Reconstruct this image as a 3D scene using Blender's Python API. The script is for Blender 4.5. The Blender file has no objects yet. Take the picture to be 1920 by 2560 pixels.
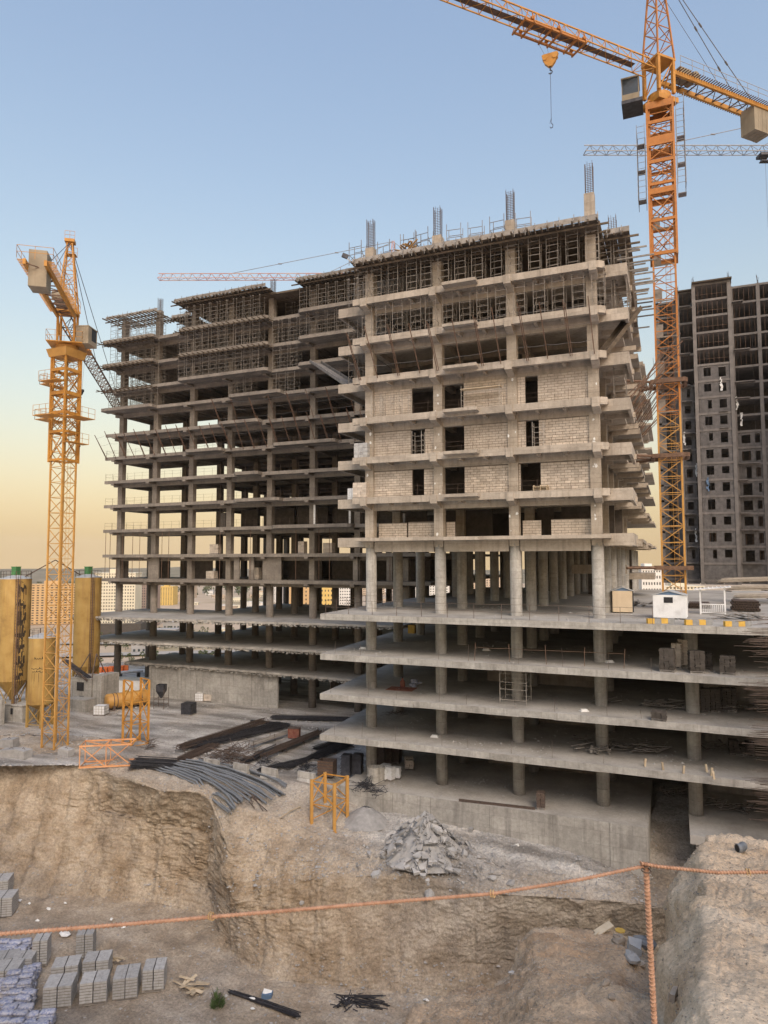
import bpy, math, random
import numpy as np
from mathutils import Vector, Matrix, Euler

R = math.radians
rng = random.Random(7)
scene = bpy.context.scene
COL = scene.collection

# ------------------------------------------------------------------ camera
YAW, PITCH, ROLL, FPX = R(22.716), R(3.973), R(.095), 1716.0
cam_data = bpy.data.cameras.new('camera')
cam = bpy.data.objects.new('camera', cam_data)
COL.objects.link(cam)
cam_data.sensor_fit = 'VERTICAL'
cam_data.sensor_height = 24.0
cam_data.lens = FPX / 2560 * 24.0
cam_data.clip_start = .1
cam_data.clip_end = 9000
cam_data.dof.use_dof = True
cam_data.dof.focus_distance = 55
cam_data.dof.aperture_fstop = 7
cam.rotation_euler = (Matrix.Rotation(YAW, 3, 'Z') @ Matrix.Rotation(R(90) + PITCH, 3, 'X') @ Matrix.Rotation(-ROLL, 3, 'Z')).to_euler()
scene.camera = cam

# ------------------------------------------------------------------ world, sun, exposure
SUN_EL = R(41.0)
SUN_DIR = Vector((.612, -.791, 0)).normalized() * math.cos(SUN_EL) + Vector((0, 0, math.sin(SUN_EL)))
world = bpy.data.worlds.new('World')
scene.world = world
world.use_nodes = True
wt = world.node_tree
wt.nodes.clear()
w_out = wt.nodes.new('ShaderNodeOutputWorld')
w_bg = wt.nodes.new('ShaderNodeBackground')
w_sky = wt.nodes.new('ShaderNodeTexSky')
w_sky.sky_type = 'NISHITA'
w_sky.sun_disc = False
w_sky.sun_elevation = SUN_EL
w_sky.sun_rotation = math.atan2(SUN_DIR.x, SUN_DIR.y)
w_sky.altitude = 1200
w_sky.air_density = 3.3
w_sky.dust_density = 8.0
w_sky.ozone_density = 6.0
# hazy horizon: the lowest degrees of the sky keep the tone found a little above them, all round
w_co = wt.nodes.new('ShaderNodeTexCoord'); w_sep = wt.nodes.new('ShaderNodeSeparateXYZ'); w_com = wt.nodes.new('ShaderNodeCombineXYZ'); w_pw = wt.nodes.new('ShaderNodeMath'); w_ad = wt.nodes.new('ShaderNodeMath'); w_sq = wt.nodes.new('ShaderNodeMath')
w_pw.operation = 'MULTIPLY'; w_ad.operation = 'ADD'; w_sq.operation = 'SQRT'; w_ad.inputs[1].default_value = .075 ** 2
wt.links.new(w_co.outputs['Generated'], w_sep.inputs[0]); wt.links.new(w_sep.outputs[2], w_pw.inputs[0]); wt.links.new(w_sep.outputs[2], w_pw.inputs[1]); wt.links.new(w_pw.outputs[0], w_ad.inputs[0]); wt.links.new(w_ad.outputs[0], w_sq.inputs[0])
wt.links.new(w_sep.outputs[0], w_com.inputs[0]); wt.links.new(w_sep.outputs[1], w_com.inputs[1]); wt.links.new(w_sq.outputs[0], w_com.inputs[2]); wt.links.new(w_com.outputs[0], w_sky.inputs['Vector'])
w_bg.inputs['Strength'].default_value = .1
w_tint = wt.nodes.new('ShaderNodeMix'); w_tint.data_type = 'RGBA'; w_tint.blend_type = 'MULTIPLY'
w_tint.inputs[0].default_value = 1; w_tint.inputs[7].default_value = (1.15, .985, 1.03, 1)
wt.links.new(w_sky.outputs[0], w_tint.inputs[6])
wt.links.new(w_tint.outputs[2], w_bg.inputs['Color'])
wt.links.new(w_bg.outputs[0], w_out.inputs['Surface'])

sun_data = bpy.data.lights.new('sun', 'SUN')
sun_data.energy = 1.0
sun_data.angle = R(32)
sun_data.color = (1.0, .91, .76)
sun = bpy.data.objects.new('sun', sun_data)
COL.objects.link(sun)
sun.rotation_euler = SUN_DIR.to_track_quat('Z', 'Y').to_euler()

scene.view_settings.view_transform = 'Standard'
scene.view_settings.look = 'None'
scene.view_settings.exposure = 1.0
scene.view_settings.gamma = 1
scene.view_settings.use_curve_mapping = False
scene.render.engine = 'CYCLES'
scene.cycles.max_bounces = 6
scene.cycles.diffuse_bounces = 4

# ------------------------------------------------------------------ survey: photograph pixel -> point in the place
_r0 = Vector((math.cos(YAW), math.sin(YAW), 0)); _f0 = Vector((-math.sin(YAW), math.cos(YAW), 0)); _u0 = Vector((0, 0, 1))
_fw = _f0 * math.cos(PITCH) + _u0 * math.sin(PITCH)
_u2 = -_f0 * math.sin(PITCH) + _u0 * math.cos(PITCH)
_rt = _r0 * math.cos(ROLL) + _u2 * math.sin(ROLL)
_up = -_r0 * math.sin(ROLL) + _u2 * math.cos(ROLL)
def ray(px, py): return _rt * ((px - 960) / FPX) - _up * ((py - 1280) / FPX) + _fw
def atz(px, py, z): d = ray(px, py); return d * (z / d.z)
def atY(px, py, y): d = ray(px, py); return d * (y / d.y)
def att(px, py, t): return ray(px, py) * t

# ------------------------------------------------------------------ numpy noise
def _hash(ix, iy, iz, seed):
    n = (ix.astype(np.int64) * 374761393 + iy.astype(np.int64) * 668265263 + iz.astype(np.int64) * 2147483647 + seed * 144269) & 0x7fffffff
    n = ((n ^ (n >> 13)) * 1274126177) & 0x7fffffff
    return ((n ^ (n >> 16)) & 0xffff) / 32767.5 - 1.0
def vnoise(p, seed=0):
    i = np.floor(p); f = p - i; f = f * f * (3 - 2 * f)
    x, y, z = i[:, 0], i[:, 1], i[:, 2]
    def h(a, b, c): return _hash(x + a, y + b, z + c, seed)
    fx, fy, fz = f[:, 0], f[:, 1], f[:, 2]
    x00 = h(0,0,0)*(1-fx)+h(1,0,0)*fx; x10 = h(0,1,0)*(1-fx)+h(1,1,0)*fx
    x01 = h(0,0,1)*(1-fx)+h(1,0,1)*fx; x11 = h(0,1,1)*(1-fx)+h(1,1,1)*fx
    return (x00*(1-fy)+x10*fy)*(1-fz) + (x01*(1-fy)+x11*fy)*fz
def fbm(p, octv=4, seed=0, gain=.5):
    a, s, o = 1., 1., 0.
    for k in range(octv):
        o = o + a * vnoise(p * s, seed + k); a *= gain; s *= 2.03
    return o

# ------------------------------------------------------------------ object helpers
def obj(name, mesh, parent=None, mat=None):
    o = bpy.data.objects.new(name, mesh)
    COL.objects.link(o)
    if parent: o.parent = parent
    return o
def tag(o, label=None, cat=None, group=None, kind=None):
    if label: o['label'] = label
    if cat: o['category'] = cat
    if group: o['group'] = group
    if kind: o['kind'] = kind
    return o
def thing(name, label, cat, loc=(0, 0, 0), rz=0, group=None):
    o = bpy.data.objects.new(name, None)
    o.empty_display_size = .2
    COL.objects.link(o); o.location = loc; o.rotation_euler = (0, 0, rz)
    return tag(o, label, cat, group)
def dup(root, loc=None, rz=None, label=None, group=None, scale=None):
    r = root.copy(); COL.objects.link(r)
    if loc is not None: r.location = loc
    if rz is not None: r.rotation_euler = (0, 0, rz)
    if scale is not None: r.scale = scale
    if label: r['label'] = label
    if group: r['group'] = group
    for ch in list(root.children):
        c = ch.copy(); COL.objects.link(c); c.parent = r
        for g in list(ch.children):
            d = g.copy(); COL.objects.link(d); d.parent = c
    return r
class MB:
    def __init__(s): s.v = []; s.f = []
    def add(s, vs, fs):
        n = len(s.v); s.v += [tuple(v) for v in vs]; s.f += [tuple(i + n for i in f) for f in fs]; return s
    def box(s, x0, y0, z0, x1, y1, z1):
        return s.add([(x0,y0,z0),(x1,y0,z0),(x1,y1,z0),(x0,y1,z0),(x0,y0,z1),(x1,y0,z1),(x1,y1,z1),(x0,y1,z1)],
                     [(3,2,1,0),(4,5,6,7),(0,1,5,4),(1,2,6,5),(2,3,7,6),(3,0,4,7)])
    def obox(s, c, size, rot=None):
        h = Vector(size) / 2; m = rot if rot is not None else Matrix.Identity(3); c = Vector(c)
        p = [c + m @ Vector((a*h.x, b*h.y, d*h.z)) for d in (-1, 1) for a, b in ((-1,-1),(1,-1),(1,1),(-1,1))]
        return s.add(p, [(3,2,1,0),(4,5,6,7),(0,1,5,4),(1,2,6,5),(2,3,7,6),(3,0,4,7)])
    def tube(s, p, q, r, n=4, caps=True, r2=None):
        p, q = Vector(p), Vector(q); d = q - p
        if d.length < 1e-6: return s
        d.normalize()
        a = d.cross(Vector((0, 0, 1)) if abs(d.z) < .95 else Vector((1, 0, 0))).normalized(); b = d.cross(a)
        r2 = r if r2 is None else r2
        vs = []
        for k in range(n):
            t = 2*math.pi*(k + .5)/n; e = a*math.cos(t) + b*math.sin(t)
            vs += [p + e*r, q + e*r2]
        fs = [(2*k, 2*((k+1) % n), 2*((k+1) % n)+1, 2*k+1) for k in range(n)]
        if caps: fs += [tuple(2*k for k in reversed(range(n))), tuple(2*k+1 for k in range(n))]
        return s.add(vs, fs)
    def path(s, pts, r, n=5):
        for a, b in zip(pts, pts[1:]): s.tube(a, b, r, n)
        return s
    def prism(s, poly, z0, z1):
        n = len(poly)
        vs = [(x, y, z0) for x, y in poly] + [(x, y, z1) for x, y in poly]
        fs = [tuple(reversed(range(n))), tuple(range(n, 2*n))] + [(i, (i+1) % n, (i+1) % n + n, i+n) for i in range(n)]
        return s.add(vs, fs)
    def lathe(s, prof, n=24, c=(0, 0, 0)):
        vs = []; fs = []; m = len(prof)
        for k in range(n):
            t = 2*math.pi*k/n
            vs += [(c[0]+r*math.cos(t), c[1]+r*math.sin(t), c[2]+z) for r, z in prof]
        for k in range(n):
            a, b = k*m, ((k+1) % n)*m
            fs += [(a+i, b+i, b+i+1, a+i+1) for i in range(m-1)]
        return s.add(vs, fs)
    def mesh(s, name, mat, smooth=False):
        me = bpy.data.meshes.new(name)
        me.from_pydata(s.v, [], s.f)
        if mat: me.materials.append(mat)
        if smooth: me.polygons.foreach_set('use_smooth', [True]*len(me.polygons))
        me.update()
        return me
    def build(s, name, mat, parent=None, smooth=False, loc=None, kind=None):
        o = obj(name, s.mesh(name, mat, smooth), parent)
        if loc is not None: o.location = loc
        if kind: o['kind'] = kind
        return o

# ------------------------------------------------------------------ materials
def mat(name, stops, scale=1.0, rough=.85, bump=.2, bscale=None, metal=0, stretch=(1, 1, 1), detail=6, rnd=0, world_co=True, streak=0, streak_col=(.12, .11, .1), bdist=.05, spec=.3, attr=None, grain=0, gscale=9, stain=0, panel=None):
    """procedural material: noise blotches over a ramp, optional vertical streaks, per-object brightness, fine relief"""
    m = bpy.data.materials.new(name); m.use_nodes = True
    nt = m.node_tree; N = nt.nodes; L = nt.links
    b = N['Principled BSDF']; b.inputs['Roughness'].default_value = rough; b.inputs['Metallic'].default_value = metal
    b.inputs['Specular IOR Level'].default_value = spec
    if world_co:
        g = N.new('ShaderNodeNewGeometry'); co = g.outputs['Position']
    else:
        g = N.new('ShaderNodeTexCoord'); co = g.outputs['Object']
    mp = N.new('ShaderNodeMapping'); mp.inputs['Scale'].default_value = stretch; L.new(co, mp.inputs['Vector'])
    no = N.new('ShaderNodeTexNoise'); no.inputs['Scale'].default_value = scale; no.inputs['Detail'].default_value = detail
    no.inputs['Roughness'].default_value = .62
    L.new(mp.outputs[0], no.inputs['Vector'])
    cr = N.new('ShaderNodeValToRGB'); cr.color_ramp.elements.remove(cr.color_ramp.elements[1])
    st = [(p if isinstance(p, (int, float)) else 0, c) for p, c in stops]
    cr.color_ramp.elements[0].position = st[0][0]; cr.color_ramp.elements[0].color = (*st[0][1], 1)
    for p, c in st[1:]:
        e = cr.color_ramp.elements.new(p); e.color = (*c, 1)
    L.new(no.outputs[0], cr.inputs[0]); colr = cr.outputs[0]
    def mix(f, a, c, mode='MIX'):
        x = N.new('ShaderNodeMix'); x.data_type = 'RGBA'; x.blend_type = mode
        if isinstance(f, (int, float)): x.inputs[0].default_value = f
        else: L.new(f, x.inputs[0])
        L.new(a, x.inputs[6])
        if isinstance(c, tuple): x.inputs[7].default_value = (*c, 1)
        else: L.new(c, x.inputs[7])
        return x.outputs[2]
    if streak:
        m2 = N.new('ShaderNodeMapping'); m2.inputs['Scale'].default_value = (1, 1, .06); L.new(co, m2.inputs['Vector'])
        n2 = N.new('ShaderNodeTexNoise'); n2.inputs['Scale'].default_value = 3.1; n2.inputs['Detail'].default_value = 5; L.new(m2.outputs[0], n2.inputs['Vector'])
        r2 = N.new('ShaderNodeMapRange'); r2.inputs[1].default_value = .52; r2.inputs[2].default_value = .78; r2.inputs[4].default_value = streak; L.new(n2.outputs[0], r2.inputs[0])
        colr = mix(r2.outputs[0], colr, streak_col)
    if rnd:
        oi = N.new('ShaderNodeObjectInfo')
        r3 = N.new('ShaderNodeMapRange'); r3.inputs[3].default_value = 1-rnd; r3.inputs[4].default_value = 1+rnd; L.new(oi.outputs['Random'], r3.inputs[0])
        h = N.new('ShaderNodeHueSaturation'); L.new(r3.outputs[0], h.inputs['Value']); L.new(colr, h.inputs['Color']); colr = h.outputs[0]
    if attr:
        at = N.new('ShaderNodeAttribute'); at.attribute_name = attr[0]
        n4 = N.new('ShaderNodeTexNoise'); n4.inputs['Scale'].default_value = scale*.9; n4.inputs['Detail'].default_value = 8; m4 = N.new('ShaderNodeMapping'); m4.inputs['Rotation'].default_value = (0, 0, .5); m4.inputs['Scale'].default_value = (.3, 1.3, 1); L.new(co, m4.inputs['Vector']); L.new(m4.outputs[0], n4.inputs['Vector'])
        c4 = N.new('ShaderNodeValToRGB'); c4.color_ramp.elements[0].color = (*attr[1], 1); c4.color_ramp.elements[1].color = (*attr[2], 1)
        c4.color_ramp.elements[0].position = .38; c4.color_ramp.elements[1].position = .64
        L.new(n4.outputs[0], c4.inputs[0])
        colr = mix(at.outputs['Fac'], colr, c4.outputs[0])
    if panel:
        sx = N.new('ShaderNodeSeparateXYZ'); L.new(co, sx.inputs[0]); ax = N.new('ShaderNodeMath'); ax.operation = 'ADD'; L.new(sx.outputs[0], ax.inputs[0]); L.new(sx.outputs[1], ax.inputs[1])
        cm_ = N.new('ShaderNodeCombineXYZ'); L.new(ax.outputs[0], cm_.inputs[0]); L.new(sx.outputs[2], cm_.inputs[1])
        bk = N.new('ShaderNodeTexBrick'); bk.inputs['Scale'].default_value = 1; bk.inputs['Brick Width'].default_value = panel[0]; bk.inputs['Row Height'].default_value = panel[1]; bk.inputs['Mortar Size'].default_value = .012; bk.inputs['Mortar Smooth'].default_value = .4
        bk.inputs['Color1'].default_value = (1.06, 1.06, 1.06, 1); bk.inputs['Color2'].default_value = (.86, .86, .86, 1); bk.inputs['Mortar'].default_value = (.68, .68, .68, 1); bk.offset = .35
        L.new(cm_.outputs[0], bk.inputs['Vector']); colr = mix(.9, colr, bk.outputs['Color'], 'MULTIPLY')
    if stain:
        n6 = N.new('ShaderNodeTexNoise'); n6.inputs['Scale'].default_value = .14; n6.inputs['Detail'].default_value = 7; n6.inputs['Roughness'].default_value = .6; L.new(co, n6.inputs['Vector'])
        r6 = N.new('ShaderNodeMapRange'); r6.inputs[1].default_value = .52; r6.inputs[2].default_value = .62; r6.inputs[4].default_value = stain; L.new(n6.outputs[0], r6.inputs[0])
        colr = mix(r6.outputs[0], colr, (.15, .135, .12))
    if grain:
        n5 = N.new('ShaderNodeTexNoise'); n5.inputs['Scale'].default_value = gscale; n5.inputs['Detail'].default_value = 5; n5.inputs['Roughness'].default_value = .75; L.new(co, n5.inputs['Vector'])
        r5 = N.new('ShaderNodeMapRange'); r5.inputs[1].default_value = .3; r5.inputs[2].default_value = .7; r5.inputs[3].default_value = 1-grain; r5.inputs[4].default_value = 1+grain*.8; L.new(n5.outputs[0], r5.inputs[0])
        h5 = N.new('ShaderNodeHueSaturation'); L.new(r5.outputs[0], h5.inputs['Value']); L.new(colr, h5.inputs['Color']); colr = h5.outputs[0]
    L.new(colr, b.inputs['Base Color'])
    if bump:
        nb = N.new('ShaderNodeTexNoise'); nb.inputs['Scale'].default_value = bscale or scale*4; nb.inputs['Detail'].default_value = 8; nb.inputs['Roughness'].default_value = .65
        L.new(mp.outputs[0], nb.inputs['Vector'])
        bp = N.new('ShaderNodeBump'); bp.inputs['Strength'].default_value = bump; bp.inputs['Distance'].default_value = bdist
        L.new(nb.outputs[0], bp.inputs['Height']); L.new(bp.outputs[0], b.inputs['Normal'])
    return m
M = {}
M['concrete'] = mat('concrete', [(.25, (0.279, 0.239, 0.192)), (.55, (0.396, 0.343, 0.279)), (.8, (0.489, 0.431, 0.361))], .55, .9, .35, 9, streak=.55, streak_col=(.17, .145, .12), bdist=.03, grain=.16, gscale=4, panel=(1.25, .62))
M['concrete_low'] = mat('concrete_low', [(.25, (0.264, 0.246, 0.216)), (.55, (0.372, 0.354, 0.318)), (.8, (0.480, 0.456, 0.414))], .5, .9, .35, 9, streak=.6, streak_col=(.13, .12, .11), bdist=.03, grain=.16, gscale=4, panel=(1.22, .9))
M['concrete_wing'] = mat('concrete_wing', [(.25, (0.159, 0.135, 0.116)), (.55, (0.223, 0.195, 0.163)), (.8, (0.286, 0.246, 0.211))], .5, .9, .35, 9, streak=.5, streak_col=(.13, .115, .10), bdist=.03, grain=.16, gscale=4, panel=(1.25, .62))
M['floor_dust'] = mat('floor_dust', [(.3, (0.268, 0.250, 0.221)), (.55, (0.384, 0.361, 0.326)), (.75, (0.466, 0.442, 0.402))], .35, .95, .3, 6, bdist=.03, grain=.14, gscale=5, stain=.3)
M['board'] = mat('board', [(.3, (0.064, 0.048, 0.032)), (.55, (0.109, 0.083, 0.058)), (.8, (0.166, 0.128, 0.089))], 1.2, .9, .3, rnd=.25, stretch=(1, 1, 3))
M['ply'] = mat('ply', [(.3, (.34, .22, .10)), (.7, (.5, .34, .17))], 1.5, .8, .2, rnd=.2)
M['block'] = mat('block', [(.3, (0.396, 0.342, 0.282)), (.55, (0.516, 0.450, 0.378)), (.8, (0.620, 0.552, 0.468))], 1.9, .95, .5, 22, rnd=.16, bdist=.02)
M['mortar'] = mat('mortar', [(.3, (0.121, 0.101, 0.081)), (.7, (0.230, 0.196, 0.159))], 3, .95, .4, bdist=.02)
M['dark_shade_block'] = mat('dark_shade_block', [(.3, (0.052, 0.045, 0.038)), (.7, (0.100, 0.086, 0.074))], 2.0, .95, .5, 20, bdist=.02)  # tone lowered to carry interior shade; also used for plain dark stacks and partitions
M['steel'] = mat('steel', [(.3, (.30, .27, .235)), (.65, (.45, .41, .36))], 3, .55, 0, metal=.35)
M['shore'] = mat('shore', [(.3, (0.166, 0.147, 0.125)), (.65, (0.263, 0.235, 0.202))], 3, .6, 0, metal=.2, rnd=.2)
M['rebar'] = mat('rebar', [(.3, (.085, .065, .055)), (.7, (.17, .125, .10))], 6, .7, 0, metal=.4)
M['darksteel'] = mat('darksteel', [(.3, (.035, .035, .04)), (.7, (.085, .085, .095))], 3, .5, .1, metal=.5)
M['rustpole'] = mat('rustpole', [(.3, (.10, .06, .04)), (.7, (.2, .125, .085))], 3, .7, 0, metal=.2)
M['orange'] = mat('orange', [(.25, (.36, .16, .032)), (.55, (.50, .24, .045)), (.72, (.47, .255, .075)), (.88, (.30, .17, .07))], 1.2, .5, .05, rnd=.05)
M['redorange'] = mat('redorange', [(.25, (.28, .115, .028)), (.55, (.43, .168, .038)), (.72, (.40, .2, .06)), (.85, (.25, .135, .06))], 1.2, .5, .05)
M['yellow'] = mat('yellow', [(.25, (.36, .19, .055)), (.55, (.48, .26, .07)), (.72, (.45, .28, .11)), (.88, (.30, .19, .09))], 1.0, .5, .05)
M['peach'] = mat('peach', [(.25, (.50, .22, .09)), (.6, (.64, .32, .15)), (.85, (.6, .36, .2))], 1.0, .6, .05)
M['silo'] = mat('silo', [(.2, (.19, .11, .035)), (.45, (.35, .22, .065)), (.7, (.42, .28, .095)), (.9, (.33, .245, .13))], .6, .6, .1, streak=.55, streak_col=(.22, .12, .045))
M['green'] = mat('green', [(.3, (.04, .14, .05)), (.7, (.08, .22, .08))], 2, .6, 0)
M['cable'] = mat('cable', [(.3, (.12, .11, .11)), (.7, (.2, .19, .18))], 2, .5, 0, metal=.5)
M['farsteel'] = mat('farsteel', [(.3, (.17, .17, .18)), (.7, (.28, .28, .29))], 2, .5, 0, metal=.3)
M['farred'] = mat('farred', [(.35, (.42, .17, .13)), (.65, (.5, .38, .34))], .2, .6, 0)
M['weight'] = mat('weight', [(.25, (.21, .175, .125)), (.7, (.33, .28, .205))], .9, .85, .2, streak=.5, streak_col=(.2, .15, .1))
M['white'] = mat('white', [(.25, (.55, .55, .54)), (.5, (.74, .75, .75)), (.8, (.8, .8, .8))], 1.3, .6, .05, streak=.25, streak_col=(.4, .36, .3))
M['cream'] = mat('cream', [(.3, (.58, .47, .33)), (.7, (.70, .58, .42))], .8, .6, .05, streak=.25, streak_col=(.4, .3, .2))
M['blue'] = mat('blue', [(.3, (.09, .15, .24)), (.7, (.13, .2, .31))], 2, .6, 0)
M['greyroof'] = mat('greyroof', [(.3, (.34, .35, .35)), (.7, (.45, .46, .46))], 2, .6, .1)
M['black'] = mat('black', [(.3, (.012, .012, .014)), (.7, (.03, .03, .033))], 2, .5, .1)
M['kerbyellow'] = mat('kerbyellow', [(.3, (.5, .3, .06)), (.7, (.62, .4, .09))], 4, .8, .2)
M['kerbgrey'] = mat('kerbgrey', [(.3, (.2, .2, .195)), (.7, (.3, .3, .29))], 4, .85, .2)
M['glass'] = mat('glass', [(.3, (.03, .04, .045)), (.7, (.06, .07, .08))], 1, .15, 0, spec=.5)
M['paver'] = mat('paver', [(.25, (.27, .27, .265)), (.55, (.37, .37, .365)), (.8, (.46, .46, .45))], 5, .9, .3, 25, rnd=.13, bdist=.02)
M['bag'] = mat('bag', [(.35, (.16, .19, .33)), (.5, (.34, .36, .44)), (.65, (.48, .48, .5))], 7, .6, .3, 12, rnd=.15, bdist=.03)
M['rubble'] = mat('rubble', [(.25, (.25, .245, .235)), (.55, (.36, .35, .335)), (.8, (.46, .45, .43))], 2, .95, .4, 14, rnd=.2, bdist=.03)
M['soilrock'] = mat('soilrock', [(.3, (.24, .195, .15)), (.7, (.42, .36, .29))], 3, .95, .5, 12, rnd=.25, bdist=.03)
M['wood'] = mat('wood', [(.3, (.38, .30, .2)), (.7, (.55, .46, .33))], 2, .85, .2, rnd=.25)
M['greywood'] = mat('greywood', [(.3, (.15, .135, .12)), (.7, (.30, .275, .245))], 2, .9, .3, rnd=.3)
M['rustrail'] = mat('rustrail', [(.3, (.26, .14, .085)), (.6, (.42, .25, .165)), (.8, (.5, .33, .23))], 40, .75, .3, 200, bdist=.002)
M['shrub'] = mat('shrub', [(.3, (.05, .09, .03)), (.7, (.11, .16, .06))], 3, .8, 0)
M['tarp'] = mat('tarp', [(.3, (.6, .6, .58)), (.7, (.78, .78, .75))], 3, .7, .2)
M['carpet'] = mat('carpet', [(.35, (.16, .045, .035)), (.65, (.25, .12, .08))], 4, .95, .1)
M['pipegrey'] = mat('pipegrey', [(.3, (.13, .14, .15)), (.7, (.2, .21, .22))], 6, .4, 0)
M['orangeplastic'] = mat('orangeplastic', [(.3, (.6, .13, .03)), (.7, (.75, .2, .05))], 2, .6, 0)
M['script'] = mat('script', [(.3, (.03, .022, .015)), (.7, (.07, .05, .03))], 3, .8, 0)

# ================================================================== GROUND
def grid_mesh(name, P, mt, fac=None, smooth=True):
    nu, nv = P.shape[:2]
    me = bpy.data.meshes.new(name)
    me.vertices.add(nu*nv); me.vertices.foreach_set('co', P.reshape(-1).astype(np.float32))
    a = (np.arange(nu-1)[:, None]*nv + np.arange(nv-1)[None, :]).reshape(-1)
    q = np.stack([a, a+nv, a+nv+1, a+1], 1)
    me.loops.add(q.size); me.loops.foreach_set('vertex_index', q.reshape(-1).astype(np.int32))
    me.polygons.add(len(q)); me.polygons.foreach_set('loop_start', (np.arange(len(q))*4).astype(np.int32))
    me.polygons.foreach_set('loop_total', np.full(len(q), 4, np.int32))
    if smooth: me.polygons.foreach_set('use_smooth', np.ones(len(q), bool))
    me.update(calc_edges=True); me.validate()
    me.materials.append(mt)
    if fac is not None:
        at = me.attributes.new('dust', 'FLOAT', 'POINT'); at.data.foreach_set('value', fac.reshape(-1).astype(np.float32))
    return me
def cubic(xs, ys, x):
    """monotone-ish Hermite interpolation of the columns of ys (n, k) at x"""
    xs = np.asarray(xs, float); ys = np.asarray(ys, float)
    m = np.gradient(ys, xs, axis=0)
    i = np.clip(np.searchsorted(xs, x) - 1, 0, len(xs)-2)
    h = (xs[i+1]-xs[i]); t = ((x-xs[i])/h)[:, None]; h = h[:, None]
    a = ys[i]; b = ys[i+1]; ma = m[i]*h*.6; mb = m[i+1]*h*.6
    return (2*t**3-3*t**2+1)*a + (t**3-2*t**2+t)*ma + (-2*t**3+3*t**2)*b + (t**3-t**2)*mb
def normals(P):
    du = np.gradient(P, axis=0); dv = np.gradient(P, axis=1)
    n = np.cross(du, dv); n /= (np.linalg.norm(n, axis=2, keepdims=True) + 1e-9)
    n[n[..., 2] < 0] *= -1
    return n

SOIL = mat('soil', [(.25, (.22, .16, .10)), (.43, (.33, .255, .175)), (.58, (.44, .36, .265)), (.8, (.53, .455, .36))], .5, .95, 1, 5, detail=12, bdist=.16,
           attr=('dust', (.20, .185, .165), (.53, .505, .465)), grain=.38, gscale=6, stain=.45)
SOIL_NEAR = mat('soil_near', [(.25, (.28, .18, .105)), (.45, (.41, .285, .18)), (.62, (.50, .375, .255)), (.8, (.60, .475, .35))], .55, .95, .7, 13, detail=12, bdist=.07,
                attr=('dust', (.50, .375, .25), (.66, .53, .385)), grain=.34, gscale=17)

# survey rows of the excavation: near hidden floor, floor, floor, foot, talus, face, crest, bench, bench back
PIT = {
 -250: [(2620,-26),(2450,-26.2),(2230,-26),(2150,-24.4),(2000,-20.6),(1885,-17.6),(1868,-17.4),(1835,-17.4)],
    0: [(2620,-26),(2450,-26.2),(2235,-26),(2150,-24.4),(2000,-20.6),(1888,-17.6),(1868,-17.4),(1835,-17.4)],
  230: [(2620,-26),(2450,-26.1),(2240,-26),(2165,-24.3),(2020,-20.8),(1918,-17.6),(1880,-17.4),(1840,-17.4)],
  400: [(2620,-26),(2450,-26.0),(2262,-26),(2190,-24.4),(2060,-21.0),(1975,-17.8),(1935,-17.4),(1880,-17.4)],
  525: [(2620,-26),(2450,-26.0),(2300,-26),(2215,-24.2),(2110,-21.2),(2004,-18.0),(1972,-17.5),(1900,-17.4)],
  575: [(2620,-26),(2520,-26.0),(2375,-26),(2290,-24.2),(2228,-22.6),(2120,-20.2),(2010,-17.8),(1915,-17.4)],
  640: [(2620,-26),(2540,-26.1),(2430,-26.1),(2330,-24.3),(2222,-22.1),(2130,-20.4),(2032,-18.2),(1930,-17.4)],
  800: [(2620,-26.2),(2560,-26.3),(2462,-26.3),(2390,-24.9),(2195,-20.7),(2150,-20.0),(2070,-19.3),(1975,-17.5)],
  900: [(2640,-26.3),(2570,-26.4),(2470,-26.3),(2390,-24.8),(2190,-20.5),(2130,-19.8),(2060,-19.2),(2025,-18.9)],
 1000: [(2650,-26.4),(2580,-26.5),(2482,-26.4),(2400,-24.9),(2188,-20.4),(2130,-19.7),(2070,-19.2),(2035,-18.9)],
 1200: [(2660,-26.6),(2590,-26.7),(2500,-26.6),(2410,-25.0),(2232,-20.7),(2170,-19.9),(2100,-19.4),(2065,-19.1)],
 1400: [(2670,-27),(2600,-27.1),(2490,-27),(2400,-25.2),(2246,-20.9),(2190,-20.2),(2120,-19.6),(2088,-19.4)],
 1600: [(2670,-27),(2600,-27.1),(2490,-27),(2410,-25.4),(2262,-21.2),(2200,-20.6),(2140,-19.9),(2120,-19.7)],
 1640: [(2670,-27),(2600,-27.1),(2490,-27),(2410,-25.4),(2268,-21.4),(2200,-20.8),(2110,-19.6),(2005,-17.9)],
 1725: [(2670,-27),(2600,-27.1),(2490,-27),(2410,-25.4),(2268,-21.4),(2200,-20.8),(2110,-19.4),(2000,-17.6)],
 1800: [(2670,-27),(2600,-27.1),(2490,-27),(2410,-25.4),(2268,-21.6),(2200,-21.2),(2140,-20.4),(2090,-19.6)],
 2200: [(2670,-27),(2600,-27.1),(2490,-27),(2410,-25.4),(2268,-21.6),(2200,-21.2),(2140,-20.4),(2090,-19.6)],
}
pk = sorted(PIT)
ctrl = []
for px in pk:
    row = [att(px, 2600, 18.0)]
    row[0].z = -25.0
    row += [atz(px, y, z) for y, z in PIT[px]]
    for t, z in ((60, -17.48), (82, -17.45), (112, -17.4), (122, -18.2), (175, -53)):
        d = ray(px, 1280); p = Vector((d.x, d.y, 0)) * t; p.z = z; row.append(p)
    if row[9].xy.length > 59: row[9] = row[9]; row[10] = row[9] + (row[11]-row[9])*.3; row[10].z = -17.45
    ctrl.append(row)
ctrl = np.array([[tuple(p) for p in r] for r in ctrl])                 # (cols, rows, 3)
pxs = np.arange(-250, 2201, 5.)
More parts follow.
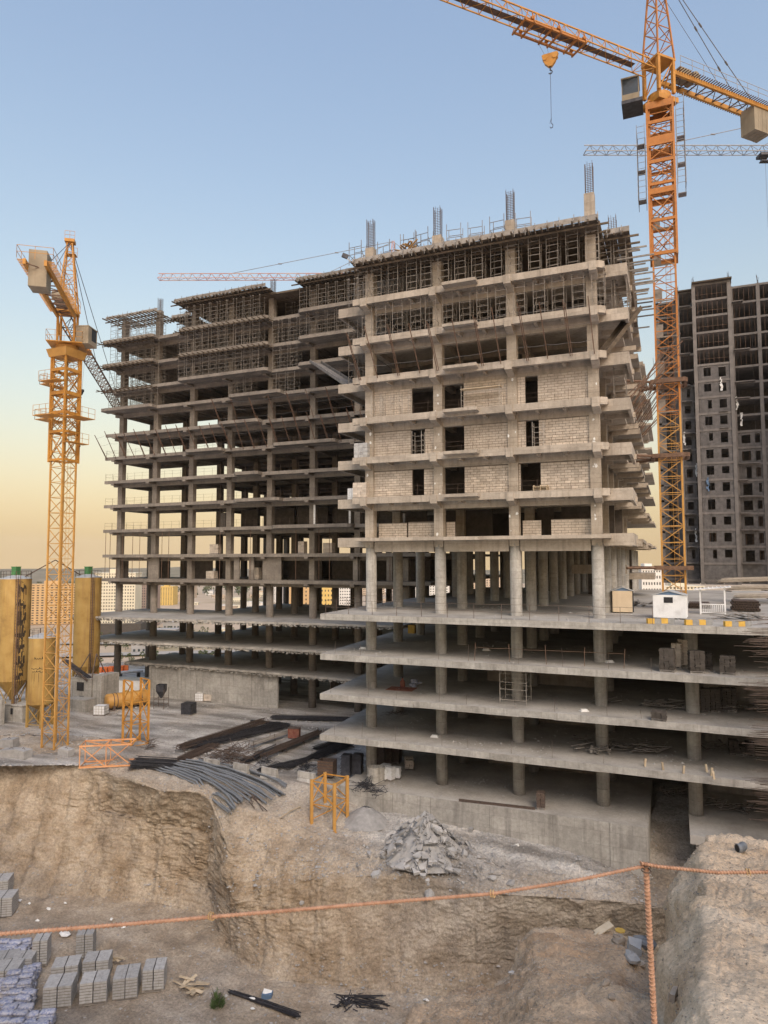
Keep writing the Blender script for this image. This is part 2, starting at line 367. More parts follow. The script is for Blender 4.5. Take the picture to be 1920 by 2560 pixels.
nrow = ctrl.shape[1]
C2 = cubic(pk, ctrl.reshape(len(pk), -1), pxs).reshape(len(pxs), nrow, 3)
SEG = [14, 30, 34, 30, 66, 40, 34, 24, 16, 40, 30, 8, 14]
AMP = [.05, .10, .12, .17, .32, .36, .24, .15, .10, .06, .05, .05, .5, .1]
DUST = [.3, .3, .25, .15, .0, .0, .12, .3, .55, .95, 1., 1., .3, .3]
tt = np.concatenate([np.arange(n)/n + k for k, n in enumerate(SEG)] + [[nrow-1.]])
k0 = np.clip(tt.astype(int), 0, nrow-2); fr = (tt-k0)
frs = (fr + (fr*fr*(3-2*fr)-fr)*.25)[None, :, None]
P = C2[:, k0]*(1-frs) + C2[:, k0+1]*frs
amp = np.interp(tt, np.arange(nrow), AMP)[None, :].repeat(len(pxs), 0)
dust = np.interp(tt, np.arange(nrow), DUST)[None, :].repeat(len(pxs), 0)
rightness = np.clip((pxs-760)/300, 0, 1)[:, None]
dust = np.clip(dust + rightness*np.interp(tt, [3, 4, 5, 6, 7, 9], [.15, .3, .4, .65, .85, .6])[None, :], 0, 1)
dust = np.clip(dust + .4*fbm((P*.16).reshape(-1, 3), 3, 31).reshape(dust.shape)*(.25+dust), 0, 1)
n = normals(P)
flat = P.reshape(-1, 3)
lat = np.linalg.norm(flat[:, :2], axis=1)*0 + (flat @ np.array(tuple(_r0)))
claw = vnoise(np.stack([lat*1.9, flat[:, 2]*.16, lat*0], 1), 5) + .6*vnoise(np.stack([lat*4.4, flat[:, 2]*.2, lat*0+9], 1), 6)
face = np.interp(tt, [2.6, 3.4, 4.2, 5.2, 6.0], [0, .6, 1, 1, 0])[None, :]
sq = np.stack([lat, flat @ np.array(tuple(_f0))*.5, flat[:, 2]*.34 + lat*.12], 1)
D = amp*(fbm(sq*.6, 3, 1).reshape(amp.shape)*.8 + fbm(sq*np.array([2.4, 1.2, 1.0]), 4, 2).reshape(amp.shape)*.26 + fbm(flat*1.7, 5, 3, .6).reshape(amp.shape)*.42)
D += face*claw.reshape(amp.shape)*.2
D += (fbm(flat*8.5, 2, 14).reshape(amp.shape))*amp*.3
D += np.abs(fbm(flat*4.7, 3, 12).reshape(amp.shape))*amp*.35
D *= 1-.5*np.clip((pxs-640)/260, 0, 1)[:, None]*face
P = P + n*D[..., None]
pit_o = obj('ground', grid_mesh('ground', P, SOIL, dust)); pit_o['kind'] = 'structure'
PIT_GRID = P

# near bank the photographer stands on: edge line (pixel, row, distance)
EDGE = [(-900,3100,2.5),(-400,2950,3.5),(300,2900,4.5),(700,2830,6.5),(900,2680,9),(995,2562,11),(1100,2502,13),(1215,2472,14.5),(1273,2398,16),(1319,2336,17.3),(1389,2326,18),(1504,2330,18),(1600,2384,17.5),
        (1632,2450,15.5),(1650,2400,16.5),(1662,2240,18.3),(1690,2163,19.4),(1735,2090,20.5),(1800,2098,21),(1920,2118,21),(2100,2125,21),(2500,2130,21),(3400,2200,18)]
ex = np.array([e[0] for e in EDGE], float)
nx = np.concatenate([np.arange(-900, 800, 25.), np.arange(800, 2200, 4.), np.arange(2200, 3401, 30.)])
ey = np.interp(nx, ex, [e[1] for e in EDGE]); et = np.interp(nx, ex, [e[2] for e in EDGE])
ker = np.ones(5)/5
ey = np.convolve(np.pad(ey, 2, 'edge'), ker, 'valid'); et = np.convolve(np.pad(et, 2, 'edge'), ker, 'valid')
nt = 210
g = np.linspace(0, 1, nt)
Q = np.zeros((len(nx), nt+46, 3))
for i, (px, y, te) in enumerate(zip(nx, ey, et)):
    e = att(px, y, te); d = ray(px, 1280); h = Vector((d.x, d.y)); dd = math.sqrt(e.x*e.x+e.y*e.y)/h.length
    t = .7 + (dd-.7)*g**1.35
    z = -1.72 + (e.z+1.72)*((t-.7)/(dd-.7)) + .55*np.sin(np.pi*np.clip((t-.7)/(dd-.7), 0, 1))*-.3
    Q[i, :nt, 0] = h.x*t; Q[i, :nt, 1] = h.y*t; Q[i, :nt, 2] = z
    u = np.linspace(0, 1, 47)[1:]
    t2 = dd + .9*u**.6 + 3.2*u; Q[i, nt:, 0] = h.x*t2; Q[i, nt:, 1] = h.y*t2; Q[i, nt:, 2] = e.z + (-27.5-e.z)*u**1.5
nn = normals(Q)
fl = Q.reshape(-1, 3)
sh = Q.shape[:2]
rad = np.linalg.norm(fl, axis=1).reshape(sh)
A = np.clip(rad/12, .05, 1)
DN = fbm(fl*13., 3, 47).reshape(sh)*.022*np.clip(A, 0, 1) + (fbm(fl*.5, 3, 41).reshape(sh)*.22 + fbm(fl*1.7, 4, 42).reshape(sh)*.11 + np.abs(fbm(fl*6.0, 4, 43).reshape(sh))*.05)*A
sc = (fl @ np.array(tuple(_r0))) + .6*fl[:, 2]
DN += (np.clip((nx-1600)/200, 0, 1)[:, None])*vnoise(np.stack([sc*2.4, fl[:, 1]*.25, fl[:, 2]*.3], 1), 44).reshape(sh)*.06*A
Q = Q + nn*DN[..., None]
nd = np.clip(np.interp(nx, [1300, 1560, 1640, 1670, 1760], [0.0, .1, .9, .8, .9])[:, None] + .35*fbm(fl*.4, 3, 45).reshape(sh), 0, 1)
near_o = obj('earth_bank', grid_mesh('earth_bank', Q, SOIL_NEAR, nd)); near_o['kind'] = 'structure'
NEAR_GRID = Q

def heap_stones(name, pts, sizes, mt, label, seed):
    """many small broken stones as one loose layer"""
    r = np.random.default_rng(seed)
    base = np.array([(1,0,0),(-1,0,0),(0,1,0),(0,-1,0),(0,0,1),(0,0,-1)], float)
    F = np.array([(0,2,4),(2,1,4),(1,3,4),(3,0,4),(2,0,5),(1,2,5),(3,1,5),(0,3,5)])
    n = len(pts)
    V = base[None]*(r.uniform(.55, 1.2, (n, 6, 1)))*np.stack([sizes*r.uniform(.7, 1.4, n), sizes*r.uniform(.7, 1.4, n), sizes*r.uniform(.45, .8, n)], 1)[:, None, :]
    a = r.uniform(0, 6.28, n); ca, sa = np.cos(a)[:, None], np.sin(a)[:, None]
    X = V[..., 0]*ca - V[..., 1]*sa; Y = V[..., 0]*sa + V[..., 1]*ca
    V = np.stack([X, Y, V[..., 2]], 2) + np.asarray(pts)[:, None, :]
    me = bpy.data.meshes.new(name)
    me.from_pydata(V.reshape(-1, 3).tolist(), [], (F[None]+6*np.arange(n)[:, None, None]).reshape(-1, 3).tolist())
    me.materials.append(mt)
    o = obj(name, me); tag(o, label, 'stones', kind='stuff')
    return o
def pick(grid, i0, i1, j0, j1, n, seed):
    r = np.random.default_rng(seed)
    return grid[r.integers(i0, i1, n), r.integers(j0, j1, n)]
ii = lambda px: int(np.searchsorted(pxs, px)); jj = lambda k: int(np.sum(SEG[:k]))
p1 = np.concatenate([pick(PIT_GRID, 0, len(pxs)-80, jj(1), jj(3), 1500, 1), pick(PIT_GRID, ii(500), ii(1640), jj(5), jj(8), 2600, 2), pick(PIT_GRID, 0, len(pxs)-80, jj(3), jj(4), 700, 3), pick(PIT_GRID, 0, ii(1000), jj(6), jj(10), 900, 4)])
heap_stones('loose_stones', p1, np.abs(np.random.default_rng(5).normal(0, .055, len(p1)))+.025, M['rubble'], 'small grey stones and crumbs strewn over the pit and the bench', 6)
n0 = int(np.searchsorted(nx, 800)); n1 = int(np.searchsorted(nx, 2150))
p2 = pick(NEAR_GRID, n0, n1, 40, nt, 24000, 7)
d2 = np.linalg.norm(p2, axis=1)
heap_stones('bank_pebbles', p2, (np.abs(np.random.default_rng(8).normal(0, .012, len(p2)))+.006)*np.clip(d2/13, .12, 1.3), M['soilrock'], 'pale pebbles scattered on the near brown earth bank', 9)

# the plain behind the site, and the high ground behind the camera
PLAIN = mat('plain', [(.3, (.22, .19, .10)), (.42, (.40, .31, .21)), (.55, (.48, .37, .27)), (.68, (.36, .30, .2)), (.8, (.17, .17, .09))], .011, .95, .3, .5, detail=9, stretch=(1, 1, 1), bdist=.4)
th = np.radians(np.linspace(60, 170, 90)); rr = np.geomspace(130, 2600, 70)
G = np.stack([np.cos(th)[:, None]*rr[None], np.sin(th)[:, None]*rr[None], np.full((90, 70), -50.)], 2)
G[..., 2] += np.clip((rr-200)/600, 0, 1)[None]*fbm((G*.004).reshape(-1, 3), 3, 55).reshape(90, 70)*1.5
pl = obj('plain', grid_mesh('plain', G, PLAIN)); pl['kind'] = 'structure'
th = np.radians(np.linspace(165, 420, 60)); rr = np.array([.0, .7, 3, 12, 40, 120, 350, 900])
G = np.stack([np.cos(th)[:, None]*rr[None], np.sin(th)[:, None]*rr[None], np.array([-1.75, -1.75, -1.8, -2, -2.4, -4, -9, -30])[None].repeat(60, 0)], 2)
hg = obj('high_ground', grid_mesh('high_ground', G, SOIL_NEAR)); hg['kind'] = 'structure'

# ================================================================== BUILDINGS
BAY, X0, YF = 6.0, -22.98, 51.72
FLV = [1.77, 5.03, 8.32, 11.58, 14.97, 18.27, 21.6]; ROOF = 24.9
PLV = [-4.24, -7.35, -10.43, -13.56]; YARD = -17.37
cx = [X0 + BAY*k for k in range(6)]

front = thing('unfinished_building', 'concrete frame block with pale block infill walls above four bare parking decks', 'building', (0, 0, 0))
def put(mesh, name, parent, loc, scale=None):
    o = obj(name, mesh, parent); o.location = loc
    if scale: o.scale = scale
    return o
def dust_gaps(a, b): return a + (b-a)
# --- columns
round_low = MB(); round_low.lathe([(0, -17.6), (.44, -17.6), (.44, 1.2), (0, 1.2)], 20)
for z in (-16.2, -12.6, -9.5, -6.4, -2.9, -1.4): round_low.lathe([(.44, z-.02), (.452, z-.015), (.452, z+.015), (.44, z+.02)], 20)
round_me = round_low.mesh('round_column', M['concrete_low'], True)
short_low = MB().lathe([(0, -17.6), (.44, -17.6), (.44, -4.5), (0, -4.5)], 20).mesh('round_column', M['concrete_low'], True)
sq_me = MB().box(-.37, -.37, 1.0, .37, .37, ROOF - .3).mesh('column', M['concrete'])
for j in range(10):
    for k in range(4): put(round_me, 'round_column', front, (cx[k], 52.16+BAY*j, 0))
    if j < 5:
        for k in (4, 5):
            if (j, k) != (1, 4): put(short_low, 'round_column', front, (cx[k], 52.16+BAY*j, 0))
for j in range(6):
    for k in range(4):
        put(sq_me, 'column', front, (cx[k], 52.1+BAY*j, 0))
# --- floors of the tower
slab_me = MB().prism([(-23.9, 50.85), (-3.95, 50.85), (-3.95, 58), (-3.2, 58), (-3.2, 64), (-2.3, 64), (-2.3, 74), (-3.1, 74), (-3.1, 80), (-2.2, 80), (-2.2, 92), (-3, 92), (-3, 98), (-2.1, 98), (-2.1, 112), (-23.9, 112)], -.26, 0).mesh('slab', M['concrete'])
eb = MB().prism([(-23.95, 50.52), (-4.35, 50.52), (-3.93, 50.85), (-3.93, 50.849), (-23.95, 50.849)], -.52, .004)
edge_me = eb.mesh('edge_beam', M['concrete'])
rib = MB(); rib.add([(-.27, 50.44, -.68), (.27, 50.44, -.68), (.27, 51.75, -.98), (-.27, 51.75, -.98), (-.27, 50.44, .006), (.27, 50.44, .006), (.27, 51.75, -.01), (-.27, 51.75, -.01)], [(3,2,1,0),(4,5,6,7),(0,1,5,4),(1,2,6,5),(2,3,7,6),(3,0,4,7)])
rib_me = rib.mesh('bracket', M['concrete'])
span_me = MB().box(.371, 51.86, -1.0, 5.629, 52.3, -.262).mesh('beam', M['concrete'])
cross_me = MB().box(-.24, 52.48, -.72, .24, 80, -.262).mesh('cross_beam', M['concrete'])
trans_me = MB().box(-19.6, -.2, -.66, -.6, .2, -.262).mesh('cross_beam', M['concrete'])
ledge_me = MB().box(-1.35, 49.75, -.3, 1.35, 50.515, -.06).mesh('ledge', M['concrete'])
hung_me = MB().box(-.12, 50.86, -.62, .12, 51.85, -.262).mesh('joist', M['concrete'])
rb = MB().box(-4.55, 51.95, -.78, -2.45, 52.17, .1).box(-2.67, 52.172, -.78, -2.45, 57.9, .1).box(-4.55, 52.172, -.3, -2.672, 57.9, -.05)
bbeam_me = MB().box(-4.6, 0, -.66, -2.3, .35, -.27).mesh('balcony_beam', M['concrete'])
balcony_me = rb.mesh('side_balcony', M['concrete'])
lb = MB().box(-26.1, 52.2, -.72, -23.4, 52.42, .06).box(-26.1, 52.422, -.72, -25.9, 60, .06).box(-25.898, 52.422, -.3, -23.92, 60, -.06)
lbalc_me = lb.mesh('side_balcony', M['concrete'])
for i, z in enumerate(FLV):
    put(slab_me, 'slab', front, (0, 0, z))
    for k in range(3): put(cross_me, 'cross_beam', front, (cx[k+1] if k < 2 else cx[0], 0, z))
    for j in range(1, 5): put(trans_me, 'cross_beam', front, (-3.6, 52.1+BAY*j, z))
    if i > 0:
        put(edge_me, 'edge_beam', front, (0, 0, z))
        for k in range(4): put(rib_me, 'bracket', front, (cx[k] if k < 3 else cx[3]+.25, 0, z))
        for k in range(3): put(span_me, 'beam', front, (cx[k], 0, z))
        for k in range(3):
            for q in (2.0, 4.0): put(hung_me, 'joist', front, (cx[k]+q, 0, z))
    put(ledge_me, 'ledge', front, (-14.6, 0, z))
    put(balcony_me, 'side_balcony', front, (0, 0, z))
    for y in (55.6, 60.5, 63.2, 68, 72.5, 78, 84, 90): put(bbeam_me, 'balcony_beam', front, (0, y, z))
    put(lbalc_me, 'side_balcony', front, (0, 0, z))
for k in range(3):
    MB().box(cx[k]+.44, 51.8, .62, cx[k+1]-.44, 52.3, 1.72).build('beam', M['concrete'], front)
put(MB().box(-23.7, 51.3, -.3, -4.2, 51.799, -.02).mesh('edge_beam', M['concrete']), 'edge_beam', front, (0, 0, FLV[0]))
# top slab edge: cast on the left, still in forms on the right
MB().prism([(-23.9, 50.4), (-13.6, 50.4), (-13.6, 80), (-23.9, 80)], ROOF-.42, ROOF).build('slab', M['concrete'], front)
MB().prism([(-13.59, 51.2), (-4.2, 51.2), (-4.2, 80), (-13.59, 80)], ROOF-.3, ROOF-.05).build('slab', M['board'], front)

# --- roof stubs with rebar cages
def cage(h, w=.56, n=4, tie=.14, seed=0):
    b = MB(); q = random.Random(seed); s = w/2
    for a in range(n):
        u = -s + w*a/(n-1)
        for x, y in ((u, -s), (u, s), (-s, u), (s, u)):
            e = q.uniform(-.05, .25)
            b.tube((x, y, -.2), (x+q.uniform(-.02, .02), y+q.uniform(-.02, .02), h+e), .017, 4)
    z = .05
    while z < h:
        for p, r_ in (((-s, -s), (s, -s)), ((s, -s), (s, s)), ((s, s), (-s, s)), ((-s, s), (-s, -s))):
            b.tube((*p, z), (*r_, z), .011, 3, False)
        z += tie
    return b
for k, (hs, hc) in enumerate([(1.55, 2.35), (1.5, 2.3), (1.6, 2.3), (2.5, 2.3)]):
    st = MB().box(-.37, -.37, -.05, .37, .37, hs).build('column_stub', M['concrete'], front, loc=(cx[k], 52.1, ROOF))
    cage(hc, seed=k).build('rebar_cage', M['rebar'], st, loc=(0, 0, hs))
for (x, y, h) in ((-3.6, 55.5, 2.1), (-11, 58, 1.2)):
    cage(h, seed=9).build('rebar_cage', M['rebar'], front, loc=(x, y, ROOF-.1))

# --- block walls, single blocks where they show largest
BLK = [MB().obox((0, 0, 0), (.475, .2, .172)).mesh('brick', M['block']) for _ in range(1)][0]
half = MB().obox((0, 0, 0), (.225, .2, .172)).mesh('brick', M['block'])
brick_left = [298]
def block_wall(parent, x0, x1, z0, z1, y, single=False, th=.17, facing=-1, m=None, jag=None):
    m = m or M['block']
    w = MB().box(x0+.01, y+.02, z0, x1-.01, y+.02+th, z1).build('brick_wall', M['mortar'] if m is M['block'] else m, parent)
    stuff = MB(); r_ = 0; z = z0 + .1
    while z + .09 <= z1 + .02:
        x = x0 + (.0 if r_ % 2 == 0 else -.25)
        while x < x1 - .05:
            a, b = max(x, x0), min(x+.5, x1)
            if b - a > .1:
                dy = rng.uniform(-.012, .012)
                full = b-a > .45
                if single and brick_left[0] > 0 and (full or .2 < b-a < .3):
                    o = obj('brick', BLK if full else half, w); o.location = ((a+b)/2, y+.1+dy, z); brick_left[0] -= 1
                else:
                    stuff.obox(((a+b)/2, y+.1+dy, z), (b-a-.025, .2, .172))
            x += .5
        z += .2; r_ += 1
    if stuff.v: stuff.build('brickwork', m, w, kind='stuff')
    return w
YW = 51.93
def storey(i, spec, single=False):
    z0, z1 = FLV[i]+.006, FLV[i+1]-1.0
    for a, b in spec: block_wall(front, a, b, z0, z1, YW, single)
c = cx; h = .372
fx = lambda k, u: c[k] + h + (BAY-2*h)*u
storey(1, [(fx(2, .315), fx(2, 1)), (fx(1, .33), fx(1, 1)), (fx(0, .0), fx(0, .64)), (fx(0, .83), fx(0, 1)), (fx(2, 0), fx(2, .03))], True)
storey(2, [(fx(2, 0), fx(2, .115)), (fx(2, .30), fx(2, 1)), (fx(1, .33), fx(1, 1)), (fx(0, 0), fx(0, .62)), (fx(0, .85), fx(0, 1))], True)
storey(3, [(fx(2, 0), fx(2, .115)), (fx(2, .295), fx(2, 1)), (fx(1, .33), fx(1, 1)), (fx(0, 0), fx(0, .64))])
for i in (1, 2, 3):
    MB().box(cx[0]+.4, 56.2, FLV[i]+.01, cx[3]-.4, 56.4, FLV[i+1]-.3).build('inner_wall', M['dark_shade_block'], front)
# low parapets and the dark wall behind on the first floor
z0 = FLV[0]+.006
for a, b, hh in ((fx(0, .02), fx(0, .5), 1.25), (fx(0, .52), fx(0, 1), 1.3), (fx(1, 0), fx(1, .14), 1.25), (fx(2, .02), fx(2, .29), 1.2), (fx(2, .43), fx(2, .99), 1.25)):
    block_wall(front, a, b, z0, z0+hh, 52.6)
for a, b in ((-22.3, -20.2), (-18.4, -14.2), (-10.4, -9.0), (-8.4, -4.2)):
    block_wall(front, a, b, z0, FLV[1]-.7, 58.2, m=M['dark_shade_block'])
MB().box(-23, 64.2, z0, -4, 64.4, FLV[1]-.3).build('inner_wall', M['dark_shade_block'], front)
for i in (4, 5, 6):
    MB().box(-23, 57.2 if i > 4 else 64.3, FLV[i]+.01, -4.4, (57.2 if i > 4 else 64.3)+.2, (FLV+[ROOF])[i+1]-.31).build('inner_wall', M['dark_shade_block'], front)  # dark sheets added so the open upper storeys look shaded inside
# walls closing the pilotis at the back
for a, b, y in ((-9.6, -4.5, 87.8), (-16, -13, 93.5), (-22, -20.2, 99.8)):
    MB().box(a, y, PLV[0]+.01, b, y+.25, 1.4).build('inner_wall', M['dark_shade_block'], front)
MB().box(-10.5, 80.0, -1.6, -4.6, 80.3, -.6).build('beam', M['concrete'], front)
bb = MB().box(-6, 84, -2.3, -1.9, 90, -1.6); bb.build('landing_slab', M['concrete'], front)
# --- parking decks
deck_poly = [(-25.7, 48.45), (16, 48.45), (16, 104), (-26.6, 104), (-26.6, 66)]
for i, z in enumerate(PLV):
    jit = [(x, y) for x, y in deck_poly]
    d = MB().prism(jit, z-.46, z).build('parking_slab', M['floor_dust'], front)
    # formed edge band, stands a little proud of the deck
    x = -25.72
    while x < 15.9:
        L_ = min(rng.choice([2.4, 3.0, 3.6, 4.2]), 15.95-x)
        MB().box(x, 48.40 + rng.uniform(-.012, .012), z-.47+rng.uniform(-.02, .02), x+L_-.012, 48.448, z-.012+rng.uniform(-.012, .01)).build('edge_segment', M['concrete_low'], front); x += L_
pad = MB().prism([(-24.2, 48.9), (-2.0, 48.9), (-2.0, 76), (-24.2, 76)], -21.6, YARD).build('foundation_pad', M['floor_dust'], front)
x = -24.2
while x < -2.05:
    L_ = min(rng.choice([3.0, 3.7, 4.4]), -2.0-x)
    MB().box(x, 48.84+rng.uniform(-.015, .015), -21.6, x+L_-.02, 48.898, YARD-.01).build('wall_panel', M['concrete_low'], front); x += L_
e = MB().box(-1.999, 48.9, -21.6, -1.93, 60, YARD-.01)
e.build('wall_panel', M['concrete_low'], front)
MB().prism([(.55, 48.2), (16, 48.2), (16, 80), (.55, 80)], -17.75, -17.2).build('parking_slab', M['floor_dust'], front)
MB().box(.9, 50.5, -23, 16, 50.8, -17.76).build('retaining_wall', M['concrete_low'], front)
for zb, zt in ((YARD, PLV[3]), (PLV[3], PLV[2]), (PLV[2], PLV[1])):
    x = -14.7
    while x < -5.2:
        L_ = min(2.35, -5.2-x); MB().box(x, 58.9+rng.uniform(-.01, .01), zb+.01, x+L_-.015, 59.2, zt-.47).build('wall_panel', M['concrete'], front); x += L_
    w = MB().box(-15.0, 58.9, zb+.01, -14.71, 76, zt-.47)
    w.build('core_wall', M['concrete'], front)
    MB().box(1.9, 57.6, zb+.01, 14, 57.9, zt-.47).build('core_wall', M['concrete_low'], front)
    MB().box(-5.2, 72, zb+.01, 1.9, 72.3, zt-.47).build('inner_wall', M['dark_shade_block'], front)
MB().box(-16, 88, PLV[1]+.01, 14, 88.3, PLV[0]-.47).build('inner_wall', M['dark_shade_block'], front)
MB().box(-24, 90, YARD+.01, -15, 90.3, PLV[1]-.47).build('inner_wall', M['dark_shade_block'], front)

# --- guard rails on the first deck
def rail(name, pts, hgt, m, parent=None, posts=1.9, lines=(1.0, .5), r=.022, lean=.03):
    b = MB()
    for p, q in zip(pts, pts[1:]):
        p, q = Vector(p), Vector(q); n_ = max(1, int((q-p).length/posts))
        tops = []
        for k in range(n_+1):
            a = p.lerp(q, k/n_); t = a + Vector((rng.uniform(-lean, lean), rng.uniform(-lean, lean), hgt)); tops.append((a, t)); b.tube(a, t, r, 4)
        for f in lines:
            for (a, t), (a2, t2) in zip(tops, tops[1:]):
                s = a.lerp(t, f); e_ = a2.lerp(t2, f); mid = (s+e_)/2 - Vector((0, 0, rng.uniform(0, .05)))
                b.tube(s, mid, r*.7, 4, False); b.tube(mid, e_, r*.7, 4, False)
    return b.build(name, m, parent)
g = rail('guard_rail', [(-25.3, 64, PLV[0]), (-25.4, 48.7, PLV[0]), (-1.3, 48.7, PLV[0])], 1.05, M['rebar'])
tag(g, 'thin steel guard rail along the edge of the upper parking deck', 'railing')
g = rail('edge_rope', [(-13.5, 49.3, PLV[1]), (-3.2, 49.5, PLV[1])], 1.3, M['rustpole'], posts=2.2, lines=(.75,), lean=.15)
tag(g, 'rope strung between crooked stakes on the second parking deck', 'railing')
for i, zz in enumerate(PLV[1:]):
    b = MB()
    for k in range(9):
        x = -25 + k*2.9 + rng.uniform(-.6, .6); hh = rng.uniform(.5, 1.3)
        b.tube((x, 48.75, zz), (x+rng.uniform(-.06, .06), 48.75, zz+hh), .012, 3)
    b.build('starter_bars', M['rebar'], front, kind='stuff')
b = MB()
for z in (FLV[1], FLV[2], FLV[3]):
    for k in range(16):
        x = -23.3+k*1.2+rng.uniform(-.2, .2); b.tube((x, 50.62, z), (x+rng.uniform(-.04, .04), 50.62, z+rng.uniform(.5, 1.0)), .012, 3)
    for q in (.45, .8):
        b.tube((-23.3, 50.62, z+q), (-4.4, 50.62, z+q-.05), .008, 3, False)
b.build('edge_bars', M['rebar'], front, kind='stuff')

# ------------------------------------------------------------------ rear wing on the left
WX, WY = -69.84, 72.68
WLV = [-2.45, .75, 4.1, 7.45, 10.75, 14.0, 17.2, 20.5, 23.4, 26.6, 29.9]; WTOP = 33.3
wing = thing('unfinished_building', 'long open concrete frame with scaffold packed under its upper floors and no infill walls', 'building', (0, 0, 0))
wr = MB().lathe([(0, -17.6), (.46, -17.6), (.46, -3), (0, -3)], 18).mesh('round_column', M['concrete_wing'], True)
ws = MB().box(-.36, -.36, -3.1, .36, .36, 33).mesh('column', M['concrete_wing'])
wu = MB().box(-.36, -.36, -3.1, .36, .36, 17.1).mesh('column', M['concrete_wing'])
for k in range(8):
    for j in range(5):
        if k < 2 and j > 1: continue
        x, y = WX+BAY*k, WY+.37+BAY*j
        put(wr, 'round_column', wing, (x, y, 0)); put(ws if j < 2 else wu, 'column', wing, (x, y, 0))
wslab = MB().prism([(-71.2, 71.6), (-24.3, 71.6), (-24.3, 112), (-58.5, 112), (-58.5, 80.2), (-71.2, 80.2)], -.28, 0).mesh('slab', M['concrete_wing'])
wedge = MB().box(-71.25, 71.3, -.4, -24.32, 71.599, .003)
for k in range(8):
    x = WX+BAY*k; wedge.box(x-.24, 71.24, -.62, x+.24, 72.69, -.4)
wedge_me = wedge.mesh('edge_beam', M['concrete_wing'])
wb = MB()
for k in range(7):
    wb.box(WX+BAY*k+.361, 72.75, -.85, WX+BAY*(k+1)-.361, 73.2, -.281)
wb.box(WX-1.2, 72.75, -.7, WX-.361, 73.2, -.281)
wb_me = wb.mesh('beam', M['concrete_wing'])
wc = MB()
for k in range(8): wc.box(WX+BAY*k-.2, 73.42, -.75, WX+BAY*k+.2, 79.8 if k < 2 else 97.5, -.281)
for y in (79.0, 85.0, 91.0):
    wc.box(-58.2 if y > 80 else -70, y, -.7, -24.5, y+.4, -.282)
for k in range(30): wc.box(-70.6+1.55*k, 73.5, -.40, -70.45+1.55*k, 78.9, -.283)
wc_me = wc.mesh('cross_beam', M['concrete_wing'])
BUMP = {0: [], 1: [], 2: [(-44, -33.5)], 3: [(-49.5, -43)], 4: [(-49.5, -46)], 5: [(-57, -51.5), (-44, -35.6)], 6: [(-52, -46)],
        7: [(-71.3, -62.5), (-50.5, -43)], 8: [(-58.4, -44.8), (-40.6, -29)], 9: [(-58.4, -44.8), (-40.6, -29), (-71.3, -62.5)], 10: [(-58.4, -44.8), (-40.6, -29), (-71.3, -62.5)]}
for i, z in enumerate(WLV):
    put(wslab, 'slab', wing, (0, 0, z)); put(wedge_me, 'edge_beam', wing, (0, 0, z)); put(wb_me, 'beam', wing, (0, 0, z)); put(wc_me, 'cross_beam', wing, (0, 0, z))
    for a, b in BUMP.get(i, []):
        MB().prism([(a, 71.29), (a, 70.4), (a+.35, 70.1), (b-.35, 70.1), (b, 70.4), (b, 71.29)], z-.36, z+.03).build('balcony', M['concrete_wing'], wing)
# ragged parking decks of the wing
for z, pts in ((PLV[1]+.35, [(-70.8, 65.5), (-60, 66), (-45, 67), (-31, 68.2), (-26.7, 68.8)]), (PLV[2]+.35, [(-71, 67.3), (-60, 67.3), (-45, 68), (-31, 68.6), (-26.7, 69)]), (PLV[3]+.4, [(-66, 70.4), (-58, 70.6), (-45, 70.2), (-31, 69.2), (-26.7, 69)])):
    edge = []
    for (a, b), (a2, b2) in zip(pts, pts[1:]):
        n_ = int((a2-a)/.4)
        for q in range(n_): edge.append((a+(a2-a)*q/n_, b+(b2-b)*q/n_+rng.uniform(-.16, .16)))
    poly = edge + [(-26.7, pts[-1][1]), (-26.7, 96), (-58.5, 96), (-58.5, 80), (pts[0][0], 80)]
    n_ = len(poly)
    MB().prism(poly, z-.24, z).build('parking_slab', M['floor_dust'], wing)
    d = MB()
    for q in edge[::1]:
        for _ in range(2):
            x, y = q[0]+rng.uniform(-.2, .2), q[1]+rng.uniform(0, .35)
            d.obox((x, y, z-.34+rng.uniform(-.1, .05)), (rng.uniform(.1, .35), rng.uniform(.1, .3), rng.uniform(.05, .18)), Euler((rng.uniform(-.5, .5), rng.uniform(-.5, .5), rng.uniform(0, 3))).to_matrix())
        if rng.random() < .5: d.tube((q[0], q[1]+.1, z-.1), (q[0]+rng.uniform(-.3, .3), q[1]-rng.uniform(.2, .7), z-.1+rng.uniform(-.15, .25)), .012, 3)
    d.build('broken_edge', M['concrete_low'], wing, kind='stuff')
x = -62.5
while x < -43.3:
    L_ = min(2.6, -43.3-x); MB().box(x, 70.9+rng.uniform(-.012, .012), -17.5, x+L_-.015, 71.2, PLV[3]+.08).build('wall_panel', M['concrete_low'], wing); x += L_
MB().box(-43.0, 84, -17.5, -26.8, 84.3, PLV[3]-.1).build('inner_wall', M['dark_shade_block'], wing)
MB().prism([(-58.4, 71.7), (-24.4, 71.7), (-24.4, 97), (-58.4, 97)], WTOP-.28, WTOP-.06).build('slab', M['board'], wing)
